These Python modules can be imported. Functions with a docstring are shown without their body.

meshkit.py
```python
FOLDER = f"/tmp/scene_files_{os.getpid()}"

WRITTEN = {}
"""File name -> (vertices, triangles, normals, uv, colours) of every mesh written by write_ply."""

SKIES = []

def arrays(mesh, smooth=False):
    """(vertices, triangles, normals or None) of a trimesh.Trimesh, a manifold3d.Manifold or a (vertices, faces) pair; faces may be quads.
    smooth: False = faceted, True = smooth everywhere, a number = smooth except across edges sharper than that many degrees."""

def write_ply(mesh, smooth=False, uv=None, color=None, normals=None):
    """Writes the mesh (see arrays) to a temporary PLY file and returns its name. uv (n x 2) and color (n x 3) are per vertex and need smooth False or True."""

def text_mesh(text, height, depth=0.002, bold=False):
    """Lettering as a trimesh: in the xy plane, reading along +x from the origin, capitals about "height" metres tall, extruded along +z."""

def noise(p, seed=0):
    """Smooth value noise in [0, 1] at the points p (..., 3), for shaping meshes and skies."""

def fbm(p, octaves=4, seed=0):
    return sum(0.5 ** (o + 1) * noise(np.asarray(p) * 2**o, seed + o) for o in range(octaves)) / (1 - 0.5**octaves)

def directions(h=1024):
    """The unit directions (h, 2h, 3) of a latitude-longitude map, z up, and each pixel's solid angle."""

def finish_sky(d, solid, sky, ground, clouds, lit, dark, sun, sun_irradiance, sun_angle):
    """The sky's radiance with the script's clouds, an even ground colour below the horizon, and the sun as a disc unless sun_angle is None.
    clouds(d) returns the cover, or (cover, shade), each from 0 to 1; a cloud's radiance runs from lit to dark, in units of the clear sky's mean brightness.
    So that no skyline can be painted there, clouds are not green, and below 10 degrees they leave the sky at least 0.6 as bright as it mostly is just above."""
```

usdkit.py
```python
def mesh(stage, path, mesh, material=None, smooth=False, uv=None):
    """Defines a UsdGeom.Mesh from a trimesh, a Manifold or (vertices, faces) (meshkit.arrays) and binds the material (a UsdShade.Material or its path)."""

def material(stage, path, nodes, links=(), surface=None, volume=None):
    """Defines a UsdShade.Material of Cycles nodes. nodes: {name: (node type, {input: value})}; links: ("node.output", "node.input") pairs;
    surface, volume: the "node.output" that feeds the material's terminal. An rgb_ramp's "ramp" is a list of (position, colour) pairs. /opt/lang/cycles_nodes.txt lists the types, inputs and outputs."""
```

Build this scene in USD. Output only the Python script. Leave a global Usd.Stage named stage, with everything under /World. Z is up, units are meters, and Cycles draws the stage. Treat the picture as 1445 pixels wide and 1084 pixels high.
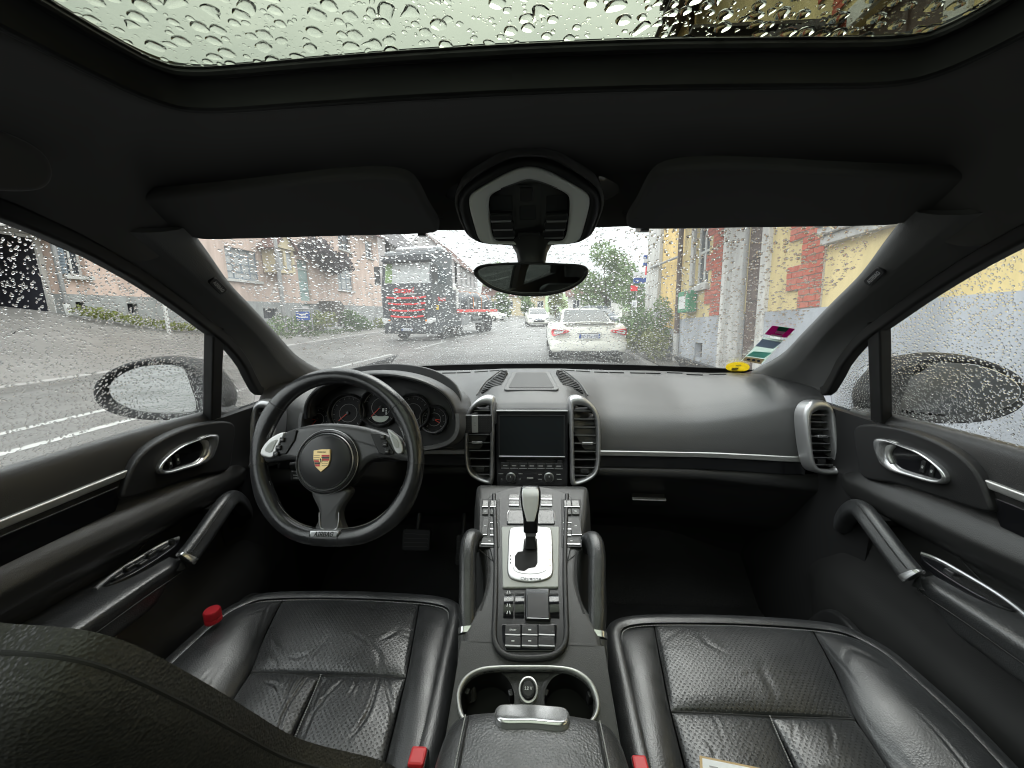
import math, random
import numpy as np, trimesh, shapely
import shapely.geometry as sg
from scipy.interpolate import PchipInterpolator, CubicSpline
import usdkit, meshkit
from pxr import Usd, UsdGeom, UsdLux, UsdShade, Gf, Sdf, Vt

stage = Usd.Stage.CreateInMemory()
UsdGeom.SetStageUpAxis(stage, UsdGeom.Tokens.z)
UsdGeom.SetStageMetersPerUnit(stage, 1.0)
UsdGeom.Xform.Define(stage, '/World')
UsdGeom.Scope.Define(stage, '/World/Looks')

# ------------------------------------------------------------------ camera, sky, light, exposure
EYE = np.array([0.0, 0.0, 1.32])
FPX = 544.0                                   # focal length for a picture 1445 px wide
YAW, PITCH, ROLL = np.radians([3.0, -10.9, -0.6])
EXPOSURE = 1.0
SUN_EL, SUN_AZ = math.radians(58), math.radians(20)     # azimuth from +y towards +x
SUN_POWER, SUN_ANGLE, SKY_STRENGTH = 0.25, 40.0, 0.13

FWD = np.array([-math.sin(YAW) * math.cos(PITCH), math.cos(YAW) * math.cos(PITCH), math.sin(PITCH)])
_r = np.array([math.cos(YAW), math.sin(YAW), 0.0])
_u = np.cross(_r, FWD)
RGT = math.cos(ROLL) * _r + math.sin(ROLL) * _u
UPV = -math.sin(ROLL) * _r + math.cos(ROLL) * _u

cam = UsdGeom.Camera.Define(stage, '/World/camera')
m4 = np.eye(4)
m4[0, :3], m4[1, :3], m4[2, :3], m4[3, :3] = RGT, UPV, -FWD, EYE
cam.AddTransformOp().Set(Gf.Matrix4d(*m4.ravel().tolist()))
cam.CreateHorizontalApertureAttr(36.0)
cam.CreateVerticalApertureAttr(27.0)
cam.CreateFocalLengthAttr(36.0 * FPX / 1445.0)
cam.CreateClippingRangeAttr(Gf.Vec2f(0.02, 5000))
cam.CreateExposureAttr(EXPOSURE)

usdkit.material(stage, '/World/Looks/overcast_sky', {
    'tc': ('texture_coordinate', {}),
    'map': ('mapping', {'scale': (1.0, 1.0, 2.2)}),
    'n': ('noise_texture', {'scale': 2.3, 'detail': 5, 'roughness': 0.55}),
    'r': ('rgb_ramp', {'ramp': [(0.3, (9.0, 9.6, 9.9)), (0.7, (13.0, 13.3, 13.2))]}),
    'sky': ('sky_texture', {'sky_type': 'single_scattering', 'sun_disc': False, 'sun_elevation': SUN_EL, 'sun_rotation': SUN_AZ}),
    'sx': ('separate_xyz', {}), 'el': ('map_range', {'from_min': 0.0, 'from_max': 1.0, 'to_min': 0.29, 'to_max': 1.32, 'clamp': True}), 'cie': ('vector_math', {'math_type': 'scale'}),
    'mix': ('mix', {'fac': 0.95}),
    'bg': ('background_shader', {'strength': SKY_STRENGTH}),
}, [('tc.generated', 'map.vector'), ('map.vector', 'n.vector'), ('n.fac', 'r.fac'), ('sky.color', 'mix.color1'), ('tc.generated', 'sx.vector'), ('sx.z', 'el.value'), ('r.color', 'cie.vector1'), ('el.result', 'cie.scale'), ('cie.vector', 'mix.color2'), ('mix.color', 'bg.color')], surface='bg.background')
dome = UsdLux.DomeLight.Define(stage, '/World/sky')
UsdShade.MaterialBindingAPI.Apply(dome.GetPrim()).Bind(UsdShade.Material.Get(stage, '/World/Looks/overcast_sky'))
dome.GetPrim().SetCustomDataByKey('kind', 'structure')
sun = UsdLux.DistantLight.Define(stage, '/World/sun')
sun.CreateNormalizeAttr(True); sun.CreateIntensityAttr(SUN_POWER); sun.CreateAngleAttr(SUN_ANGLE); sun.CreateColorAttr(Gf.Vec3f(1.0, 0.97, 0.92))
_d = np.array([math.sin(SUN_AZ) * math.cos(SUN_EL), math.cos(SUN_AZ) * math.cos(SUN_EL), math.sin(SUN_EL)])
_x = np.cross([0, 0, 1.0], _d); _x /= np.linalg.norm(_x); _y = np.cross(_d, _x)
m4 = np.eye(4); m4[0, :3], m4[1, :3], m4[2, :3] = _x, _y, _d
sun.AddTransformOp().Set(Gf.Matrix4d(*m4.ravel().tolist()))

# ------------------------------------------------------------------ helpers
V = np.array
def nrm(a): a = np.asarray(a, float); return a / np.linalg.norm(a)
def at(u, v, x=None, y=None, z=None):
    """The point of the place that stands at a pixel of the photograph, on a plane of known x, y or z."""
    d = FWD + RGT * (u - 722.5) / FPX - UPV * (v - 542.0) / FPX
    t = (x - EYE[0]) / d[0] if x is not None else (y - EYE[1]) / d[1] if y is not None else (z - EYE[2]) / d[2]
    return EYE + t * d
class Plane:
    """A drawing board in space: origin, right, up, normal towards the viewer."""
    def __init__(s, o, a, b, n=None):
        s.o = V(o, float); s.a = nrm(a); b = V(b, float); b = b - s.a * (b @ s.a); s.b = nrm(b)
        n0 = np.cross(s.a, s.b); s.n = n0 if n is None or n0 @ V(n) > 0 else -n0
    def px(s, pts):
        out = []
        for u, v in pts:
            d = FWD + RGT * (u - 722.5) / FPX - UPV * (v - 542.0) / FPX
            p = EYE + d * (((s.o - EYE) @ s.n) / (d @ s.n)) - s.o
            out.append((p @ s.a, p @ s.b))
        return V(out)
    def to3(s, ab, d=0.0):
        ab = np.atleast_2d(V(ab, float)); d = np.broadcast_to(V(d, float), len(ab))
        return s.o + ab[:, :1] * s.a + ab[:, 1:2] * s.b + d[:, None] * s.n
    def mesh(s, tm):
        """A trimesh built in board coordinates (right, up, towards viewer) set in space."""
        t = tm.copy(); v = t.vertices; t.vertices = s.o + v[:, :1] * s.a + v[:, 1:2] * s.b + v[:, 2:3] * s.n
        if np.dot(np.cross(s.a, s.b), s.n) < 0: t.invert()
        return t
def T(v, f): return trimesh.Trimesh(np.asarray(v, float), np.asarray(f, int), process=False)
def cat(*m):
    m = [x for k in m for x in (k if isinstance(k, (list, tuple)) else [k])]
    return trimesh.util.concatenate(m)
def smooth(pts, n=48, closed=False):
    p = np.asarray(pts, float)
    if closed: p = np.vstack([p, p[:1]])
    t = np.r_[0, np.cumsum(np.sqrt(np.linalg.norm(np.diff(p, axis=0), axis=1)) + 1e-9)]
    cs = CubicSpline(t, p, bc_type='periodic' if closed else 'natural')
    return cs(np.linspace(0, t[-1], n, endpoint=not closed))
def poly_px(pl, pts, n=0): 
    q = pl.px(pts)
    return smooth(q, n, True) if n else q
def rrect(x0, y0, x1, y1, r=0.003, k=4):
    x0, x1 = min(x0, x1), max(x0, x1); y0, y1 = min(y0, y1), max(y0, y1); r = min(r, (x1 - x0) / 2.01, (y1 - y0) / 2.01)
    out = []
    for cx, cy, a0 in ((x1 - r, y0 + r, -90), (x1 - r, y1 - r, 0), (x0 + r, y1 - r, 90), (x0 + r, y0 + r, 180)):
        for i in range(k + 1):
            a = math.radians(a0 + 90 * i / k); out.append((cx + r * math.cos(a), cy + r * math.sin(a)))
    return V(out)
def ccw(p):
    p = np.asarray(p, float); q = np.roll(p, -1, 0)
    return p if np.sum(p[:, 0] * q[:, 1] - q[:, 0] * p[:, 1]) > 0 else p[::-1]
def inset(p, d):
    t = np.roll(p, -1, 0) - p; t /= np.maximum(np.linalg.norm(t, axis=1, keepdims=True), 1e-9)
    n = np.stack([-t[:, 1], t[:, 0]], 1); m = n + np.roll(n, 1, 0); m /= np.maximum(np.linalg.norm(m, axis=1, keepdims=True), 1e-6)
    c = np.clip((m * n).sum(1, keepdims=True), 0.5, 1)
    return p + m * d / c
def slab(pts, d0, d1, bev=0.0, steps=3, dome=0.0):
    """A polygon as a solid from depth d0 to d1 with its front edge rounded over."""
    p = ccw(pts); rings = [(p, d0)]
    if bev > 0:
        for i in range(steps + 1):
            a = math.pi / 2 * i / steps
            rings.append((inset(p, bev * (1 - math.cos(a))), d1 - bev + bev * math.sin(a)))
    else: rings.append((p, d1))
    n = len(p); v = np.vstack([np.c_[q, np.full(n, d)] for q, d in rings]); f = []
    i = np.arange(n); j = (i + 1) % n
    for k in range(len(rings) - 1):
        a, b = k * n, (k + 1) * n
        f.append(np.stack([a + i, a + j, b + j], 1)); f.append(np.stack([a + i, b + j, b + i], 1))
    import mapbox_earcut as ec
    top = rings[-1][0]
    tri = np.asarray(ec.triangulate_float64(np.ascontiguousarray(top, np.float64), np.array([n], np.uint32))).reshape(-1, 3).astype(int)
    q = top[tri]; ar = (q[:, 1, 0] - q[:, 0, 0]) * (q[:, 2, 1] - q[:, 0, 1]) - (q[:, 2, 0] - q[:, 0, 0]) * (q[:, 1, 1] - q[:, 0, 1])
    tri[ar < 0] = tri[ar < 0][:, ::-1]
    f.append(tri + (len(rings) - 1) * n)
    tri0 = np.asarray(ec.triangulate_float64(np.ascontiguousarray(p, np.float64), np.array([n], np.uint32))).reshape(-1, 3).astype(int)
    q = p[tri0]; ar = (q[:, 1, 0] - q[:, 0, 0]) * (q[:, 2, 1] - q[:, 0, 1]) - (q[:, 2, 0] - q[:, 0, 0]) * (q[:, 1, 1] - q[:, 0, 1])
    tri0[ar < 0] = tri0[ar < 0][:, ::-1]
    f.append(tri0[:, ::-1])
    return T(v, np.vstack(f))
def holed(outer, holes, d0, d1):
    g = sg.Polygon(outer).buffer(0)
    for h in holes: g = g.difference(sg.Polygon(h))
    ms = []
    for q in getattr(g, 'geoms', [g]):
        t = trimesh.creation.extrude_polygon(q, d1 - d0, engine='earcut'); t.apply_translation((0, 0, d0)); ms.append(t)
    return cat(ms)
def grid(P, closed_v=False, closed_u=False):
    """Triangles of a grid of points (m, n, 3)."""
    m, n = P.shape[:2]; idx = np.arange(m * n).reshape(m, n)
    if closed_v: idx = np.c_[idx, idx[:, :1]]
    if closed_u: idx = np.r_[idx, idx[:1]]
    a, b, c, d = idx[:-1, :-1], idx[:-1, 1:], idx[1:, 1:], idx[1:, :-1]
    f = np.vstack([np.stack([a, b, c], -1).reshape(-1, 3), np.stack([a, c, d], -1).reshape(-1, 3)])
    return T(P.reshape(-1, 3), f)
def interp_grid(rows, nu, nv, cu='p', cv='p'):
    """Control rows of 3D points (all the same length) to a smooth fine grid (nu along rows, nv across)."""
    P = np.asarray(rows, float)
    def line(A, k, kind):
        t = np.linspace(0, 1, len(A)); s = np.linspace(0, 1, k)
        return PchipInterpolator(t, A)(s) if kind == 'p' else CubicSpline(t, A, bc_type='natural')(s) if kind == 'c' else np.stack([np.interp(s, t, A.reshape(len(A), -1)[:, i]) for i in range(A[0].size)], 1).reshape((k,) + A.shape[1:])
    P = line(P, nv, cv)
    return np.swapaxes(line(np.swapaxes(P, 0, 1), nu, cu), 0, 1)
def facing(tm, p):
    """Turns an open sheet so that its front looks at the point p."""
    c = tm.triangles_center; s = ((np.asarray(p) - c) * tm.face_normals * tm.area_faces[:, None]).sum()
    if s < 0: tm.invert()
    return tm
def shell(P, t, towards):
    """An open sheet given as a grid, made solid: t metres thick behind the side that looks at the point."""
    s = grid(P); f0 = s.faces.copy(); s = facing(s, towards); flip = (s.faces[0] != f0[0]).any(); m, n = P.shape[:2]
    f = np.array(s.faces); fn = np.cross(s.vertices[f[:, 1]] - s.vertices[f[:, 0]], s.vertices[f[:, 2]] - s.vertices[f[:, 0]]); vn = np.zeros((m * n, 3))
    for k in range(3): np.add.at(vn, f[:, k], fn)
    vn /= np.maximum(np.linalg.norm(vn, axis=1, keepdims=True), 1e-12)
    back = s.vertices - vn * t; k = m * n
    idx = np.arange(k).reshape(m, n); loop = np.r_[idx[0, :], idx[1:, -1], idx[-1, -2::-1], idx[-2:0:-1, 0]]
    j = np.roll(loop, -1)
    rim = np.vstack([np.stack([j, loop, loop + k], 1), np.stack([j, loop + k, j + k], 1)])
    if flip: rim = rim[:, ::-1]
    return T(np.vstack([s.vertices, back]), np.vstack([f, f[:, ::-1] + k, rim]))
def frames(path, up, closed):
    p = np.asarray(path, float)
    t = (np.roll(p, -1, 0) - np.roll(p, 1, 0)) if closed else np.gradient(p, axis=0)
    t /= np.maximum(np.linalg.norm(t, axis=1, keepdims=True), 1e-9)
    up = np.broadcast_to(np.asarray(up, float), p.shape)
    s = np.cross(t, up); s /= np.maximum(np.linalg.norm(s, axis=1, keepdims=True), 1e-9)
    return p, t, s, np.cross(s, t)
def sweep(path, prof, up=(0, 0, 1), closed=False, scale=None, caps=True):
    """A closed profile [(side, up)] carried along a path."""
    p, t, s, w = frames(path, up, closed); prof = ccw(prof); k = len(prof); m = len(p)
    sc = np.ones((m, 2)) if scale is None else np.broadcast_to(np.asarray(scale, float).reshape(m, -1), (m, 2))
    P = p[:, None] + s[:, None] * (prof[None, :, :1] * sc[:, None, :1]) + w[:, None] * (prof[None, :, 1:] * sc[:, None, 1:])
    g = grid(P, closed_v=True, closed_u=closed)
    if caps and not closed:
        v = np.vstack([g.vertices, p[:1], p[-1:]]); a = m * k; i = np.arange(k); j = (i + 1) % k
        f = np.vstack([g.faces, np.stack([np.full(k, a), j, i], 1), np.stack([np.full(k, a + 1), (m - 1) * k + i, (m - 1) * k + j], 1)])
        g = T(v, f)
    if g.is_watertight:
        if g.volume < 0: g.invert()
    return g
def ell(a, b=None, n=12):
    b = a if b is None else b; q = np.linspace(0, 2 * math.pi, n, endpoint=False)
    return np.stack([a * np.cos(q), b * np.sin(q)], 1)
def tube(path, r, n=10, up=(0.3, 0.2, 1), closed=False): return sweep(path, ell(r, n=n), up, closed)
def box(x0, y0, z0, x1, y1, z1):
    b = trimesh.creation.box(extents=(abs(x1 - x0), abs(y1 - y0), abs(z1 - z0))); b.apply_translation(((x0 + x1) / 2, (y0 + y1) / 2, (z0 + z1) / 2)); return b
def rbox(x0, y0, z0, x1, y1, z1, r=0.01):
    x0, x1 = sorted((x0, x1)); y0, y1 = sorted((y0, y1)); z0, z1 = sorted((z0, z1)); r = min(r, (z1 - z0) / 2.1, (x1 - x0) / 2.1, (y1 - y0) / 2.1)
    s = slab(rrect(x0, y0, x1, y1, max(r, 1e-4), 3), z0, z1, r, 2); return s
def lathe(prof, n=32, arc=None):
    return trimesh.creation.revolve(np.asarray(prof, float), sections=n)
def turn(tm, ax, deg, about=(0, 0, 0)):
    t = tm.copy(); t.apply_transform(trimesh.transformations.rotation_matrix(math.radians(deg), ax, about)); return t
def moved(tm, d): t = tm.copy(); t.apply_translation(d); return t
def mirror(tm):
    t = tm.copy(); t.vertices = t.vertices * [-1, 1, 1]; t.invert(); return t

_used = {}
def free(parent, name):
    k = (parent, name); n = _used.get(k, -1) + 1; _used[k] = n
    return f'{parent}/{name}' if n == 0 else f'{parent}/{name}_{n:03d}'
def tagp(prim, label=None, cat=None, group=None, kind=None):
    for k, x in (('label', label), ('category', cat), ('group', group), ('kind', kind)):
        if x: prim.SetCustomDataByKey(k, x)
    return prim
def where(parent): return '/World' if parent is None else parent if isinstance(parent, str) else str(parent.GetPath())
def obj(name, tm, material, parent=None, sm=35, **tags):
    o = usdkit.mesh(stage, free(where(parent), name), tm, material, smooth=sm)
    return tagp(o.GetPrim(), **tags)
def thing(name, loc=(0, 0, 0), rz=0.0, parent=None, **tags):
    x = UsdGeom.Xform.Define(stage, free(where(parent), name))
    if np.any(np.asarray(loc) != 0): x.AddTranslateOp().Set(Gf.Vec3d(*map(float, loc)))
    if rz: x.AddRotateZOp().Set(float(rz))
    return tagp(x.GetPrim(), **tags)
def group(name, parent, label=None): return thing(name, parent=parent, label=label)
def copy_of(src, loc, rz, label, group=None):
    name = src.GetName(); o = thing(name, loc, rz)
    o.GetReferences().AddInternalReference(src.GetPath()); o.SetInstanceable(True)
    return tagp(o, label, None, group)
def scatter(name, protos, mats, pos, quats, scales, which, parent=None, **tags):
    pi = UsdGeom.PointInstancer.Define(stage, free(where(parent), name)); path = str(pi.GetPath())
    for i, (tm, m) in enumerate(zip(protos, mats)):
        q = usdkit.mesh(stage, f'{path}/shape_{i:03d}' if i else f'{path}/shape', tm, m, smooth=True)
        pi.GetPrototypesRel().AddTarget(q.GetPath())
    pi.CreateProtoIndicesAttr(Vt.IntArray.FromNumpy(np.asarray(which, np.int32)))
    pi.CreatePositionsAttr(Vt.Vec3fArray.FromNumpy(np.asarray(pos, np.float32)))
    pi.CreateScalesAttr(Vt.Vec3fArray.FromNumpy(np.asarray(scales, np.float32)))
    pi.CreateOrientationsAttr(Vt.QuathArray([Gf.Quath(float(q[0]), float(q[1]), float(q[2]), float(q[3])) for q in quats]))
    return tagp(pi.GetPrim(), **tags)

# ------------------------------------------------------------------ materials
M = {}
def pbr(name, col, rough=0.5, metal=0.0, spec=0.5, var=None, bump=None, coat=0.0, rvar=0.0, sheen=0.0, dots=None, streak=None):
    """var = (scale, amount): tone drifts with noise. bump = (scale, distance): fine grain. dots = lattice spacing of punched holes."""
    c = V(col, float); n = {'tc': ('texture_coordinate', {}), 'p': ('principled_bsdf', dict(base_color=tuple(c), roughness=rough, metallic=metal, specular_ior_level=spec, coat_weight=coat, sheen_weight=sheen))}; L = []
    src = None
    if var:
        n['vn'] = ('noise_texture', {'scale': var[0], 'detail': 5, 'roughness': 0.6}); n['vr'] = ('rgb_ramp', {'ramp': [(0.25, tuple(c * (1 - var[1]))), (0.75, tuple(np.minimum(c * (1 + var[1]), 1)))]})
        L += [('tc.object', 'vn.vector'), ('vn.fac', 'vr.fac'), ('vr.color', 'p.base_color')]; src = 'vr.color'
    if streak and src:
        n['sm'] = ('mapping', {'scale': streak}); n['sn'] = ('noise_texture', {'scale': 1.0, 'detail': 4, 'roughness': 0.6}); n['sr'] = ('rgb_ramp', {'ramp': [(0.3, (0.72, 0.72, 0.71)), (0.62, (1.06, 1.06, 1.06))]}); n['sx'] = ('mix_color', {'blend_type': 'multiply', 'fac': 1.0})
        L = [l for l in L if l[1] != 'p.base_color'] + [('tc.object', 'sm.vector'), ('sm.vector', 'sn.vector'), ('sn.fac', 'sr.fac'), (src, 'sx.a'), ('sr.color', 'sx.b'), ('sx.result', 'p.base_color')]; src = 'sx.result'
    if rvar:
        n['rn'] = ('noise_texture', {'scale': (var or (8,))[0] * 0.7, 'detail': 4}); n['rr'] = ('map_range', {'from_min': 0.3, 'from_max': 0.7, 'to_min': max(rough - rvar, 0.02), 'to_max': rough + rvar})
        L += [('tc.object', 'rn.vector'), ('rn.fac', 'rr.value'), ('rr.result', 'p.roughness')]
    last = None
    if bump:
        kind = bump[2] if len(bump) > 2 else 'noise'
        n['bn'] = ('voronoi_texture', {'scale': bump[0], 'feature': 'smooth_f1', 'smoothness': 0.5}) if kind == 'cell' else ('noise_texture', {'scale': bump[0], 'detail': 3})
        n['b'] = ('bump', {'distance': bump[1], 'strength': 1.0})
        L += [('tc.object', 'bn.vector'), ('bn.distance' if kind == 'cell' else 'bn.fac', 'b.height')]; last = 'b.normal'
    if dots:
        n['dm'] = ('mapping', {'scale': (1 / dots, 1 / dots, 0.0), 'rotation': (0, 0, 0.78)})
        n['dv'] = ('voronoi_texture', {'dimensions': '2D', 'feature': 'f1', 'scale': 1.0, 'randomness': 0.0})
        n['ds'] = ('map_range', {'range_type': 'smoothstep', 'from_min': 0.15, 'from_max': 0.27, 'to_min': 0.0, 'to_max': 1.0, 'clamp': True})
        n['db'] = ('bump', {'distance': 0.0009, 'strength': 1.0}); n['dc'] = ('mix_color', {'blend_type': 'mix', 'a': (0.002, 0.002, 0.002), 'b': tuple(c)})
        L += [('tc.object', 'dm.vector'), ('dm.vector', 'dv.vector'), ('dv.distance', 'ds.value'), ('ds.result', 'db.height'), ('ds.result', 'dc.fac'), ('dc.result', 'p.base_color')]
        if src: L = [l for l in L if l[1] != 'p.base_color'] + [(src, 'dc.b'), ('dc.result', 'p.base_color')]
        if last: L.append((last, 'db.normal'))
        last = 'db.normal'
    if last: L.append((last, 'p.normal'))
    M[name] = usdkit.material(stage, '/World/Looks/' + name, n, L, surface='p.BSDF')
    return M[name]

# ================================================================== OUTSIDE: materials
pbr('asphalt', (0.112, 0.109, 0.105), 0.4, spec=0.45, var=(1.3, 0.28), bump=(60, 0.005), rvar=0.16, streak=(1.1, 0.09, 1.0))
pbr('pavement', (0.15, 0.143, 0.136), 0.42, var=(0.9, 0.22), bump=(50, 0.005), rvar=0.15, streak=(0.7, 0.4, 1.0))
pbr('kerbstone', (0.234, 0.226, 0.218), 0.5, var=(3, 0.2), bump=(40, 0.004))
pbr('roadpaint', (0.34, 0.34, 0.33), 0.5, var=(9, 0.25), bump=(60, 0.003))
pbr('earth', (0.0624, 0.0663, 0.039), 0.9, var=(0.6, 0.4), bump=(8, 0.03))
pbr('grass', (0.0585, 0.0858, 0.0234), 0.7, var=(1.5, 0.4))
pbr('pinkwall', (0.47, 0.355, 0.3), 0.85, var=(0.6, 0.13), bump=(45, 0.004), streak=(2.0, 2.0, 0.35))
pbr('plinthgrey', (0.244, 0.249, 0.244), 0.85, var=(1.4, 0.28), bump=(30, 0.006), streak=(2.2, 2.2, 0.8))
pbr('greywall', (0.359, 0.336, 0.332), 0.85, var=(0.7, 0.15), bump=(40, 0.004), streak=(1.6, 1.6, 0.3))
pbr('whitewall', (0.557, 0.538, 0.512), 0.85, var=(0.6, 0.1), bump=(40, 0.004), streak=(3.0, 3.0, 0.4))
pbr('beigewall', (0.429, 0.359, 0.234), 0.85, var=(0.6, 0.1))
pbr('yellowwall', (0.623, 0.496, 0.247), 0.85, var=(0.8, 0.09), bump=(60, 0.004), streak=(2.5, 2.5, 0.4))
pbr('ochrewall', (0.603, 0.43, 0.172), 0.85, var=(0.8, 0.1), bump=(60, 0.004), streak=(2.5, 2.5, 0.4))
pbr('bluegrey', (0.365, 0.38, 0.411), 0.85, var=(1.2, 0.16), bump=(45, 0.008), streak=(2.5, 2.5, 0.7))
pbr('stonetrim', (0.431, 0.421, 0.402), 0.8, var=(3, 0.14), bump=(40, 0.003), streak=(5.0, 5.0, 0.6))
for i, c in enumerate([(0.38, 0.125, 0.085), (0.43, 0.15, 0.10), (0.34, 0.105, 0.07), (0.41, 0.17, 0.125)]):
    pbr(f'brick{i}', tuple(k * f for k, f in zip(c, (1.05, .72, .62))), 0.85, var=(14, 0.18), bump=(60, 0.004))
pbr('mortar', (0.406, 0.367, 0.312), 0.9, bump=(60, 0.004))
pbr('brownwood', (0.085, 0.055, 0.045), 0.6, var=(6, 0.3), bump=(30, 0.003), streak=(9.0, 9.0, 0.8))
pbr('darkwood', (0.05, 0.042, 0.035), 0.7, var=(3, 0.3), bump=(25, 0.004))
pbr('shutter', (0.156, 0.187, 0.218), 0.6, var=(4, 0.2))
pbr('greendoor', (0.218, 0.296, 0.281), 0.5, var=(3, 0.12))
pbr('whiteframe', (0.515, 0.515, 0.499), 0.5)
pbr('darkpane', (0.035, 0.042, 0.05), 0.12, spec=0.35)
pbr('curtain', (0.328, 0.335, 0.335), 0.5, var=(9, 0.25))
pbr('rooftile', (0.125, 0.0663, 0.0546), 0.8, var=(2, 0.3), bump=(12, 0.03))
pbr('darkroof', (0.0702, 0.0624, 0.0663), 0.7, var=(2, 0.3), bump=(12, 0.03))
pbr('zinc', (0.265, 0.265, 0.265), 0.45, metal=0.6, var=(4, 0.2))
pbr('corrugated', (0.429, 0.421, 0.406), 0.5, metal=0.2, var=(3, 0.15))
pbr('garagedark', (0.022, 0.022, 0.03), 0.6)
pbr('leafdark', (0.08, 0.136, 0.0448), 0.6, var=(1.2, 0.45))
pbr('leafmid', (0.128, 0.195, 0.0675), 0.6, var=(1.2, 0.45))
pbr('leafyellow', (0.153, 0.17, 0.0448), 0.6, var=(1.2, 0.4))
pbr('leafpurple', (0.065, 0.05, 0.055), 0.6, var=(1.2, 0.4))
pbr('bark', (0.078, 0.0624, 0.0468), 0.9, bump=(20, 0.01))
pbr('carwhite', (0.74, 0.73, 0.66), 0.25, coat=0.6)
pbr('tintpane', (0.05, 0.056, 0.056), 0.3, spec=0.12)
pbr('carblack', (0.012, 0.013, 0.016), 0.2, coat=0.8)
pbr('cargrey', (0.0936, 0.101, 0.117), 0.25, coat=0.6)
pbr('rubber', (0.018, 0.018, 0.019), 0.75)
pbr('redlens', (0.55, 0.02, 0.03), 0.15, coat=0.8)
pbr('clearlens', (0.546, 0.546, 0.546), 0.1, coat=0.8)
pbr('amberlens', (0.585, 0.172, 0.0234), 0.2)
pbr('plate', (0.562, 0.577, 0.608), 0.4)
pbr('signblue', (0.0156, 0.0546, 0.234), 0.4)
pbr('signred', (0.62, 0.02, 0.03), 0.4)
pbr('signwhite', (0.585, 0.585, 0.585), 0.4)
pbr('truckred', (0.55, 0.02, 0.025), 0.4, coat=0.4)
pbr('truckgrey', (0.028, 0.031, 0.036), 0.35, coat=0.15, var=(2, 0.15))
pbr('trucksteel', (0.273, 0.273, 0.281), 0.4, metal=0.7, var=(5, 0.2))
pbr('ink', (0.0156, 0.0234, 0.078), 0.5)
pbr('postgreen', (0.0234, 0.172, 0.078), 0.4)
pbr('yellowpaint', (0.585, 0.39, 0.0234), 0.4)
pbr('alloy', (0.39, 0.39, 0.406), 0.3, metal=1.0)
rng = np.random.default_rng(7)

# ------------------------------------------------------------------ ground
def flat(pts, z, name, mat, **k):
    p = ccw(pts); import mapbox_earcut as ec
    tri = np.asarray(ec.triangulate_float64(np.ascontiguousarray(p), np.array([len(p)], np.uint32))).reshape(-1, 3)
    t = T(np.c_[p, np.full(len(p), z)], tri)
    if t.face_normals[0][2] < 0: t.invert()
    return obj(name, t, M[mat], sm=False, **k)
big = interp_grid([[(-900, -300, -.06), (900, -300, -.06)], [(-900, 1500, -.06), (900, 1500, -.06)]], 2, 2, 'l', 'l')
obj('ground', facing(grid(big), (0, 0, 50)), M['earth'], sm=False, kind='structure')
left_edge = [(-9.1, -40), (-9.1, 22), (-8.6, 32), (-6.6, 46), (-4.5, 70), (-3.5, 130)]
right_edge = [(4.6, 130), (3.9, 70), (3.6, 46), (3.4, 30), (3.1, 18), (2.6, 9), (2.55, -40)]
flat(left_edge + right_edge, 0.0, 'road', 'asphalt', kind='structure')
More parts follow.
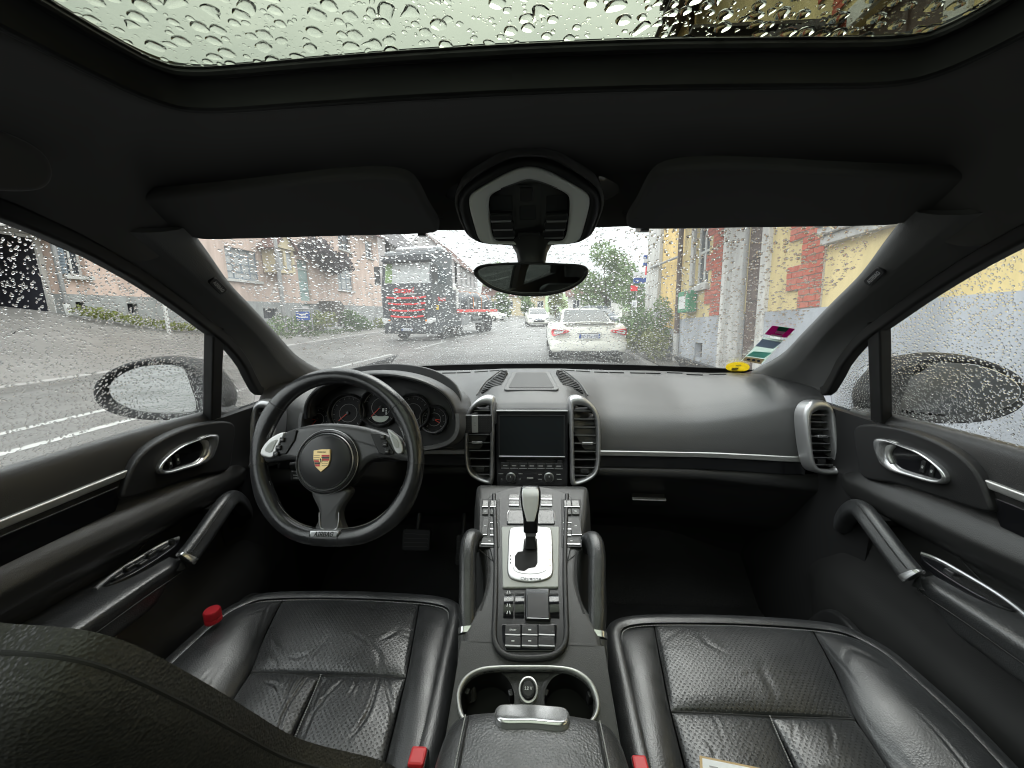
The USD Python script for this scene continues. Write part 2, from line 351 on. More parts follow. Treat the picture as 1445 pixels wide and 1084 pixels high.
def ribbon(pts, w, z, dash=None):
    p = smooth(pts, 60); s = np.r_[0, np.cumsum(np.linalg.norm(np.diff(p, axis=0), axis=1))]; ms = []
    spans = [(0, s[-1])] if dash is None else [(a, min(a + dash[0], s[-1])) for a in np.arange(dash[2], s[-1], dash[0] + dash[1])]
    for a, b in spans:
        q = np.stack([np.interp(np.linspace(a, b, 14), s, p[:, i]) for i in (0, 1)], 1); t = np.gradient(q, axis=0); t /= np.linalg.norm(t, axis=1, keepdims=True); n = np.stack([t[:, 1], -t[:, 0]], 1)
        P = np.stack([np.c_[q - n * w / 2, np.full(14, z)], np.c_[q + n * w / 2, np.full(14, z)]], 1); ms.append(facing(grid(P), (0, 0, 50)))
    return ms
for k, (pts, w) in enumerate([([(-6.05, -12), (-6.0, 2), (-5.97, 5.5)], 0.14), ([(-5.2, -12), (-5.13, 2), (-5.05, 6.5)], 0.14)]):
    obj('road_marking', ribbon(pts, w, 0.004)[0], M['roadpaint'], sm=False, kind='structure')
for m in ribbon([(-4.72, 8.6), (-4.37, 11.56), (-4.09, 13.51), (-3.69, 16.58), (-1.75, 29.8), (-0.4, 45)], 0.15, 0.004, (3.0, 1.6, 0.2)):
    obj('road_marking', m, M['roadpaint'], sm=False, kind='structure')
def kerb(pts, w, h, name):
    p = smooth(pts, 40); path = np.c_[p, np.full(len(p), 0.0)]
    return sweep(path, [(-w / 2, -.05), (w / 2, -.05), (w / 2, h - .02), (w / 2 - .02, h), (-w / 2 + .02, h), (-w / 2, h - .02)], (0, 0, 1))
obj('kerb', kerb([(-9.18, -40), (-9.18, -10), (-9.18, 10), (-9.18, 22), (-8.68, 32), (-6.68, 46), (-4.6, 70)], 0.16, 0.11, 'kerb'), M['kerbstone'], kind='structure')
obj('kerb', kerb([(2.63, -40), (2.63, 0), (2.68, 9), (3.18, 18), (3.48, 30), (3.68, 46), (3.98, 70)], 0.16, 0.11, 'kerb'), M['kerbstone'], kind='structure')
def base_z(y): return np.interp(y, [-25, 4, 9.2, 12, 17, 22, 30, 60], [1.7, 1.55, 1.42, 0.82, 0.5, 0.38, 0.3, 0.15])
def left_z(x, y):
    xk = np.interp(y, [-40, 22, 32, 46, 70], [-9.26, -9.26, -8.76, -6.76, -4.7])
    t = np.clip((xk - x) / 2.74, 0, 6); return 0.1 + np.minimum(t, 1 + 0.25 * np.maximum(t - 1, 0)) * (base_z(y) - 0.1)
ys = np.linspace(-30, 75, 90); P = []
for y in ys:
    xk = float(np.interp(y, [-40, 22, 32, 46, 70], [-9.26, -9.26, -8.76, -6.76, -4.7]))
    xs = xk - np.array([0, .5, 1, 1.5, 2, 2.74, 4, 8, 20, 40]); P.append([(x, y, left_z(x, y)) for x in xs])
obj('pavement', facing(grid(V(P)), (0, 0, 60)), M['pavement'], sm=True, kind='structure')
P = [[(np.interp(y, [-40, 9, 18, 30, 46, 70], [2.7, 2.76, 3.26, 3.56, 3.76, 4.06]) + dx, y, 0.1) for dx in (0, 1.5, 8)] for y in np.linspace(-30, 75, 40)]
obj('pavement', facing(grid(V(P)), (0, 0, 60)), M['pavement'], sm=False, kind='structure')
hp = []
for y in (160, 190, 240, 300):
    hp.append([(x, y + 18 * math.sin(x / 45), -3 + (0 if y == 160 else 1) * max(0, (y - 160) * 0.11 * (0.65 + 0.45 * math.sin(x / 70 + 1.2) + 0.15 * math.sin(x / 23)))) for x in np.linspace(-260, 260, 50)])
obj('hills', facing(grid(V(hp)), (0, 0, 200)), M['leafmid'], sm=True, kind='structure')

# ------------------------------------------------------------------ foliage
def leaves(centers, radii, n, size, seed, squash=1.0):
    r = np.random.default_rng(seed); w = V(radii) ** 2; w = w / w.sum(); k = r.choice(len(centers), n, p=w)
    d = r.normal(size=(n, 3)); d /= np.linalg.norm(d, axis=1, keepdims=True)
    c = V(centers)[k] + d * (V(radii)[k] * r.uniform(0.35, 1.05, n) ** 0.6)[:, None] * [1, 1, squash]
    a = r.normal(size=(n, 3)); a /= np.linalg.norm(a, axis=1, keepdims=True); b = np.cross(a, r.normal(size=(n, 3))); b /= np.linalg.norm(b, axis=1, keepdims=True)
    s = size * r.uniform(0.6, 1.3, n)[:, None]
    v = np.stack([c - a * s, c + b * s * 0.5, c + a * s, c - b * s * 0.5], 1).reshape(-1, 3); i = np.arange(n)[:, None] * 4
    return T(v, np.vstack([i + [0, 1, 2], i + [0, 2, 3]]))
def tree(x, y, z0, h, rad, mat, label, grp, seed, n=5000, size=0.16, trunk_h=0.35, cat_='tree'):
    r = np.random.default_rng(seed); t = thing('leafy_tree', label=label, cat=cat_, group=grp)
    cs, rs, limbs = [], [], []
    top = V((x, y, z0 + h * trunk_h))
    for i in range(16):
        a = r.uniform(0, 6.28); rr = rad * r.uniform(0.1, 0.75); zz = z0 + h * r.uniform(trunk_h * 0.9, 0.88)
        c = V((x + rr * math.cos(a), y + rr * math.sin(a), zz)); cs.append(c); rs.append(rad * r.uniform(0.28, 0.5))
        if i < 9: limbs.append(sweep(np.linspace(top, c, 5) + V([0, 0, .1]) * np.sin(np.linspace(0, 3, 5))[:, None], ell(0.05 * h / 5, n=6), (0.3, 0.5, 1), scale=np.linspace(1, .3, 5)))
    limbs.append(sweep(np.linspace((x, y, z0 - .3), top + [0, 0, .3], 5), ell(0.11 * h / 5, n=8), (1, .2, 0), scale=np.linspace(1.3, .7, 5)))
    obj('trunk', cat(limbs), M['bark'], t); obj('crown', leaves(cs, rs, n, size, seed), M[mat], t, sm=False); return t
def shrub(name, cs, rs, n, size, mat, label, seed, cat_='shrub', grp=None, stems=True):
    t = thing(name, label=label, cat=cat_, group=grp); cs = V(cs, float)
    zb = (cs[:, 2] - V(rs)).min(); c0 = cs.mean(0)
    obj('stem', cat([sweep(np.linspace((c0[0], c0[1], zb - .1), c, 4), ell(0.02, n=5), (.3, .5, 1)) for c in cs]), M['bark'], t)
    obj('foliage', leaves(cs, rs, n, size, seed), M[mat], t, sm=False); return t

# ------------------------------------------------------------------ building kit
def wall(pl, outline, holes, t, mat, parent, name='wall', d=0.0):
    return obj(name, pl.mesh(holed(outline, holes, d - t, d)), M[mat], parent, sm=False)
def rect(a0, b0, a1, b1): return [(min(a0, a1), min(b0, b1)), (max(a0, a1), min(b0, b1)), (max(a0, a1), max(b0, b1)), (min(a0, a1), max(b0, b1))]
def brect(a0, b0, a1, b1, d0, d1): return box(min(a0, a1), min(b0, b1), d0, max(a0, a1), max(b0, b1), d1)
def window(pl, r, parent, deep=0.14, fr=0.055, cols=2, rows=1, frame='whiteframe', pane='darkpane', sill='stonetrim', shut=None, sillw=0.1):
    (a0, b0), (a1, b1) = r[0], r[2]; w = group('window', parent)
    bars = [brect(a0, b0, a1, b0 + fr, -deep - .05, -deep), brect(a0, b1 - fr, a1, b1, -deep - .05, -deep), brect(a0, b0 + fr, a0 + fr, b1 - fr, -deep - .05, -deep), brect(a1 - fr, b0 + fr, a1, b1 - fr, -deep - .05, -deep)]
    for i in range(1, cols): x = a0 + (a1 - a0) * i / cols; bars.append(brect(x - fr / 2, b0 + fr, x + fr / 2, b1 - fr, -deep - .045, -deep - .003))
    for i in range(1, rows): y = b0 + (b1 - b0) * i / rows; bars.append(brect(a0 + fr, y - fr / 3, a1 - fr, y + fr / 3, -deep - .04, -deep - .006))
    obj('frame', pl.mesh(cat(bars)), M[frame], w, sm=False)
    obj('pane', pl.mesh(brect(a0, b0, a1, b1, -deep - .035, -deep - .025)), M[pane], w, sm=False)
    if sill: obj('sill', pl.mesh(slab(rect(a0 - sillw, b0 - .11, a1 + sillw, b0 - .002), -deep, .09, .012, 2)), M[sill], w, sm=False)
    if shut:
        for x0, x1 in shut:
            s = [brect(x0, b0, x1, b1, 0.012, 0.04)] + [brect(x0 + .03, b0 + .04 + k * (b1 - b0 - .08) / 14, x1 - .03, b0 + .04 + (k + .55) * (b1 - b0 - .08) / 14, .04, .055) for k in range(14)]
            obj('shutter', pl.mesh(cat(s)), M['shutter'], w, sm=False)
    return w
def tiled_roof(pl, a0, a1, b0, depth, pitch, over, mat, parent, name='roof'):
    """A lean-to slope rising away from the wall, with ridges of tiles."""
    n = 26; ms = []
    rise = math.tan(math.radians(pitch)); c = np.linspace(0, 1, n)
    rows = [[(a, b0 + (t * (depth + over) - over) * rise + 0.03 * (k % 2), over - t * (depth + over)) for a in (a0, a1)] for k, t in enumerate(np.repeat(c, 2)[:-1])]
    P = V(rows); P3 = pl.o + P[..., :1] * pl.a + P[..., 1:2] * pl.b + P[..., 2:3] * pl.n
    return obj(name, shell(P3, 0.08, pl.o + pl.n * 30 + pl.b * 60), M[mat], parent, sm=False)

# ------------------------------------------------------------------ pink house and garage across the road
PK = Plane((-12, 0, 0), (0, 1, 0), (0, 0, 1), (1, 0, 0))
pink = thing('pink_house', label='long pale pink rendered house with grey plinth across the road', cat='house')
W1 = rect(15.2, 2.66, 17.05, 3.9); W2 = rect(24.1, 2.68, 26.2, 4.12); W3 = rect(9.75, 2.33, 10.2, 3.4); W4 = rect(24.6, 5.2, 26.3, 6.3); W5 = rect(15.6, 5.3, 17.0, 6.6); DR = rect(19.95, 1.62, 21.0, 4.0); W6 = rect(28.6, 5.2, 29.9, 6.4)
wall(PK, [(9.52, 1.84), (31, 1.68), (31, 7.2), (9.52, 7.2)], [W1, W2, W3, W4, W5, W6, rect(19.95, 1.9, 21.0, 4.0)], 0.3, 'pinkwall', pink)
cel = [rect(9.74, 1.45, 9.95, 1.64), rect(11.05, 1.34, 11.35, 1.62), rect(16.9, 1.05, 17.9, 1.5), rect(25.2, 0.9, 26.2, 1.35)]
wall(PK, [(9.52, -0.3), (31, -0.3), (31, 1.68), (21.0, 1.755), (21.0, 0.6), (19.95, 0.6), (19.95, 1.765), (9.52, 1.84)], cel, 0.3, 'plinthgrey', pink, 'plinth', 0.05)
for r in cel: obj('cellar_window', PK.mesh(cat(brect(*r[0], *r[2], -.16, -.12), *[brect(r[0][0] + k * (r[2][0] - r[0][0]) / 4, r[0][1], r[0][0] + k * (r[2][0] - r[0][0]) / 4 + .02, r[2][1], -.08, -.05) for k in range(1, 4)])), M['garagedark'], pink, sm=False)
window(PK, W1, pink, 0.1, 0.06, 4, 4, 'shutter', 'curtain'); window(PK, W2, pink, 0.14, 0.07, 3, 2, 'shutter', 'curtain'); window(PK, W3, pink, 0.14, 0.05, 2, 1, shut=[(9.5, 9.73)])
window(PK, W4, pink, 0.14, 0.07, 2, 2, 'brownwood'); window(PK, W5, pink, shut=[(14.9, 15.58)]); window(PK, W6, pink)
d = group('door', pink)
obj('leaf', PK.mesh(cat(brect(19.95, 1.62, 21, 4.0, -.2, -.14), *[brect(20.08, b, 20.87, b + .48, -.14, -.11) for b in (1.8, 2.4, 3.0)])), M['greendoor'], d, sm=False)
obj('transom', PK.mesh(brect(19.95, 3.5, 21, 3.56, -.14, -.08)), M['whiteframe'], d, sm=False)
for k in range(5): obj('step', box(-12 + .0, 19.6 - .0, 0.2, -11.7 + .28 * (4 - k) + .0, 21.3, 0.5 + 0.24 * k), M['plinthgrey'], pink, sm=False) if k == 0 else obj('step', box(-11.95, 19.6, 0.5 + 0.24 * (k - 1) + .002, -11.7 + .28 * (4 - k), 21.3, 0.5 + 0.24 * k), M['plinthgrey'], pink, sm=False)
obj('stair_wall', Plane((-11, 0, 0), (0, 1, 0), (0, 0, 1), (1, 0, 0)).mesh(holed([(21.35, 0.2), (24.6, 0.2), (23.9, 0.75), (22.2, 1.9), (21.35, 1.9)], [], -.85, 0)), M['darkwood'], pink, sm=False)
bay = group('gabled_bay', pink)
BP = Plane((-11.35, 0, 0), (0, 1, 0), (0, 0, 1), (1, 0, 0))
obj('bay_wall', BP.mesh(holed([(17.28, 3.08), (18.68, 3.08), (18.68, 4.15), (17.28, 4.15)], [rect(17.44, 3.25, 17.9, 4.04), rect(18.06, 3.25, 18.52, 4.04)], -.6, 0)), M['beigewall'], bay, sm=False)
obj('bay_pane', BP.mesh(cat(brect(17.44, 3.25, 17.9, 4.04, -.1, -.08), brect(18.06, 3.25, 18.52, 4.04, -.1, -.08))), M['curtain'], bay, sm=False)
obj('bay_gable', BP.mesh(holed([(17.15, 4.17), (18.81, 4.17), (17.98, 4.86)], [], -.62, 0.08)), M['beigewall'], bay, sm=False)
obj('bay_roof', BP.mesh(cat(holed([(17.0, 4.1), (17.07, 4.03), (17.98, 4.88), (17.98, 4.98)], [], -.62, .2), holed([(18.96, 4.1), (18.89, 4.03), (17.98, 4.88), (17.98, 4.98)], [], -.62, .2))), M['rooftile'], bay, sm=False)
tiled_roof(PK, 9.0, 31.3, 7.2, 5, 38, 0.5, 'rooftile', pink)
obj('gutter', PK.mesh(brect(9.0, 7.02, 31.3, 7.12, .4, .55)), M['zinc'], pink, sm=False)
obj('side_wall', box(-17, 30.7, 0, -12.31, 31, 7.2), M['pinkwall'], pink, sm=False)
gar = thing('garage', label='open dark garage beside the pink house with corrugated pale roof edge', cat='garage')
GP = Plane((-12.25, 0, 0), (0, 1, 0), (0, 0, 1), (1, 0, 0))
obj('wall', GP.mesh(holed([(2.5, 1.0), (9.51, 1.0), (9.51, 3.9), (2.5, 3.9)], [rect(4.2, 1.40, 9.40, 3.17)], -.06, 0)), M['whitewall'], gar, sm=False)
obj('interior', cat(box(-16, 4.1, 1.1, -15.8, 9.1, 3.4), box(-15.8, 4.0, 1.1, -12.5, 4.1, 3.4), box(-15.8, 9.42, 1.1, -12.32, 9.5, 3.4), box(-15.8, 4.1, 3.3, -12.5, 9.41, 3.4)), M['garagedark'], gar, sm=False)
gs = np.linspace(3.0, 9.5, 120)
obj('roof', shell(V([[(x, y, 3.35 + 0.02 * math.sin(k * 1.4) + (-12.0 - x) * 0.12) for k, y in enumerate(gs)] for x in (-11.9, -16.2)]), 0.03, (-12, 6, 40)), M['corrugated'], gar)
obj('fascia', GP.mesh(cat(*[brect(3.0, 3.16 + .09 * k, 9.5, 3.235 + .09 * k, .02, .05 + .01 * k) for k in range(7)])), M['corrugated'], gar, sm=False)
dp = thing('drain_pipe', label='pale drainpipe at the corner between garage and pink house', cat='drainpipe')
obj('pipe', tube([(-11.92, 9.5, 1.2), (-11.92, 9.5, 2.4), (-11.92, 9.5, 3.85)], 0.05), M['zinc'], dp); obj('shoe', tube([(-11.92, 9.5, 1.22), (-11.89, 9.5, 1.3), (-11.92, 9.5, 1.6)], 0.065), M['whiteframe'], dp)
p = at(238, 465, x=-11.3)
wp = thing('marker_post', label='short white post in front of the grey plinth of the pink house', cat='post')
obj('shaft', tube([p + [0, 0, -.3], p + [0, 0, .3], p + [0, 0, .78]], 0.05), M['whiteframe'], wp); obj('cap', tube([p + [0, 0, .78], p + [0, 0, .8], p + [0, 0, .82]], 0.056), M['zinc'], wp)
p = at(404, 472, x=-10.9); pz = float(left_z(-10.9, p[1]))
lp = thing('utility_pole', label='tall grey pole on the pavement in front of the pink house', cat='pole')
obj('shaft', sweep(np.linspace((p[0], p[1], pz - .2), (p[0], p[1], 7.5), 6), ell(0.085), (0, 1, 0), scale=np.linspace(1.1, .75, 6)), M['zinc'], lp)
obj('bracket', cat(box(p[0] - .1, p[1] - .1, 3.1, p[0] + .1, p[1] + .1, 3.35), tube([(p[0], p[1], 6.9), (p[0] + .5, p[1], 7.2), (p[0] + 1.1, p[1], 7.25)], .04)), M['zinc'], lp)
p = at(436, 470, x=-10.6); pz = float(left_z(-10.6, p[1]))
bs = thing('street_sign', label='small dark blue sign on a bent grey tube frame by the pink house steps', cat='sign')
SP = Plane((p[0], p[1], pz), (0.35, 0.94, 0), (0, 0, 1), (1, -.4, 0))
obj('frame', tube(SP.to3(smooth([(-.75, -.1), (-.75, 1.05), (-.68, 1.16), (0, 1.17), (.2, 1.14), (.24, 1.0), (.24, -.1)], 30)), .03), M['zinc'], bs)
obj('panel', SP.mesh(slab(rrect(-.6, .65, .12, 1.05, .03), .02, .05, .006)), M['signblue'], bs); obj('lettering', SP.mesh(cat(brect(-.45, .9, -.1, .95, .05, .053), brect(-.5, .77, .0, .82, .05, .053))), M['signwhite'], bs, sm=False)
r = rng
shrub('garden_plants', [(-11.0, 16.2 + .45 * i, .75 + .18 * math.sin(i * 2.1)) for i in range(8)], [.38] * 8, 1500, .07, 'leafmid', 'leafy green plants along the plinth under the first window of the pink house', 11, 'plants')
shrub('garden_plants', [(-10.9, 18.9 + .35 * i, .8 + .2 * math.sin(i * 1.7)) for i in range(6)], [.4] * 6, 1300, .07, 'leafyellow', 'yellow green plants behind the small blue sign', 12, 'plants')
shrub('dark_climber', [(-11.6 + .1 * (i % 3), 20.4 + .62 * i, 4.55 + .22 * math.sin(i * 1.3) - .07 * i) for i in range(8)], [.5, .62, .6, .6, .6, .55, .5, .35], 3000, .1, 'leafpurple', 'dark purple climber hanging over the door of the pink house', 13, 'climbing plant')
shrub('dark_shrub', [(-10.6, 22.2 + .5 * i, .85 - .08 * i) for i in range(6)], [.6, .6, .55, .5, .42, .35], 2200, .07, 'leafdark', 'dark dense shrub beside the entrance steps of the pink house', 14)
shrub('low_hedge', [(-10.3, 25.8 + .6 * i, .55) for i in range(8)], [.36] * 8, 1500, .07, 'leafyellow', 'low bright green hedge before the grey plinth left of the truck', 15, 'hedge')
gst = leaves([(-11.6, y, float(base_z(y)) + .08) for y in np.linspace(9.6, 15, 24)], [.28] * 24, 1600, .05, 16, 0.5)
obj('grass', gst, M['leafyellow'], sm=False, label='mossy yellow grass at the foot of the grey plinth', cat='grass', kind='stuff')
gst = leaves([(-10.4 + .3 * math.sin(y * 3), y, float(left_z(-10.4, y)) + .05) for y in np.linspace(15.5, 31, 50)], [.45] * 50, 3500, .05, 17, 0.35)
obj('grass', gst, M['grass'], sm=False, label='green verge grass between pavement and pink house', cat='grass', kind='stuff')

# ------------------------------------------------------------------ houses further up the road on the left
gh = thing('gabled_house', label='grey gabled house behind the truck, second after the pink house', cat='house')
HP = Plane((-12.6, 0, 0), (0, 1, 0), (0, 0, 1), (1, 0, 0))
gw = [rect(37 + 3.2 * i, b, 38.3 + 3.2 * i, b + 1.5) for i in range(4) for b in (2.6, 5.4)]
wall(HP, [(35, -.2), (49, -.2), (49, 7.4), (35, 7.4)], gw, .3, 'greywall', gh)
for q in gw: window(HP, q, gh, .14, .07, 2, 2)
tiled_roof(HP, 34.6, 49.4, 7.4, 5, 42, .4, 'darkroof', gh)
EP = Plane((-12.6, 35, 0), (1, 0, 0), (0, 0, 1), (0, -1, 0))
ew = [rect(-5.6, 5.2, -4.6, 6.6), rect(-3.2, 5.2, -2.2, 6.6)]
obj('gable_wall', EP.mesh(holed([(-10, -.2), (0, -.2), (0, 7.4), (-5, 12.0), (-10, 7.4)], ew, -.3, 0)), M['greywall'], gh, sm=False)
for q in ew: window(EP, q, gh, .14, .07, 2, 1)
wh = thing('grey_house', label='pale grey house with small windows seen over the truck load bed', cat='house')
XP = Plane((-9.9, 0, 0), (0, 1, 0), (0, 0, 1), (1, 0, 0))
ww = [rect(55 + 4.2 * i, b, 56.6 + 4.2 * i, b + 1.6) for i in range(4) for b in (1.9, 5.0)]
wall(XP, [(52.5, -.2), (72, -.2), (72, 7.6), (52.5, 7.6)], ww, .3, 'greywall', wh)
for q in ww: window(XP, q, wh, .14, .08, 2, 1)
obj('side_wall', Plane((-9.6, 52.5, 0), (1, 0, 0), (0, 0, 1), (0, -1, 0)).mesh(holed([(-9, -.2), (0, -.2), (0, 7.6), (-4.5, 11.8), (-9, 7.6)], [], -.3, 0)), M['greywall'], wh, sm=False)
tiled_roof(XP, 52.2, 72.4, 7.6, 4.5, 43, .4, 'rooftile', wh)
bh = thing('beige_house', label='low beige house closing the view at the end of the road', cat='house')
ZP = Plane((0, 88, 0), (1, 0, 0), (0, 0, 1), (0, -1, 0))
zw = [rect(-9 + 3.4 * i, 1.6, -7.6 + 3.4 * i, 3.2) for i in range(4)]
wall(ZP, [(-11, -.2), (3, -.2), (3, 4.6), (-11, 4.6)], zw, .3, 'beigewall', bh)
for q in zw: window(ZP, q, bh, .14, .1, 2, 1)
tiled_roof(ZP, -11.4, 3.4, 4.6, 4, 36, .4, 'rooftile', bh)
tree(-8.5, 92, 0, 12, 4.0, 'leafmid', 'distant green tree rising behind the white house roof', None, 31, 2500, .35)
tree(5.8, 31, 0.1, 5.9, 2.3, 'leafmid', 'broad green tree by the road right of the rearview mirror', None, 32, 7000, .12, .3)
tree(9.5, 38, 0.1, 5.2, 2.4, 'leafdark', 'darker tree behind the shop signs on the right', None, 33, 4000, .14, .3)
tree(3.6, 60, 0, 5.0, 1.8, 'leafyellow', 'small yellowish tree far down the road behind the white sedan', None, 34, 2500, .18, .3)
tree(-4.6, 62, 0, 4.2, 1.7, 'leafdark', 'dark bushy tree left of the small white hatchback', None, 35, 2500, .18, .2)
tree(-0.9, 70, 0, 4.6, 1.6, 'leafmid', 'green bushy tree right above the small white hatchback', None, 36, 2500, .2, .2)
lh = thing('red_roof_house', label='pale house with red tiled roof far behind the broad tree', cat='house')
LP = Plane((6, 66, 0), (1, 0, 0), (0, 0, 1), (0, -1, 0))
lw = [rect(.8 + 2.6 * i, 1.4, 2.0 + 2.6 * i, 2.9) for i in range(3)]
wall(LP, [(0, -.2), (9, -.2), (9, 3.6), (0, 3.6)], lw, .3, 'whitewall', lh)
for q in lw: window(LP, q, lh, .12, .1, 2, 1)
tiled_roof(LP, -.4, 9.4, 3.6, 4, 34, .4, 'rooftile', lh)

# ------------------------------------------------------------------ yellow house on the right (stands level on the sloping street)
YP = Plane((3.5, 5, 0), (0, -1, 0.055), (0, 0.055, 1), (-1, 0, 0))
yel = thing('yellow_house', label='yellow rendered house with blue grey plinth and red brick window borders beside the car', cat='house')
A = lambda y: 5 - y
PT = 1.305
DOOR = rect(A(6.62), -.2, A(6.12), 5.2)
WB = rect(A(8.62), 1.96, A(8.0), 4.0); WA = rect(A(4.85), 2.32, A(3.75), 4.3)
UA = rect(A(4.7), 4.95, A(3.7), 6.9); UB = rect(A(8.6), 5.0, A(7.9), 6.6); WC = rect(A(1.2), 2.3, A(0.0), 4.3); UC = rect(A(1.2), 5.0, A(0.0), 6.8)
wall(YP, rect(A(9.3), PT, A(-8), 8.0), [WB, WA, UA, UB, WC, UC, rect(A(6.62), PT - .1, A(6.12), 3.4)], .35, 'yellowwall', yel)
CEL = rect(A(8.36), .48, A(8.0), .78)
wall(YP, [(A(9.3), -1), (A(6.64), -1), (A(6.64), PT), (A(9.3), PT)], [CEL], .35, 'bluegrey', yel, 'plinth', .035)
wall(YP, [(A(6.1), -1), (A(-8), -1), (A(-8), PT), (A(6.1), PT)], [], .35, 'bluegrey', yel, 'plinth', .035)
obj('cellar_window', YP.mesh(cat(brect(A(8.36), .48, A(8.0), .78, -.2, -.14), *[brect(A(8.36) + .05 + .09 * k, .48, A(8.36) + .065 + .09 * k, .78, -.1, -.07) for k in range(4)])), M['garagedark'], yel, sm=False)
d = group('door', yel)
obj('jamb', YP.mesh(slab(rect(A(7.2), -1, A(6.62), 3.55), -.02, .07, .015, 2)), M['stonetrim'], d, sm=False)
obj('jamb', YP.mesh(slab(rect(A(6.12), -1, A(5.95), 3.55), -.02, .07, .015, 2)), M['whitewall'], d, sm=False)
obj('jamb_rib', YP.mesh(slab(rect(A(7.2), -1, A(7.08), 3.55), .07, .12, .01, 2)), M['whitewall'], d, sm=False)
obj('lintel', YP.mesh(slab(rect(A(7.25), 3.55, A(5.9), 3.8), -.02, .1, .015, 2)), M['stonetrim'], d, sm=False)
obj('leaf', YP.mesh(cat(brect(A(6.62), -1, A(6.12), 3.55, -.09, -.035), *[brect(A(6.56), b, A(6.18), b + .55, -.035, -.015) for b in (.2, .85, 1.5, 2.15, 2.8)])), M['brownwood'], d, sm=False)
def quoin(name, a_in, side, b0, b1, n0, parent, proud=0.03):
    """A brick border beside an opening: toothed courses of whole and half bricks, each brick its own piece."""
    g = group(name, parent); L_, H_, J = 0.205, 0.068, 0.013; b, k = b0, 0; pieces = []
    spans = []
    while b + H_ <= b1 + 1e-6:
        blk = ((k + n0) // 4) % 2; width = 0.66 if blk else 0.40
        lo, hi = sorted((a_in, a_in - side * width)); spans.append((lo, b - J / 2, hi, b + H_ + J / 2))
        x = lo + J / 2 if k % 2 == 0 else lo + J / 2 - L_ / 2 - J / 2
        while x < hi - .02:
            x0, x1 = max(x, lo + J / 2), min(x + L_, hi - J / 2)
            if x1 - x0 > 0.03:
                pr = proud + rng.uniform(-.003, .004)
                obj('brick', YP.mesh(brect(x0, b + rng.uniform(-.002, .002), x1, b + H_ + rng.uniform(-.002, .002), 0.002, pr)), M[f'brick{rng.integers(4)}'], g, sm=False)
            x += L_ + J
        b += H_ + J; k += 1
    obj('mortar_bed', YP.mesh(cat([brect(*s, -.01, proud - .012) for s in spans])), M['mortar'], g, sm=False)
quoin('brick_border', A(4.87), 1, PT + .012, 4.5, 1, yel)
quoin('brick_border', A(7.40), 1, PT + .012, 4.2, 1, yel)
quoin('brick_border', A(4.72), 1, 4.62, 7.2, 0, yel)
w = window(YP, WA, yel, .10, .07, 2, 3, frame='brownwood', pane='brownwood', sill=None); obj('surround', YP.mesh(cat(slab(rect(A(3.75), 2.32, A(3.55), 4.5), 0, .05, .01), slab(rect(A(4.85), 4.305, A(3.75), 4.5), 0, .05, .01))), M['whitewall'], w, sm=False); obj('sill', YP.mesh(cat(slab(rect(A(4.86), 2.02, A(3.6), 2.12), 0, .10, .012), slab(rect(A(4.86), 2.125, A(3.6), 2.22), 0, .15, .02), slab(rect(A(4.86), 2.225, A(3.6), 2.315), -.16, .2, .02))), M['stonetrim'], w, sm=False)
window(YP, WB, yel, .05, .07, 2, 3); window(YP, UB, yel, .05, .05, 2, 2); window(YP, WC, yel, .16, .05, 2, 3)
window(YP, UA, yel, .06, .06, 2, 3, shut=[(A(3.68), A(3.15))]); window(YP, UC, yel, .16, .06, 2, 3)
obj('window_surround', YP.mesh(cat(slab(rect(A(8.8), 2.0, A(8.64), 4.2), 0, .06, .012), slab(rect(A(8.8), 4.02, A(7.95), 4.25), 0, .065, .012))), M['stonetrim'], yel, sm=False)
obj('eave', YP.mesh(cat(brect(A(9.4), 7.86, A(-8), 8.1, 0, .75), *[brect(A(9.3) + .6 * k, 7.7, A(9.3) + .6 * k + .1, 7.86, 0, .7) for k in range(28)])), M['darkwood'], yel, sm=False)
cn = group('wooden_canopy', yel)
for k in range(10): obj('board', YP.mesh(brect(A(9.25) + .437 * k, 4.42 + .006 * (k % 2), A(9.25) + .437 * k + .425, 4.46, .0, 1.68)), M['darkwood'], cn, sm=False)
for k in range(5): obj('bracket', YP.mesh(cat(brect(A(9.2) + .95 * k, 4.28, A(9.2) + .95 * k + .08, 4.42, .0, 1.6), brect(A(9.2) + .95 * k, 3.75, A(9.2) + .95 * k + .08, 4.28, .0, .08))), M['darkwood'], cn, sm=False)
tiled_roof(YP, A(9.25), A(4.88), 4.5, -.01, 12, 1.72, 'darkroof', cn, 'canopy_roof')
tiled_roof(YP, A(9.5), A(-8.2), 8.1, 4, 40, .8, 'darkroof', yel)
mb = thing('letter_box', label='green and white letter box on the yellow wall above the plinth', cat='letter box')
mq = YP.px([(970, 413), (984, 440)]); (a0, b1), (a1, b0) = mq
obj('body', YP.mesh(slab(rrect(a0, b0, a1, b1, .03), .03, .2, .015)), M['postgreen'], mb); obj('notice', YP.mesh(brect(a0 + .06, b0 + .08, a1 - .16, b1 - .1, .2, .203)), M['signwhite'], mb, sm=False)
pp = thing('drain_pipe', label='dark drainpipe with pale lower shoe between the yellow and ochre houses', cat='drainpipe')
obj('pipe', YP.mesh(trimesh.creation.cylinder(.055, segment=[(A(9.28), .95, .1), (A(9.28), 7.8, .1)])), M['brownwood'], pp)
obj('shoe', YP.mesh(trimesh.creation.cylinder(.065, segment=[(A(9.28), -.3, .1), (A(9.28), .97, .1)])), M['stonetrim'], pp)
ln = thing('wall_lantern', label='black wrought iron lantern hanging on the yellow wall near the door', cat='lantern')
lq = YP.px([(1030, 322)])[0]
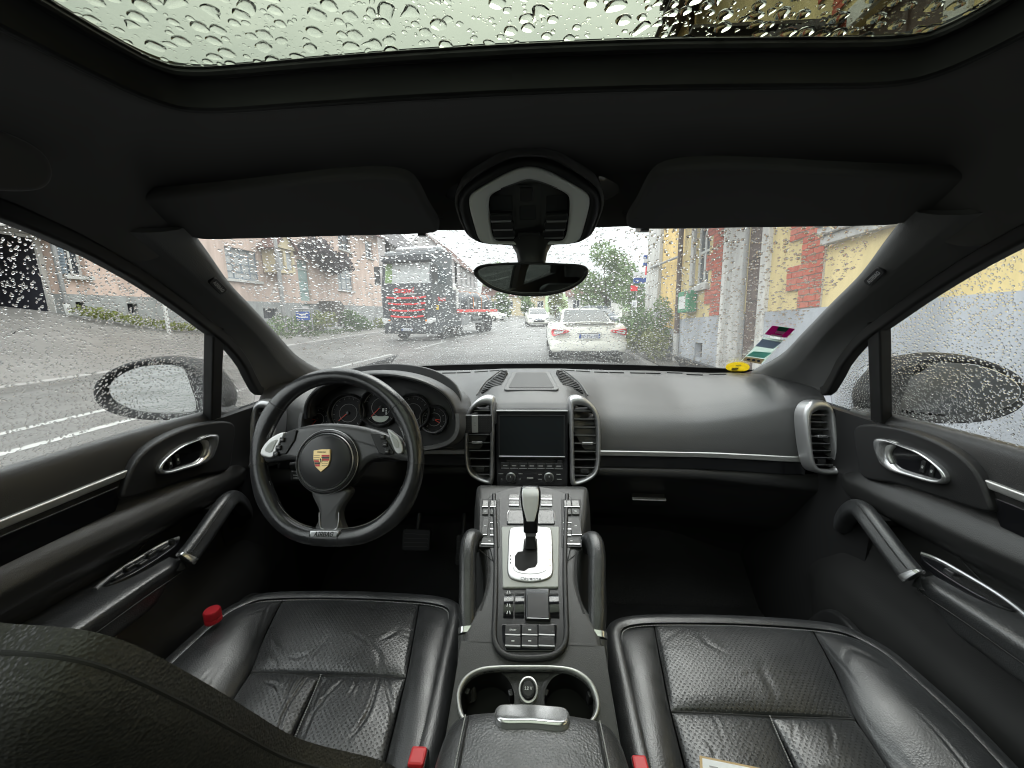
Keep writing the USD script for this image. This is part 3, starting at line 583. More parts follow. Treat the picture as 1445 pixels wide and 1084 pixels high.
obj('arm', YP.mesh(tube(smooth([(lq[0], lq[1] + .45, .0), (lq[0], lq[1] + .5, .2), (lq[0], lq[1] + .42, .36)], 14), .015)), M['carblack'], ln); obj('lamp_body', YP.mesh(moved(turn(lathe([(0, 0), (.07, .02), (.12, .28), (.05, .36), (0, .4)], 6), (1, 0, 0), -90), (lq[0], lq[1], .36))), M['carblack'], ln, sm=False)
och = thing('ochre_house', label='narrow ochre house with grey corner pilaster beyond the yellow house', cat='house')
OP = Plane((3.62, 5, 0), (0, -1, .02), (0, .02, 1), (-1, 0, 0))
ow = [rect(A(11.3), 4.6, A(10.2), 6.2)]
wall(OP, rect(A(11.3), .9, A(9.33), 8.2), [rect(A(11.0), 4.7, A(10.1), 6.2)], .35, 'ochrewall', och); window(OP, rect(A(11.0), 4.7, A(10.1), 6.2), och)
wall(OP, rect(A(11.3), -.6, A(9.33), .9), [], .35, 'bluegrey', och, 'plinth', .03)
obj('pilaster', OP.mesh(slab(rect(A(12.4), -.6, A(11.31), 8.2), -.4, .09, .02)), M['stonetrim'], och, sm=False)
obj('meter_box', OP.mesh(slab(rect(*OP.px([(931, 436)])[0], *OP.px([(947, 447)])[0]), .0, .14, .01)), M['plinthgrey'], och, sm=False)
q = OP.px([(924, 378), (968, 361)]); obj('cable_rail', OP.mesh(trimesh.creation.cylinder(.03, segment=[(q[0][0], q[0][1], .12), (q[1][0], q[1][1], .12)])), M['zinc'], och)
obj('end_wall', OP.mesh(brect(A(12.75), -.6, A(12.41), 8.2, -8, .0)), M['stonetrim'], och, sm=False)
tiled_roof(OP, A(12.9), A(9.4), 8.2, 4, 40, .3, 'darkroof', och)
def board_sign(u0, v0, u1, v1, x, name, mats, label, text=None):
    """A projecting sign, its face across the street."""
    pa, pb = at(u0, v1, x=x), None; y = pa[1]; pl = Plane((0, y, 0), (1, 0, 0), (0, 0, 1), (0, -1, 0)); t = thing(name, label=label, cat='sign')
    q = pl.px([(u0, v1), (u1, v0)]); (x0, z0), (x1, z1) = q; n = len(mats)
    for i, m in enumerate(mats): obj('panel', pl.mesh(slab(rrect(x0, z0 + (z1 - z0) * i / n, x1, z0 + (z1 - z0) * (i + 1) / n, .01), -.06, .02 + .002 * i, .004)), M[m], t, sm=False)
    obj('bracket', pl.mesh(cat(brect(x1 + .002, (z0 + z1) / 2 - .02, x1 + .35, (z0 + z1) / 2 + .02, -.04, .0))), M['zinc'], t, sm=False)
    if text:
        tm = meshkit.text_mesh(text, (z1 - z0) * .22, .004); tm.apply_translation(((x0 + x1) / 2 - tm.bounds[1][0] / 2, z0 + (z1 - z0) * .6, .024)); obj('lettering', pl.mesh(tm), M['signwhite'], t, sm=False)
    return t
board_sign(908, 360, 925, 376, 3.6, 'shop_sign', ['signblue', 'signwhite', 'signblue'], 'upper blue and white sign projecting from the grey pilaster')
board_sign(894, 384, 912, 400, 3.7, 'shop_sign', ['signblue', 'signwhite'], 'white over blue sign below the upper blue sign')
board_sign(911, 376, 919, 388, 3.66, 'shop_sign', ['signred'], 'small red sign between the two blue signs')
board_sign(897, 311, 917, 328, 3.6, 'hanging_sign', ['darkwood'], 'dark square sign box high up under the sun visor edge')
board_sign(890, 403, 900, 411, 4.0, 'shop_sign', ['signred'], 'lowest red sign above the pole with two plates')
p = at(895, 472, z=0.1)
ps = thing('parking_sign', label='two small pale plates stacked on a thin pole right of the white sedan', cat='sign')
pl = Plane((p[0], p[1], 0), (1, 0, 0), (0, 0, 1), (0, -1, 0)); q = pl.px([(891, 447), (899, 437), (891, 434), (899, 424)])
obj('pole', tube([(p[0], p[1], 0), (p[0], p[1], 1), (p[0], p[1], q[3][1] + .5)], .03), M['zinc'], ps)
for i in (0, 2): obj('plate', pl.mesh(slab(rrect(*q[i], *q[i + 1], .02), .03, .045, .004)), M['signwhite'], ps, sm=False)
obj('lettering', pl.mesh(cat(*[brect(q[i][0] + .05, q[i][1] + .1 + .09 * k, q[i + 1][0] - .06, q[i][1] + .13 + .09 * k, .045, .047) for i in (0, 2) for k in range(2)])), M['ink'], ps, sm=False)
shrub('roadside_bush', [(3.0 + .2 * (i % 3), 9.6 + .5 * i, .45 + .1 * math.sin(i * 2.0)) for i in range(7)], [.38] * 7, 2600, .055, 'leafyellow', 'yellow green wild bush at the foot of the ochre house', 41, 'bush')
shrub('roadside_bush', [(3.1 + .15 * (i % 3), 11.3 + .5 * i, .8 + .15 * math.sin(i * 1.3)) for i in range(5)], [.42] * 5, 2600, .055, 'leafdark', 'dark green taller bush right behind the white sedan', 42, 'bush')
shrub('thin_sapling', [(3.2, 9.9, 1.15), (3.2, 9.9, .8), (3.22, 9.95, 1.4)], [.3, .28, .2], 700, .045, 'leafmid', 'thin sapling with sparse leaves in front of the ochre wall', 43, 'sapling')

# ------------------------------------------------------------------ cars
def loft_body(st, n=28):
    """st: (y, half width, z low, z high, corner radius) stations."""
    P = []
    for y, w, z0, z1, r in st:
        q = rrect(-w, z0, w, z1, r, 6); P.append(np.c_[q[:, 0], np.full(len(q), y), q[:, 1]])
    g = grid(V(P), closed_v=True); v = g.vertices; k = len(P[0]); f = [g.faces]
    for row, flip in ((0, 0), (len(P) - 1, 1)):
        c = len(v); v = np.vstack([v, P[row].mean(0)]); i = row * k + np.arange(k); j = row * k + (np.arange(k) + 1) % k
        f.append(np.stack([np.full(k, c), i, j] if flip else [np.full(k, c), j, i], 1))
    t = T(v, np.vstack(f)); t.fix_normals(); return t
def wheel_at(parent, x, y, r, w=0.22):
    g = group('wheel', parent)
    t = turn(lathe([(r * .62, -w / 2), (r * .94, -w / 2), (r, -w / 2 + .03), (r, w / 2 - .03), (r * .94, w / 2), (r * .62, w / 2), (r * .62, -w / 2)], 28), (0, 1, 0), 90)
    obj('tyre', moved(t, (x, y, r)), M['rubber'], g)
    spokes = [turn(box(-w * .3, -.03, .03, w * .42, .03, r * .62), (1, 0, 0), a) for a in range(0, 360, 72)]
    obj('rim', moved(cat(turn(lathe([(r * .56, -w / 2 + .01), (r * .63, -w / 2 + .01), (r * .63, w / 2 - .01), (r * .56, w / 2 - .01), (r * .56, -w / 2 + .01)], 28), (0, 1, 0), 90), turn(lathe([(0, -.06), (.07, -.06), (.07, .06), (0, .06)], 12), (0, 1, 0), 90), *spokes), (x, y, r)), M['alloy'], g, sm=False)
def plate_on(pl, a0, b0, a1, b1, d, parent, text):
    g = group('number_plate', parent)
    obj('plate', pl.mesh(slab(rrect(a0, b0, a1, b1, .01), d, d + .012, .002)), M['plate'], g, sm=False)
    obj('blue_band', pl.mesh(cat(brect(a0 + .004, b0 + .004, a0 + .05, b1 - .004, d + .012, d + .014), brect(a1 - .045, b0 + .004, a1 - .004, b1 - .004, d + .012, d + .014))), M['signblue'], g, sm=False)
    tm = meshkit.text_mesh(text, (b1 - b0) * .62, .003, True); sc = (a1 - a0 - .12) / (tm.bounds[1][0] - tm.bounds[0][0]); tm.apply_scale((min(sc, 1.2), 1, 1)); tm.apply_translation(((a0 + a1) / 2 - (tm.bounds[0][0] + tm.bounds[1][0]) / 2, b0 + (b1 - b0) * .2, d + .012)); obj('characters', pl.mesh(tm), M['ink'], g, sm=False)
sed = thing('white_sedan', (1.42, 9.65, 0.03), -1.0, label='white sedan with red tail lights parked ahead of the bonnet', cat='car')
obj('body', loft_body([(0, .70, .30, .80, .12), (.03, .84, .24, .86, .14), (.1, .91, .2, .9, .16), (.3, .955, .18, .93, .18), (.7, .97, .18, .93, .2), (1.4, .975, .18, .92, .2), (3.4, .97, .18, .9, .2), (4.4, .94, .2, .84, .2), (4.85, .86, .24, .74, .18), (5.0, .7, .3, .62, .12)]), M['carwhite'], sed, sm=60)
obj('boot_lid', loft_body([(.06, .60, .78, .93, .06), (.12, .72, .75, .955, .06), (.5, .78, .75, .955, .06), (.95, .80, .75, .95, .06)]), M['carwhite'], sed, sm=60)
gh_st = [(.62, .70, .9), (1.0, .665, 1.08), (1.35, .63, 1.2), (1.75, .58, 1.285), (2.3, .56, 1.31), (2.9, .57, 1.28), (3.4, .62, 1.12), (3.9, .68, .9)]
obj('cabin', loft_body([(y, w, .8, z, .12) for y, w, z in gh_st]), M['carwhite'], sed, sm=60)
P = [[(s * (w - .085), y - .012, z + .004) for s in np.linspace(-1, 1, 9)] for y, w, z in [(.70, .70, .945), (1.0, .665, 1.083), (1.35, .63, 1.203), (1.66, .59, 1.268)]]
obj('rear_window', shell(V(P), .01, (0, -5, 3)), M['tintpane'], sed)
for s in (-1, 1): obj('side_window', shell(V([[(s * (np.interp(y, [1, 2.3, 3.3], [.69, .60, .66]) + .1 * (1 - t)), y, .93 + .3 * t * np.interp(y, [1.0, 1.6, 3.0, 3.6], [.3, 1, 1, .2])) for y in np.linspace(1.1, 3.4, 10)] for t in (0, .5, 1)]), .01, (s * 9, 2, 1)), M['darkpane'], sed)
SB = Plane((0, 0.0, 0), (1, 0, 0), (0, 0, 1), (0, -1, 0))
def on_rear(pts, d0, d1, b=.01):
    m = slab(smooth(pts, 40, True), 0, .05, b); v = m.vertices; a = np.abs(v[:, 0]); v[:, 2] = v[:, 2] * (d1 - d0) / .05 + d0 - np.interp(a, [0, .6, .8, .88, .95], [0, .0, .035, .09, .22]); v[:, 2] += .075; m.vertices = v; return SB.mesh(m)
for s in (-1, 1):
    tl = group('tail_light', sed)
    obj('lens', on_rear([(s * .50, .765), (s * .66, .79), (s * .86, .81), (s * .925, .79), (s * .93, .70), (s * .9, .64), (s * .7, .69), (s * .53, .73)], -.06, .012), M['redlens'], tl, sm=50)
    obj('reflector', on_rear([(s * .66, .75), (s * .85, .765), (s * .86, .715), (s * .68, .715)], .0, .016, .004), M['clearlens'], tl, sm=50)
    obj('bumper_reflector', SB.mesh(brect(s * .5, .425, s * .72, .445, -.12, .006 - .04)), M['redlens'], sed, sm=False)
    obj('exhaust', SB.mesh(moved(cat(*[moved(trimesh.creation.annulus(.035, .045, .2), (x, 0, 0)) for x in (-.05, .05)]), (s * .62, .25, -.02))), M['alloy'], sed)
plate_on(SB, -.26, .575, .26, .685, .022, sed, 'EZ-701-VX')
obj('bumper', loft_body([(-.035, .72, .28, .50, .08), (0.0, .88, .24, .53, .1), (.1, .95, .22, .54, .1), (.3, .965, .22, .54, .1)]), M['carwhite'], sed, sm=60)
obj('diffuser', loft_body([(-.02, .7, .17, .27, .03), (.1, .85, .15, .26, .03)]), M['rubber'], sed)
obj('boot_spoiler', SB.mesh(slab(smooth([(-.62, .935), (0, .962), (.62, .935), (0, .985)], 30, True), -.22, .015 - .06, .004)), M['carwhite'], sed); obj('boot_gap', SB.mesh(cat(brect(-.6, .918, .6, .926, -.02, .008 - .06))), M['rubber'], sed, sm=False)
obj('chrome_bar', SB.mesh(slab(rrect(-.3, .695, .3, .715, .008), -.02, .026, .006)), M['alloy'], sed)
obj('emblem', SB.mesh(cat(moved(trimesh.creation.cylinder(.012, .01), (0, .8, .012)), brect(-.004, .77, .004, .83, .006, .014), brect(-.03, .8, -.024, .83, .006, .014), brect(.024, .8, .03, .83, .006, .014))), M['alloy'], sed)
for x, y in ((-.86, .95), (.86, .95), (-.86, 3.95), (.86, 3.95)): wheel_at(sed, x, y, .33)
def hatch(loc, rz, paint, label, grp=None):
    c = thing('parked_car', loc, rz, label=label, cat='car', group=grp)
    obj('body', loft_body([(0, .6, .3, .62, .1), (.06, .78, .22, .72, .14), (.3, .86, .18, .82, .18), (1.0, .88, .18, .92, .2), (3.4, .88, .18, .95, .2), (3.9, .82, .22, .92, .18), (4.05, .68, .3, .8, .12)]), M[paint], c, sm=60)
    obj('cabin', loft_body([(.9, .74, .8, .93, .05), (1.3, .72, .8, 1.2, .12), (1.75, .66, .8, 1.42, .14), (2.6, .64, .8, 1.46, .14), (3.4, .66, .8, 1.38, .14), (3.85, .72, .8, 1.0, .1)]), M[paint], c, sm=60)
    obj('windscreen', shell(V([[(s * (w - .07), y - .015, z + .01) for s in np.linspace(-1, 1, 7)] for y, w, z in [(.96, .74, .96), (1.3, .72, 1.2), (1.68, .67, 1.385)]]), .01, (0, -5, 3)), M['darkpane'], c)
    for s in (-1, 1):
        obj('side_window', shell(V([[(s * (np.interp(y, [1, 2.3, 3.6], [.745, .70, .745]) + .03 * (1 - t)), y, .97 + .36 * t * np.interp(y, [1.2, 1.8, 3.2, 3.7], [.35, 1, 1, .4])) for y in np.linspace(1.3, 3.6, 8)] for t in (0, 1)]), .01, (s * 9, 2, 1)), M['darkpane'], c)
        obj('headlight', SB.mesh(slab(smooth([(s * .5, .58), (s * .78, .64), (s * .8, .74), (s * .55, .68)], 24, True), -.25, .0, .01)), M['clearlens'], c)
        obj('mirror', rbox(s * .80, 1.25, .92, s * 1.0, 1.36, 1.06, .04), M[paint], c)
    obj('grille', SB.mesh(slab(rrect(-.45, .34, .45, .5, .04), -.1, .005, .01)), M['rubber'], c)
    plate_on(SB, -.26, .5, .26, .61, .0, c, 'DM-240-KE')
    for x, y in ((-.78, .8), (.78, .8), (-.78, 3.3), (.78, 3.3)): wheel_at(c, x, y, .31)
    return c
hatch((0.55, 30.5, 0.0), 4, 'carwhite', 'small white hatchback coming down the road left of the sedan')
hatch((-3.4, 47, 0.05), 60, 'carwhite', 'white car standing sideways at the far roadside behind the truck')
hatch((4.9, 25.5, 0.1), 12, 'cargrey', 'dark car half hidden behind the right edge of the white sedan')

# ------------------------------------------------------------------ truck
trk = thing('flatbed_truck', (-5.45, 17.1, 0), -12.0, label='dark flatbed truck with red grille bars coming towards the car', cat='truck')
TP = Plane((0, 0, 0), (1, 0, 0), (0, 0, 1), (0, -1, 0))
cw = 1.22
prof = [(.0, .35), (-.05, .9), (-.04, 2.2), (.03, 2.5), (.2, 3.45), (.42, 3.82), (.62, 3.92), (2.1, 3.94), (2.15, .9), (2.1, .6), (.9, .6), (.8, .35)]
cab = trimesh.creation.extrude_polygon(sg.Polygon(prof).buffer(.04).buffer(-.0), 2 * cw); cab.vertices = np.c_[cab.vertices[:, 2] - cw, cab.vertices[:, 0], cab.vertices[:, 1]]; cab.fix_normals()
obj('cab', cab, M['truckgrey'], trk, sm=30)
ws = lambda z: np.interp(z, [2.2, 2.5, 3.45], [-.085, -.015, .155])
obj('windscreen', shell(V([[(x, ws(z), z) for x in np.linspace(-1.08, 1.08, 7)] for z in (2.5, 2.8, 3.1, 3.38)]), .02, (0, -9, 3)), M['curtain'], trk)
obj('side_curtain', shell(V([[(x, ws(z) - .012, z) for x in (-1.06, -.72)] for z in (2.52, 2.95, 3.36)]), .008, (0, -9, 3)), M['leafmid'], trk)
obj('sun_visor', TP.mesh(slab(rrect(-1.15, 3.42, 1.15, 3.7, .06), -.5, .10, .03)), M['truckgrey'], trk)
obj('roof_deflector', loft_body([(.55, .8, 3.9, 4.02, .05), (.9, .95, 3.9, 4.16, .08), (1.9, 1.0, 3.9, 4.25, .1)]), M['trucksteel'], trk)
for k, z in enumerate((1.05, 1.32, 1.6, 1.86)):
    w = .80 + .05 * k; xs = np.linspace(-w, w, 17); path = np.c_[xs, -.12 - .03 * np.cos(xs / w * 1.5), z + .05 * (np.abs(xs) / w) ** 2.5]
    obj('grille_bar', sweep(path, rrect(-.03, -.042, .03, .042, .02), (0, 0, 1)), M['truckred'], trk)
obj('grille', TP.mesh(slab(rrect(-.95, .98, .95, 1.95, .08), -.02, .09, .02)), M['rubber'], trk)
tm = meshkit.text_mesh('Caspari', .2, .01, True); tm.vertices[:, 0] += .25 * tm.vertices[:, 1]; tm.apply_translation((-.62, 2.1, .13)); obj('lettering', TP.mesh(tm), M['truckred'], trk, sm=False)
obj('name_strip', TP.mesh(slab(rrect(-.1, 2.02, .5, 2.06, .01), .05, .14, .004)), M['signwhite'], trk)
obj('bumper', loft_body([(-.18, 1.0, .38, .78, .1), (-.1, 1.2, .34, .84, .12), (.5, 1.25, .34, .84, .12)]), M['truckgrey'], trk)
for s in (-1, 1):
    obj('headlight', TP.mesh(slab(smooth([(s * .88, .78), (s * 1.22, .82), (s * 1.24, 1.0), (s * .92, .94)], 24, True), -.1, .14, .02)), M['clearlens'], trk)
    obj('indicator', TP.mesh(slab(rrect(s * .86, .86, s * .95, .94, .02), .02, .15, .01)), M['amberlens'], trk)
    obj('mirror', rbox(s * 1.28, -.16, 2.45, s * 1.5, .02, 3.25, .05), M['rubber'], trk); obj('mirror_arm', tube([(s * 1.2, .1, 3.2), (s * 1.3, -.02, 3.22), (s * 1.38, -.05, 3.15)], .02), M['rubber'], trk)
    obj('side_window', rbox(s * 1.262, .5, 2.5, s * 1.268, 1.35, 3.25, .002), M['darkpane'], trk)
    obj('fog_light', TP.mesh(moved(trimesh.creation.cylinder(.06, .06), (s * .85, .58, .17))), M['clearlens'], trk)
plate_on(TP, -.28, .46, .24, .57, .185, trk, 'FS-CK-40')
tm = meshkit.text_mesh('Caspari', .16, .008, True); SPl = Plane((1.27, 0, 0), (0, 1, 0), (0, 0, 1), (1, 0, 0)); tm.apply_translation((.35, 1.75, .0)); obj('side_lettering', SPl.mesh(tm), M['truckred'], trk, sm=False)
obj('side_marker', SPl.mesh(slab(rrect(.2, 1.35, .34, 1.55, .02), -.02, .04, .01)), M['yellowpaint'], trk)
obj('chassis', cat(box(-.5, 1.8, .7, -.35, 9.2, .95), box(.35, 1.8, .7, .5, 9.2, .95), *[box(-.5, y, .72, .5, y + .12, .93) for y in (2.6, 4.2, 5.8, 7.4, 9.0)]), M['rubber'], trk, sm=False)
obj('load_bed', box(-1.24, 2.5, 1.2, 1.24, 9.3, 1.38), M['trucksteel'], trk, sm=False)
obj('red_stripe', cat(box(1.243, 2.5, 1.22, 1.262, 9.3, 1.36), box(-1.262, 2.5, 1.22, -1.243, 9.3, 1.36)), M['truckred'], trk, sm=False)
obj('headboard', box(-1.2, 2.52, 1.385, 1.2, 2.62, 2.3), M['trucksteel'], trk, sm=False)
for y in np.linspace(3.0, 9.0, 6): obj('stake', box(1.16, y, 1.385, 1.235, y + .08, 1.95), M['trucksteel'], trk, sm=False); obj('stake', box(-1.235, y, 1.385, -1.16, y + .08, 1.95), M['trucksteel'], trk, sm=False)
obj('side_tank', SPl.mesh(slab(rrect(3.2, .55, 4.6, 1.1, .12), -.5, -.06, .05)), M['trucksteel'], trk)
obj('side_box', cat(box(.55, 1.9, .55, 1.2, 3.1, 1.15), box(-1.2, 1.9, .55, -.55, 4.4, 1.15), box(-1.1, 4.9, .7, 1.1, 6.0, 1.15)), M['truckgrey'], trk, sm=False)
obj('side_guard', cat(box(1.18, 4.8, .6, 1.22, 6.3, .72), box(1.18, 4.8, .85, 1.22, 6.3, .97)), M['trucksteel'], trk, sm=False)
for s in (-1, 1): obj('mudguard', moved(trimesh.creation.extrude_polygon(sg.Point(0, 0).buffer(.62).difference(sg.Point(0, 0).buffer(.57)).intersection(sg.box(-1, 0.05, 1, 1)), .3).apply_transform(trimesh.transformations.rotation_matrix(math.pi / 2, (1, 0, 0))).apply_transform(trimesh.transformations.rotation_matrix(math.pi / 2, (0, 0, 1))), (s * 1.05 - .15, 7.1, .52)), M['rubber'], trk)
for x, y in ((-1.02, 1.25), (1.02, 1.25), (-1.0, 6.6), (1.0, 6.6), (-1.0, 8.0), (1.0, 8.0)): wheel_at(trk, x, y, .5, .3)
ld = thing('covered_load', label='dark tarpaulin covered load lying on the truck load bed', cat='load')
ca, sa = math.cos(math.radians(-12)), math.sin(math.radians(-12))
lg = loft_body([(4.3, 1.0, 1.386, 1.9, .2), (4.6, 1.08, 1.386, 2.2, .25), (6.0, 1.1, 1.386, 2.35, .3), (7.2, 1.1, 1.386, 2.15, .3), (8.6, 1.08, 1.386, 2.3, .25), (9.0, 1.0, 1.386, 1.9, .2)]); lv = lg.vertices; lv[:, 2] += .05 * np.sin(lv[:, 1] * 7) * (lv[:, 2] > 1.6)
lg.vertices = np.c_[-5.45 + lv[:, 0] * ca - lv[:, 1] * sa, 17.1 + lv[:, 0] * sa + lv[:, 1] * ca, lv[:, 2]]; obj('tarpaulin', lg, M['truckgrey'], ld, sm=50)
for y in (5.2, 6.6, 8.0): obj('strap', sweep(V([(-5.45 + x * ca - y * sa, 17.1 + x * sa + y * ca, z) for x, z in ((-1.12, 1.39), (-1.115, 2.0), (-.9, 2.32), (0, 2.42), (.9, 2.32), (1.115, 2.0), (1.12, 1.39))]), rrect(-.03, -.006, .03, .006, .003), (ca, sa, .2)), M['amberlens'], ld, sm=30)
cr = thing('load_container', label='white curved tank standing on the truck load bed behind the cab', cat='tank')
ctm = turn(lathe([(0, 0), (.5, 0), (.55, .06), (.55, 1.0), (.4, 1.25), (0, 1.35)], 24), (0, 0, 1), 0)
c0 = V([-5.45, 17.1, 0]) + V([math.cos(math.radians(-12)) * .3 - math.sin(math.radians(-12)) * 3.6, math.sin(math.radians(-12)) * .3 + math.cos(math.radians(-12)) * 3.6, 1.384])
obj('shell', moved(ctm, c0), M['whitewall'], cr); obj('lid', moved(trimesh.creation.cylinder(.16, .08), c0 + [0, 0, 1.38]), M['signred'], cr)

# ================================================================== THE CAR
pbr('softpad', (0.046, 0.046, 0.047), 0.44, spec=0.75, var=(5, 0.1), bump=(900, 0.0002, 'cell'))
pbr('plastic', (0.009, 0.009, 0.0095), 0.45, bump=(900, 0.00018, 'cell'))
pbr('smoothplastic', (0.015, 0.015, 0.016), 0.33, bump=(300, 0.0001))
pbr('visorcloth', (0.048, 0.047, 0.046), 0.95, bump=(900, 0.0003), sheen=0.1)
pbr('consoleplastic', (0.040, 0.040, 0.040), 0.4, bump=(900, 0.00015, 'cell'))
pbr('leather', (0.014, 0.0145, 0.0155), 0.35, spec=0.9, var=(30, 0.2), bump=(420, 0.0003, 'cell'), rvar=0.06)
pbr('armleather', (0.024, 0.024, 0.025), 0.38, spec=0.9, var=(30, 0.15), bump=(380, 0.00045, 'cell'), rvar=0.05)
pbr('backleather', (0.030, 0.029, 0.028), 0.45, var=(30, 0.2), bump=(430, 0.0007, 'cell'), rvar=0.06)
pbr('perforated', (0.017, 0.0175, 0.0185), 0.36, spec=0.9, var=(20, 0.2), bump=(300, 0.0003, 'cell'), rvar=0.06, dots=0.0066)
pbr('wheelleather', (0.010, 0.010, 0.011), 0.24, spec=0.8, var=(30, 0.2), bump=(500, 0.00012, 'cell'), rvar=0.06)
pbr('backpanel', (0.010, 0.010, 0.010), 0.85, bump=(500, 0.001), sheen=0.15)
pbr('headlining', (0.070, 0.067, 0.065), 0.95, bump=(900, 0.0003), sheen=0.2)
pbr('doorpad', (0.0085, 0.0085, 0.0085), 0.4, spec=0.7, var=(5, 0.1), bump=(900, 0.0002, 'cell'))
pbr('pillartrim', (0.10, 0.10, 0.10), 0.75, bump=(900, 0.0006))
pbr('seal', (0.008, 0.008, 0.008), 0.6, spec=0.3)
pbr('gloss', (0.006, 0.006, 0.007), 0.08, coat=0.5)
pbr('screen', (0.008, 0.0095, 0.0105), 0.2)
pbr('dialface', (0.008, 0.008, 0.009), 0.5, spec=0.2)
pbr('bonnetpaint', (0.010, 0.011, 0.013), 0.4, spec=0.25)
pbr('mirrorshell', (0.006, 0.0065, 0.007), 0.5, spec=0.15)
pbr('spokegrey', (0.036, 0.036, 0.037), 0.36, spec=0.8)
pbr('satin', (0.52, 0.52, 0.53), 0.33, metal=0.9, bump=(250, 0.0001))
pbr('gearmetal', (0.34, 0.34, 0.34), 0.28, metal=0.95)
pbr('chrome', (0.62, 0.62, 0.63), 0.18, metal=0.93)
pbr('brushed', (0.52, 0.52, 0.51), 0.36, metal=0.88)
pbr('silverplastic', (0.36, 0.37, 0.35), 0.5)
pbr('ringplastic', (0.66, 0.67, 0.64), 0.5)
pbr('silverpaint', (0.82, 0.82, 0.83), 0.25, coat=0.6)
pbr('carpet', (0.010, 0.010, 0.0105), 0.95, bump=(300, 0.004))
pbr('thread', (0.30, 0.30, 0.30), 0.7)
pbr('blackthread', (0.012, 0.012, 0.012), 0.7)
pbr('whiteprint', (0.55, 0.56, 0.56), 0.5)
pbr('greyprint', (0.30, 0.30, 0.30), 0.5)
pbr('redneedle', (0.75, 0.06, 0.03), 0.4)
pbr('lcd', (0.42, 0.46, 0.42), 0.3)
pbr('gold', (0.70, 0.53, 0.26), 0.35, metal=0.6)
pbr('crestred', (0.55, 0.02, 0.03), 0.3)
pbr('crestblack', (0.01, 0.01, 0.01), 0.3)
pbr('redplastic', (0.60, 0.025, 0.03), 0.4)
pbr('redcap', (0.36, 0.01, 0.018), 0.45)
pbr('ivory', (0.72, 0.66, 0.48), 0.5)
pbr('mirrorglass', (0.82, 0.84, 0.84), 0.012, metal=1.0)
pbr('paper', (0.72, 0.73, 0.75), 0.7, var=(30, 0.06))
pbr('kraft', (0.45, 0.32, 0.17), 0.8)
def decal(name, col, thin=0.72):
    M[name] = usdkit.material(stage, '/World/Looks/' + name, {'p': ('principled_bsdf', {'base_color': col, 'roughness': 0.5}), 't': ('translucent_bsdf', {'color': col}), 'm': ('mix_closure', {'fac': thin})}, [('p.BSDF', 'm.closure1'), ('t.BSDF', 'm.closure2')], surface='m.closure')
for _n, _c in (('stickerpurple', (0.33, 0.02, 0.19)), ('stickergreen', (0.04, 0.36, 0.17)), ('stickerteal', (0.25, 0.52, 0.48)), ('stickergrey', (0.42, 0.44, 0.54)), ('stickerpale', (0.72, 0.80, 0.77)), ('stickertan', (0.66, 0.53, 0.40)), ('stickeryellow', (0.80, 0.68, 0.12)), ('stickerwhite', (0.8, 0.82, 0.82))): decal(_n, _c)
def pane_mat(name, tint, refl=0.05, film=0.0):
    M[name] = usdkit.material(stage, '/World/Looks/' + name, {
        'lw': ('layer_weight', {'blend': 0.5}), 'pw': ('math', {'math_type': 'power', 'value2': 5.0}), 'ma': ('math', {'math_type': 'multiply_add', 'value2': 0.9, 'value3': refl}),
        't': ('transparent_bsdf', {'color': tint}), 'g': ('glossy_bsdf', {'color': (1, 1, 1), 'roughness': 0.0}), 'tl': ('translucent_bsdf', {'color': (1, 1, 1)}), 'w': ('mix_closure', {'fac': film}), 'm': ('mix_closure', {})},
        [('lw.facing', 'pw.value1'), ('pw.value', 'ma.value1'), ('ma.value', 'm.fac'), ('t.BSDF', 'w.closure1'), ('tl.BSDF', 'w.closure2'), ('w.closure', 'm.closure1'), ('g.BSDF', 'm.closure2')], surface='m.closure')
pane_mat('clearglass', (0.97, 0.985, 0.975), 0.02)
pane_mat('wetglass', (0.97, 0.985, 0.975), 0.02, 0.010)
pane_mat('roofglass', (0.53, 0.555, 0.49), 0.03)
pane_mat('privacyglass', (0.28, 0.30, 0.28), 0.03)
usdkit.material(stage, '/World/Looks/water', {'p': ('principled_bsdf', {'base_color': (1, 1, 1), 'roughness': 0.0, 'ior': 1.33, 'transmission_weight': 1.0})}, [], surface='p.BSDF')
M['water'] = UsdShade.Material.Get(stage, '/World/Looks/water')

car = thing('car', label='black leather cabin of a right lane car with rain on every window, filling the foreground', cat='car')
CABIN = V([0, .45, 1.15])
S2 = (1, -1)
def lr(tm, s): return tm if s > 0 else mirror(tm)
def xg(z): return 0.80 - (z - 1.085) * 0.30            # leaning plane of the side glass

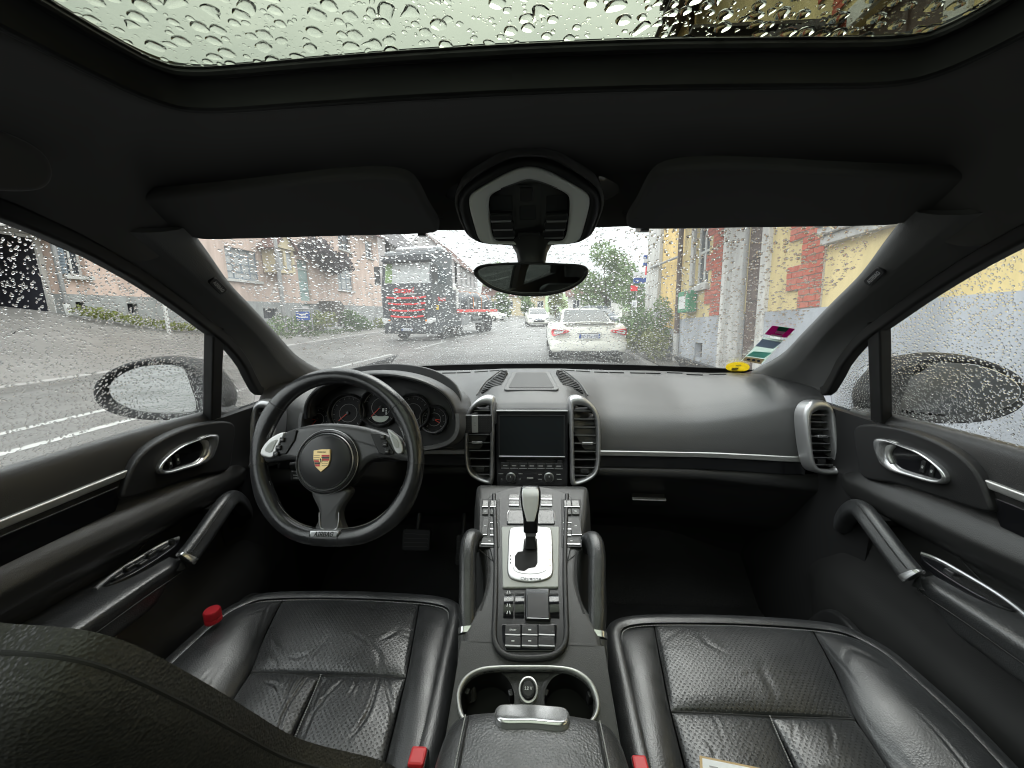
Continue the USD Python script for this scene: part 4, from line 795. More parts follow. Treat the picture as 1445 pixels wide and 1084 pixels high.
# ------------------------------------------------------------------ openings
# windscreen edge (top to bottom) and door opening edge (rear to front), right side
WB_ = V([(.63, .731, 1.463), (.645, .78, 1.428), (.66, .832, 1.387), (.685, .92, 1.34), (.71, 1.011, 1.29), (.73, 1.10, 1.235), (.745, 1.183, 1.182), (.752, 1.27, 1.14), (.75, 1.335, 1.109)])
_st = PchipInterpolator([-1.4, -.4, .2, .45, .55, .65, .742, .83, .896, .97, 1.035, 1.06], [1.42, 1.46, 1.465, 1.452, 1.428, 1.388, 1.34, 1.287, 1.246, 1.18, 1.10, 1.085])
def side_top(y): return _st(y) if np.ndim(y) else float(_st(y))
AE = [(xg(side_top(y)), y, side_top(y)) for y in (.604, .70, .78, .86, .92, .97, 1.0, 1.035, 1.055)]
wsB = smooth(WB_, 40)
def ws_point(t, s):
    """Windscreen: t from top (0) to bottom (1), s from left (-1) to right (1)."""
    t, s = np.broadcast_arrays(np.asarray(t, float), np.asarray(s, float)); q = np.clip(t * 39, 0, 39); p = np.stack([np.interp(q, np.arange(40), wsB[:, i]) for i in range(3)], -1)
    return np.stack([p[..., 0] * s, p[..., 1] + (.06 + .18 * t) * (1 - s * s), p[..., 2] + (.035 - .045 * t) * (1 - s * s)], -1)
WSG = V([[ws_point(t, s) for s in np.linspace(-1, 1, 33)] for t in np.linspace(-.0, 1, 25)])
top_row = WSG[0] + (WSG[0] - WSG[4]) * 1.2
low_row = WSG[-1] + (WSG[-1] - WSG[-2]) * 3 + V([0, .03, 0])
obj('windscreen', shell(np.vstack([top_row[None], WSG, low_row[None]]), .004, CABIN), M['wetglass'], car, sm=True)
blk = group('windscreen_surround', car)
obj('seal', sweep(np.vstack([WSG[:, -1] + V([.006, .0, -.004])]), rrect(-.008, -.004, .008, .004, .003), (1, 0, 0)), M['seal'], blk)
obj('seal', sweep(np.vstack([WSG[:, 0] + V([-.006, .0, -.004])]), rrect(-.008, -.004, .008, .004, .003), (1, 0, 0)), M['seal'], blk)

frb = np.concatenate([np.stack([ws_point(t, s) for s in np.linspace(-1, 1, 33)])[None] for t in (.996, .998, 1.0)] + [low_row[None]], 0) + V([0, -.006, .001])
obj('frit_band', shell(frb, .002, CABIN), M['seal'], blk, sm=True)

# ------------------------------------------------------------------ headliner with sunroof
half_in = V([(0, .514), (.13, .516), (.26, .522), (.39, .529), (.434, .524), (.459, .498), (.469, .45), (.474, .38), (.48, .2), (.485, -.2), (.487, -.6), (.47, -.9), (.40, -.95), (.2, -.96), (0, -.96)])
half_out = V([(0, .80, 1.505), (.16, .79, 1.502), (.32, .775, 1.495), (.50, .75, 1.478), (.60, .735, 1.466), (.632, .728, 1.458), (.675, .665, 1.41), (.70, .60, 1.408), (.698, .45, 1.455), (.695, .2, 1.468), (.695, -.2, 1.465), (.695, -.6, 1.455), (.69, -.9, 1.445), (.62, -1.35, 1.44), (0, -1.5, 1.46)])
def ring(half, n=160):
    h = smooth(half, n // 2 + 1); left = h[1:-1][::-1] * ([-1] + [1] * (h.shape[1] - 1)); return np.vstack([h, left])
ho = PchipInterpolator(np.arange(15), half_out)(np.linspace(0, 14, 81))
hi = PchipInterpolator(np.arange(15), np.c_[half_in, np.full(15, 1.578)])(np.linspace(0, 14, 81))
ctrl_in = hi; ctrl_out = ho
rows = []
for t in np.linspace(0, 1, 14):
    b = np.sin(math.pi * t)
    r_ = ctrl_in * (1 - t) + ctrl_out * t
    up = .018 * b; outw = .028 * b
    r_ = r_ + np.c_[np.sign(r_[:, 0]) * np.minimum(np.abs(r_[:, 0]) / .4, 1) * outw * (ctrl_in[:, 1] < .6), np.zeros(81), np.full(81, up)]
    if t == 0: r_[:, 2] -= 0.0
    full = np.vstack([r_, r_[1:-1][::-1] * [-1, 1, 1]]); rows.append(full)
HL = V(rows); HLc = np.concatenate([HL, HL[:, :1]], 1)
obj('headliner', shell(HLc, .012, V([0, .2, 1.1])), M['headlining'], car, sm=60)
inner = np.vstack([ctrl_in, ctrl_in[1:-1][::-1] * [-1, 1, 1]])
sr = group('sunroof', car)
def off(loop, d, z): q = inset(ccw(loop[:, :2]), d); q = q if np.allclose(q[0], inset(loop[:, :2], d)[0], atol=1) else q; return np.c_[q, np.full(len(q), z)]
lp = ccw(inner[:, :2])
fr = [np.c_[inset(lp, d), np.full(len(lp), z)] for d, z in ((-.004, 1.574), (.0, 1.5725), (.003, 1.575), (.003, 1.590), (.006, 1.594), (.009, 1.606), (.014, 1.609), (.017, 1.613))]
F_ = V(fr); F_ = np.concatenate([F_, F_[:, :1]], 1)
obj('frame', shell(F_, .006, V([0, .2, 1.59])), M['seal'], sr, sm=50)
obj('seal', tube(np.c_[inset(lp, .012), np.full(len(lp), 1.6075)], .005, 8, (0, 0, 1), True), M['seal'], sr)
obj('edging', tube(np.c_[inset(lp, -.003), np.full(len(lp), 1.5755)], .0045, 8, (0, 0, 1), True), M['plastic'], sr)
gx = np.linspace(-.50, .50, 12); gy = np.linspace(-1.0, .56, 14)
SRZ = lambda x, y: 1.618 - .03 * (x / .5) ** 2 * .3
obj('roof_pane', shell(V([[(x, y, SRZ(x, y)) for x in gx] for y in gy]), .005, V([0, .2, 1.2])), M['roofglass'], sr, sm=True)
# outer skin of the roof: keeps daylight out around the glass
ro = [np.c_[inset(lp, d), np.full(len(lp), z)] for d, z in ((.0, 1.625), (-.05, 1.632), (-.15, 1.60), (-.23, 1.50))]
R_ = V(ro); R_ = np.concatenate([R_, R_[:, :1]], 1)
obj('roof_skin', shell(R_, .004, V([0, .2, 3.0])), M['carblack'], car, sm=60)

# ------------------------------------------------------------------ pillars, door frames, side glass
for s in S2:
    a = PchipInterpolator(np.linspace(0, 1, len(AE)), V(AE))(np.linspace(0, 1, 30)); b = smooth(WB_, 30)
    a = a.copy(); a2 = a + V([-.004, .012, .012])
    cols = []
    for k, (t, bump) in enumerate([(0, 0), (.04, .012), (.16, .022), (.32, .026), (.46, .024), (.52, .022), (.60, .012), (.75, .004), (.9, -.002), (1, -.004)]):
        q = b * (1 - t) + a2 * t; inw = CABIN + V([.05, 0, .05]) - q; inw[:, 1] *= .35; inw /= np.linalg.norm(inw, axis=1, keepdims=True); cols.append(q + inw * bump)
    P = np.stack(cols, 1)
    P = np.concatenate([P[:1] + (P[:1] - P[1:2]) * 1.5, P, P[-1:] + V([.0, .06, -.06])], 0)
    ap = group('windscreen_pillar', car)
    obj('trim', lr(shell(P, .01, CABIN), s), M['pillartrim'], ap, sm=50)
    # airbag badge pressed into the pillar
    c0 = P[8, 3]; ta = nrm(P[12, 3] - P[5, 3]); tb = nrm(P[8, 5] - P[8, 1]); nn = np.cross(ta, tb); nn = nn if nn @ (EYE - c0) > 0 else -nn
    cb = (P[6, 3] + P[7, 3]) / 2
    bp = Plane(cb + nn * .001, -ta + V([0, 0, 0]), np.cross(nn, -ta), nn)
    tl = [bp.mesh(slab(rrect(-.024, -.0085, .024, .0085, .006), -.004, .0016, .001, 2))]
    obj('airbag_badge', lr(tl[0], s), M['plastic'], ap)
    tm = meshkit.text_mesh('AIRBAG', .0068, .0006, True); tm.apply_translation((-tm.bounds[1][0] / 2, -.0034, .0016))
    if s > 0: obj('airbag_lettering', bp.mesh(tm), M['greyprint'], ap, sm=False)
    else:
        bq = Plane(bp.o * [-1, 1, 1], bp.a * [1, -1, -1], bp.b * [-1, 1, 1], bp.n * [-1, 1, 1]); obj('airbag_lettering', bq.mesh(tm), M['greyprint'], ap, sm=False)
    # seal that frames the side glass, up the pillar and along the roof rail
    ys = np.r_[1.05, 1.035, np.linspace(1.0, .45, 22), np.linspace(.4, -.28, 8)]
    path = V([(xg(side_top(y)) - .012, y, side_top(y) + .008) for y in ys])
    dr = group('door', car)
    obj('frame_seal', lr(sweep(path, rrect(-.013, -.013, .013, .013, .006), (1, 0, 0)), s), M['seal'], dr)
    yy = np.r_[np.linspace(-.30, .9, 26), np.linspace(.93, 1.06, 10)]
    G = V([[(xg(z) + .006, y, z) for z in np.linspace(1.05, side_top(y) + .012, 8)] for y in yy])
    obj('window_pane', lr(shell(G, .004, CABIN), s), M['clearglass'], dr, sm=True)
    bar = V([(xg(z) - .008, yb, z) for z, yb in zip(np.linspace(1.06, 1.285, 8), np.linspace(.892, .862, 8))])
    obj('quarter_bar', lr(sweep(bar, rrect(-.0165, -.012, .0165, .012, .004), (1, 0, 0)), s), M['seal'], dr)
    # door card ------------------------------------------------------
    prof = [(.835, 1.070), (.825, 1.088), (.806, 1.090), (.792, 1.078), (.784, 1.045), (.780, 1.012), (.7795, .990), (.782, .975), (.779, .962), (.766, .945), (.757, .925), (.760, .903), (.772, .885), (.786, .862), (.790, .83), (.785, .76), (.768, .70), (.745, .64), (.735, .58), (.745, .50), (.76, .42)]
    rows = []
    for y, dz, dx in [(-.30, .004, .0), (0, .002, 0), (.3, .002, 0), (.5, 0, 0), (.65, -.002, 0), (.8, -.006, .0), (.9, -.012, .006), (.97, -.02, .030), (1.04, -.03, .055)]:
        lo = np.interp(y, [.5, 1.0], [0, -.03]); rows.append([(x + dx, y, z + (dz if z > 1.0 else lo if z > .87 else 0)) for x, z in prof])
    DG = interp_grid(rows, 110, 60, 'p', 'p')
    obj('door_card', lr(shell(DG, .02, CABIN), s), M['doorpad'], dr, sm=60)
    # gloss inlay and bright strip behind the handle bezel
    DPn = Plane((.778, .6, 1.0), (0, -1, .0), (0, 0, 1), (-1, 0, 0))
    q = DPn.px([(1390, 676), (1500, 717), (1500, 737), (1397, 690)])
    obj('trim_strip', lr(DPn.mesh(slab(np.vstack([q[0], V([.98, q[1][1]]), V([.98, q[1][1] - .0165]), q[3]]), -.01, .0045, .003)), s), M['brushed'], dr)
    q2 = DPn.px([(1398, 692)]); obj('gloss_inlay', lr(DPn.mesh(slab(V([(q2[0][0], .001), (.98, q[1][1] - .018), (.98, -.042), (q2[0][0] + .025, -.042)]), -.01, .0015, .001)), s), M['gloss'], dr)
    # handle bezel
    bz = poly_px(DPn, [(1211, 610), (1217, 601), (1240, 599), (1275, 604), (1310, 615), (1345, 631), (1372, 650), (1392, 675), (1405, 705), (1408, 722), (1370, 714), (1310, 695), (1260, 681), (1222, 671), (1215, 640)], 90)
    obj('handle_bezel', lr(DPn.mesh(slab(bz, -.02, .012, .006, 3)), s), M['plastic'], dr, sm=45)
    ho = poly_px(DPn, [(1244, 628), (1246, 620), (1262, 620), (1281, 627), (1305, 635), (1330, 650), (1347, 666), (1351, 677), (1345, 683), (1325, 681), (1300, 674), (1278, 668), (1262, 661), (1251, 648)], 70)
    hi_ = poly_px(DPn, [(1268, 640), (1270, 632), (1280, 631), (1297, 636), (1318, 647), (1336, 661), (1343, 673), (1338, 676), (1318, 672), (1297, 666), (1281, 660), (1271, 651)], 70)
    def ringframe(outer, inner, prof_):
        """Concentric rings between two outlines; prof_ = (share of the way inwards, depth)."""
        o_, i_ = ccw(outer), ccw(inner); k = np.argmin(np.linalg.norm(i_ - (o_[0] - o_.mean(0) + i_.mean(0)), axis=1)); i_ = np.roll(i_, -k, 0)
        P_ = V([np.c_[o_ * (1 - t_) + i_ * t_, np.full(len(o_), d_)] for t_, d_ in prof_]); g_ = grid(P_, closed_v=True)
        c_ = g_.face_normals[:, 2] * g_.area_faces
        if c_.sum() < 0: g_.invert()
        return g_
    if s > 0: RF = ringframe
    hg = group('handle', dr)
    obj('pull', lr(DPn.mesh(ringframe(ho, hi_, [(0, .008), (.0, .018), (.15, .0225), (.4, .0235), (.75, .021), (1, .014), (1.0, .002)])), s), M['chrome'], hg, sm=50)
    obj('grip_block', lr(DPn.mesh(slab(poly_px(DPn, [(1245, 627), (1247, 620), (1262, 620), (1278, 626), (1271, 634), (1269, 645), (1273, 655), (1262, 659), (1251, 645)], 40), .005, .020, .004)), s), M['brushed'], hg)
    obj('bowl', lr(DPn.mesh(slab(inset(ccw(hi_), -.002), -.0, .0135, .001)), s), M['gloss'], hg)
    for k, (u0, v0) in enumerate(((1314, 659), (1327, 665))):
        obj('lock_button', lr(DPn.mesh(slab(rrect(*(DPn.px([(u0 - 5, v0 + 6)])[0]), *(DPn.px([(u0 + 5, v0 - 7)])[0]), .003), .0135, .016, .001)), s), M['smoothplastic'], hg)
        c = DPn.px([(u0, v0)])[0]; obj('lock_symbol', lr(DPn.mesh(cat(moved(trimesh.creation.annulus(.0009, .0016, .0006), (c[0], c[1] + .001, .0163)), brect(c[0] - .0014, c[1] - .003, c[0] + .0014, c[1] + .0002, .016, .0166))), s), M['whiteprint'], hg, sm=False)
    # pull handle and armrest
    pts = smooth([(.70, .668, .832), (.702, .70, .845), (.708, .75, .865), (.716, .79, .877), (.73, .825, .876), (.745, .86, .858), (.762, .895, .822), (.785, .93, .78)], 40)
    obj('grab_handle', lr(sweep(pts, rrect(-.019, -.015, .019, .015, .011), (-.9, 0, .5), scale=np.interp(np.linspace(0, 1, 40), [0, .1, .6, 1], [1, 1, 1.05, 1.25])), s), M['leather'], dr)
    wb = np.stack([pts[16:] + V([.004, 0, -.004]), pts[16:] * [0, 1, 1] + V([.80, .01, -.012])], 0); obj('grab_web', lr(shell(interp_grid(wb, 24, 8, 'l', 'l'), .012, V([.3, .4, 1.2])), s), M['doorpad'], dr, sm=50)
    obj('grab_seam', lr(tube(pts[:30] + V([-.0115, .0, .0125]), .0012, 5), s), M['blackthread'], dr)
    obj('grab_ferrule', lr(sweep(smooth([(.7005, .6655, .8312), (.70, .667, .832), (.70, .6685, .8328)], 6), rrect(-.0195, -.0155, .0195, .0155, .011), (-.9, 0, .5)), s), M['chrome'], dr)
    st = []
    for y, xi, zt in ((.668, .715, .832), (.65, .707, .836), (.60, .704, .841), (.5, .700, .846), (.3, .69, .855), (.0, .68, .86), (-.25, .68, .862)):
        zb = zt - .085 if y < .6 else zt - np.interp(y, [.6, .668], [.085, .03])
        q = [(.80, zt + .004), (.76, zt + .003), (.735, zt), (xi + .012, zt - .003), (xi + .003, zt - .008), (xi, zt - .018), (xi + .002, zt - .03), (xi + .012, zb + .02), (xi + .045, zb), (.80, zb - .02)]
        st.append([(x, y, z) for x, z in q])
    AG = interp_grid(st, 60, 40, 'p', 'p')
    obj('armrest', lr(shell(AG, .01, V([.3, .4, 1.2])), s), M['leather'], dr, sm=50)
    sm_ = V([(x - .0015, y, z) for x, y, z in [r[6] for r in st]]); obj('armrest_seam', lr(tube(smooth(sm_, 40), .0013, 5), s), M['blackthread'], dr)
    AP = Plane((.74, .55, .8465), (0, -1, .02), (-1, 0, .05), (0, 0, 1))
    ab = lambda y0, x0: ((.55 - y0), (.74 - x0))
    tr = slab(smooth([ab(.71, .757), ab(.70, .745), ab(.67, .737), ab(.63, .735), ab(.59, .74), ab(.565, .756), ab(.575, .768), ab(.62, .77), ab(.68, .770)], 60, True), -.01, .0025, .0015)
    obj('switch_panel', lr(AP.mesh(tr), s), M['gloss'], dr)
    obj('switch_bezel', lr(tube(AP.to3(smooth([ab(.715, .757), ab(.70, .770), ab(.66, .775), ab(.60, .774), ab(.555, .762)], 30), .003), .0035, 8), s), M['satin'], dr)
    n_sw = [(.672, .748), (.655, .761), (.625, .747), (.612, .760), (.585, .753)] if s < 0 else [(.655, .752)]
    for yk, xk in n_sw:
        a_, b_ = ab(yk, xk); obj('window_switch', lr(AP.mesh(slab(rrect(a_ - .009, b_ - .005, a_ + .008, b_ + .005, .003), .0, .0085, .003)), s), M['smoothplastic'], dr)
        obj('switch_edge', lr(AP.mesh(brect(a_ - .008, b_ - .0058, a_ + .007, b_ - .0044, .0072, .0088)), s), M['chrome'], dr, sm=False)
    if s < 0:
        a_, b_ = ab(.694, .754); obj('mirror_knob', lr(AP.mesh(moved(lathe([(0, 0), (.006, 0), (.005, .010), (0, .011)], 20), (a_, b_, .001))), s), M['smoothplastic'], dr)
    else:
        obj('arm_pocket', lr(AP.mesh(slab(smooth([ab(.645, .765), ab(.645, .745), ab(.61, .740), ab(.58, .748), ab(.572, .76), ab(.60, .768)], 40, True), .0015, .0032, .001)), s), M['carpet'], dr)
    arc_ = Plane((.7845, .6, 1.0), (0, -1, 0), (0, 0, 1), (-1, 0, 0)); obj('panel_seam', lr(tube(arc_.to3(smooth(arc_.px([(1225, 718), (1261, 718), (1294, 732), (1330, 762), (1366, 801), (1390, 824)]), 40)), .0011, 6), s), M['plastic'], dr)
    # lower pocket rail
    rail = smooth([(.735, .92, .47), (.725, .86, .57), (.715, .80, .605), (.705, .70, .60), (.70, .58, .585), (.70, .4, .58), (.70, 0, .58)], 40)
    obj('door_pocket', lr(sweep(rail, rrect(-.010, -.016, .010, .016, .007), (0, 0, 1)), s), M['plastic'], dr)
    # door mirror outside
    dm = group('door_mirror', car)
    MP = Plane((.95, .95, 1.12), (1, -.25, 0), (0, 0, 1), (-.25, -1, 0))
    mo = smooth(V([(-.115, -.055), (-.10, .02), (-.06, .065), (0, .085), (.07, .080), (.14, .05), (.17, .01), (.165, -.03), (.12, -.062), (.04, -.078), (-.05, -.076)]), 70, True)
    mi = smooth(V([(-.042, -.055), (-.038, .02), (-.026, .060), (.03, .067), (.08, .060), (.13, .034), (.148, .008), (.142, -.02), (.10, -.05), (.03, -.063), (-.02, -.064)]), 70, True)
    back = V([np.c_[mo * k_, np.full(70, d_)] for k_, d_ in ((1.0, -.0), (1.03, -.02), (1.0, -.06), (.9, -.10), (.7, -.135), (.4, -.155), (.05, -.16))])
    gm = grid(back, closed_v=True); gm = MP.mesh(gm)
    obj('housing', lr(facing(gm, MP.o + V([0, .6, 0]) * 1), s), M['mirrorshell'], dm, sm=60)
    obj('rim', lr(MP.mesh(ringframe(mo, mi, [(0, 0), (.05, .005), (.25, .008), (.6, .006), (.95, -.004), (1, -.012)])), s), M['rubber'], dm, sm=60)
    MG = MP if s < 0 else Plane(MP.o - MP.n * .012, (.87, -.48, 0), (-.04, -.07, 1), (-.48, -.87, -.08))
    obj('mirror_glass', lr(MG.mesh(slab(inset(ccw(mi), -.003), -.02, -.010, .002)), s), M['mirrorglass'], dm)
    obj('stalk', lr(sweep(smooth([(.86, 1.04, 1.07), (.885, 1.03, 1.075), (.91, 1.02, 1.08)], 8), ell(.035, .022), (0, 0, 1)), s), M['rubber'], dm)

# rest of the body: bonnet, rear half with its windows (they light the cabin and show in the mirror)
hood = interp_grid([[(x, y, z0 - .05 * (x / .85) ** 2) for x in (-.86, -.5, 0, .5, .86)] for y, z0 in ((1.60, 1.025), (1.75, 1.035), (2.0, 1.04), (2.3, 1.02), (2.6, .95), (2.75, .85))], 40, 40)
obj('bonnet', shell(hood, .01, V([0, 2, 4])), M['bonnetpaint'], car, sm=60)
obj('cowl', shell(interp_grid([[(x, y + (.18 * (1 - (x / .78) ** 2)), z) for x in (-.80, -.4, 0, .4, .80)] for y, z in ((1.34, 1.06), (1.40, 1.045), (1.46, 1.03))], 30, 12), .006, V([0, 1.5, 4])), M['rubber'], car)
def body_side(s):
    pts = rect(-2.3, .35, -.28, 1.5)
    g = holed(pts, [[(-.98, 1.08), (-.42, 1.08), (-.42, 1.40), (-.95, 1.39)], [(-1.75, 1.09), (-1.1, 1.09), (-1.1, 1.37), (-1.6, 1.34)]], 0, .05)
    pl = Plane((.80, 0, 0), (0, 1, 0), (0, 0, 1), (1, 0, 0)); m = pl.mesh(g); v = m.vertices; v[:, 0] -= np.maximum(v[:, 2] - 1.085, 0) * .30; return lr(m, s)
for s in S2:
    obj('rear_side_panel', body_side(s), M['headlining'], car, sm=False)
    obj('rear_side_pane', lr(shell(V([[(xg(z) + .03, y, z) for y in (-1.8, -.4)] for z in (1.07, 1.42)]), .004, V([0, -1, 1.2])), s), M['privacyglass'], car)
obj('tailgate', Plane((0, -2.25, 0), (1, 0, 0), (0, 0, 1), (0, 1, 0)).mesh(holed(rect(-.85, .35, .85, 1.5), [rect(-.58, 1.08, .58, 1.38)], 0, .04)), M['headlining'], car, sm=False)
obj('rear_pane', box(-.6, -2.262, 1.06, .6, -2.256, 1.4), M['privacyglass'], car, sm=False)
obj('roof_rear_lining', shell(V([[(x, y, 1.5 - .03 * (x / .8) ** 2) for x in np.linspace(-.8, .8, 9)] for y in (-.90, -1.5, -2.3)]), .02, V([0, -1.2, 1])), M['headlining'], car)
for s in S2:
    obj('outer_skin', lr(shell(interp_grid([[(x, y, z) for y in (2.4, 1.6, .8, 0, -.8, -2.0)] for x, z in ((.85, 1.05), (.90, 1.0), (.945, .9), (.96, .75), (.945, .5), (.90, .32))], 30, 16), .01, V([4, 0, .8])), s), M['bonnetpaint'], car, sm=60)
hpn = Plane(at(-4, 226, x=-.615), (.35, 1, 0), (-.5, .18, -1) , (.8, 0, -.5)); obj('roof_handle', hpn.mesh(slab(smooth(V([(-.09, -.03), (.0, -.034), (.035, -.02), (.042, .0), (.035, .02), (.0, .034), (-.09, .03)]), 50, True), -.03, .008, .006)), M['headlining'], car, sm=50)
obj('floor', cat(box(-.86, -2.3, .28, .86, 1.75, .30)), M['carpet'], car, sm=False)
obj('bulkhead', shell(V([[(x, y, z) for x in (-.86, 0, .86)] for y, z in ((1.42, 1.0), (1.46, .7), (1.35, .42), (1.2, .30))]), .02, CABIN), M['carpet'], car)
for s in S2: obj('kick_panel', lr(shell(V([[(.78, y, z) for y in (.85, 1.5)] for z in (.28, .8, 1.06)]), .02, V([0, 1, .7])), s), M['plastic'], car)
rb = group('rear_bench', car)
obj('cushion', rbox(-.66, -1.05, .45, .66, -.5, .66, .06), M['leather'], rb); obj('backrest', turn(rbox(-.66, -1.2, .6, .66, -1.02, 1.12, .07), (1, 0, 0), -12, (0, -1.1, .6)), M['leather'], rb)
for x in (-.4, .4): obj('headrest', rbox(x - .13, -1.22, 1.14, x + .13, -1.1, 1.32, .05), M['leather'], rb)

# ------------------------------------------------------------------ sun visors
for s in S2:
    vs = group('sun_visor', car)
    VP = Plane(V([.38, .725, 1.462]), (1, 0, 0), (0, -.12, .058), (0, -.4, -1))
    q = [(.618, .0), (.60, -.004), (.4, -.003), (.25, -.002), (.19, .0), (.168, .005), (.162, .02), (.168, .06), (.172, .100), (.180, .124), (.215, .137), (.4, .125), (.55, .112), (.66, .106), (.70, .098), (.703, .08), (.67, .04), (.64, .014)]
    ol = smooth(V(q) - [.38, 0], 90, True)
    obj('board', lr(VP.mesh(slab(ol, -.008, .010, .008, 4)), s), M['visorcloth'], vs, sm=50)
    obj('hinge_rod', lr(tube(smooth([(.21, .728, 1.472), (.185, .732, 1.478), (.16, .736, 1.488)], 10), .0035, 8), s), M['plastic'], vs)
    obj('clip', lr(rbox(.190, .716, 1.452, .204, .730, 1.466, .004), s), M['plastic'], vs)

# ------------------------------------------------------------------ overhead console and mirror
OC = Plane(V([0, .684, 1.49]), (1, 0, 0), (0, -.075, .11), (0, -.8, -.55))
oc = group('overhead_console', car)
def oc_poly(right, n=70):
    """Symmetric outline from its right half in pixels, axis at u = 747."""
    full = list(right) + [(2 * 747 - u, v + (u - 747) * .006) for u, v in right[::-1] if u > 748]; return smooth(OC.px(full), n, True)
out0 = oc_poly([(747, 211), (785, 217), (815, 236), (843, 258), (853, 280), (851, 300), (842, 322), (831, 336), (800, 346), (760, 349), (747, 349)])
out1 = oc_poly([(747, 222), (780, 227), (812, 245), (838, 264), (847, 282), (845, 300), (837, 322), (828, 335), (800, 341), (760, 345), (747, 345)])
r_o = oc_poly([(747, 234), (770, 239), (800, 254), (822, 267), (831, 276), (831, 292), (824, 318), (815, 338), (790, 342), (760, 343), (747, 343)])
r_i = oc_poly([(747, 252), (757, 254), (780, 263), (798, 272), (803, 280), (803, 300), (801, 318), (795, 338), (780, 340), (760, 341), (747, 341)])
obj('pod', OC.mesh(RF(out0, out1, [(0, -.06), (0, -.01), (.3, -.002), (.7, .0), (1, -.004), (1, -.012)])), M['headlining'], oc, sm=60)
obj('surround', OC.mesh(RF(out1, r_o, [(0, -.01), (.1, .004), (.5, .008), (.9, .007), (1, .002)])), M['plastic'], oc, sm=60)
obj('light_ring', OC.mesh(RF(r_o, r_i, [(0, .0), (.03, .007), (.2, .0095), (.8, .008), (.97, .005), (1, -.004)])), M['ringplastic'], oc, sm=60)
obj('bright_edge', tube(OC.to3(smooth(OC.px([(707, 264), (725, 258), (747, 253), (769, 257), (787, 263)]), 20), .006), .0013, 6), M['chrome'], oc)
obj('button_panel', OC.mesh(slab(inset(ccw(r_i), -.002), -.02, .0, .002)), M['gloss'], oc)
def oc_btn(u0, v0, u1, v1, d, m='smoothplastic', nm='button', r=.003): 
    q = OC.px([(u0, v1), (u1, v0)]); return obj(nm, OC.mesh(slab(rrect(*q[0], *q[1], r), -.005, d, .0018)), M[m], oc)
oc_btn(727, 259, 764, 318, .003, 'gloss', 'centre_strip'); oc_btn(733, 263, 752, 283, .006, 'smoothplastic', 'sensor'); oc_btn(733, 289, 757, 310, .0045, 'screen', 'sensor_window')
for k in range(3):
    for s in S2:
        u0, u1 = (770 - 2 * k, 801 - 2.5 * k); v0 = 300 + 12.5 * k - (1 if k == 2 else 0)
        if s < 0: u0, u1 = 1493 - u1, 1493 - u0
        oc_btn(u0, v0, u1, v0 + 9, .009 - .001 * k, 'smoothplastic', 'button'); oc_btn(u0 + 1, v0 + 9.2, u1 - 1, v0 + 10.6, .0085 - .001 * k, 'satin', 'button_edge', .001)
for s in S2:
    u0, u1 = (770, 801) if s > 0 else (692, 723)
    oc_btn(u0, 275, u1, 297, .002, 'screen', 'reading_light')
oc_btn(731, 327, 762, 334, .006, 'smoothplastic'); oc_btn(732, 334.5, 761, 336, .006, 'satin', 'button_edge', .001)
obj('header_trim', shell(interp_grid([[(x, y - .01 * (x / .2) ** 2, z) for x in (-.21, -.1, 0, .1, .21)] for y, z in ((.64, 1.585), (.69, 1.557), (.735, 1.515), (.748, 1.485), (.752, 1.466))], 20, 20), .006, V([0, .2, 1.2])), M['headlining'], car, sm=60)
rm = group('rearview_mirror', car)
MP = Plane(V([0, .668, 1.378]), (1, -.20, 0), (-.02, -.10, 1), (-.2, -1, -.1))
mo = smooth(MP.px([(668, 384), (674, 376), (700, 371.5), (747, 370), (800, 372), (824, 375), (830, 382), (824, 395), (808, 407), (785, 415), (748, 418.5), (712, 414), (688, 405), (674, 394)]), 80, True)
mi = smooth(MP.px([(673, 384), (679, 378.5), (702, 375), (747, 373.5), (800, 375), (820, 378), (825, 383), (819, 394), (804, 403.5), (783, 410.5), (748, 413), (714, 409.5), (692, 401.5), (679, 392)]), 80, True)
bk = V([np.c_[(mo - mo.mean(0)) * k_ + mo.mean(0), np.full(80, d_)] for k_, d_ in ((1, 0), (1.0, -.012), (.93, -.024), (.7, -.034), (.3, -.038), (.02, -.038))])
hm = grid(bk, closed_v=True); obj('housing', facing(MP.mesh(hm), MP.o + V([0, .5, 0])), M['plastic'], rm, sm=60)
obj('rim', MP.mesh(RF(mo, mi, [(0, 0), (.15, .003), (.5, .004), (.9, .003), (1, -.001), (1, -.004)])), M['smoothplastic'], rm, sm=60)
obj('glass', MP.mesh(slab(inset(ccw(mi), -.001), -.006, -.002, .0005)), M['mirrorglass'], rm)
obj('stem', sweep(smooth([(0, .705, 1.372), (0, .704, 1.395), (0, .712, 1.415), (0, .73, 1.44)], 16), ell(.024, .016, 20), (0, -1, 0), scale=np.interp(np.linspace(0, 1, 16), [0, .3, .7, 1], [1.0, .95, 1.15, 1.6])), M['plastic'], rm)

# ------------------------------------------------------------------ dashboard
da = group('dashboard', car)
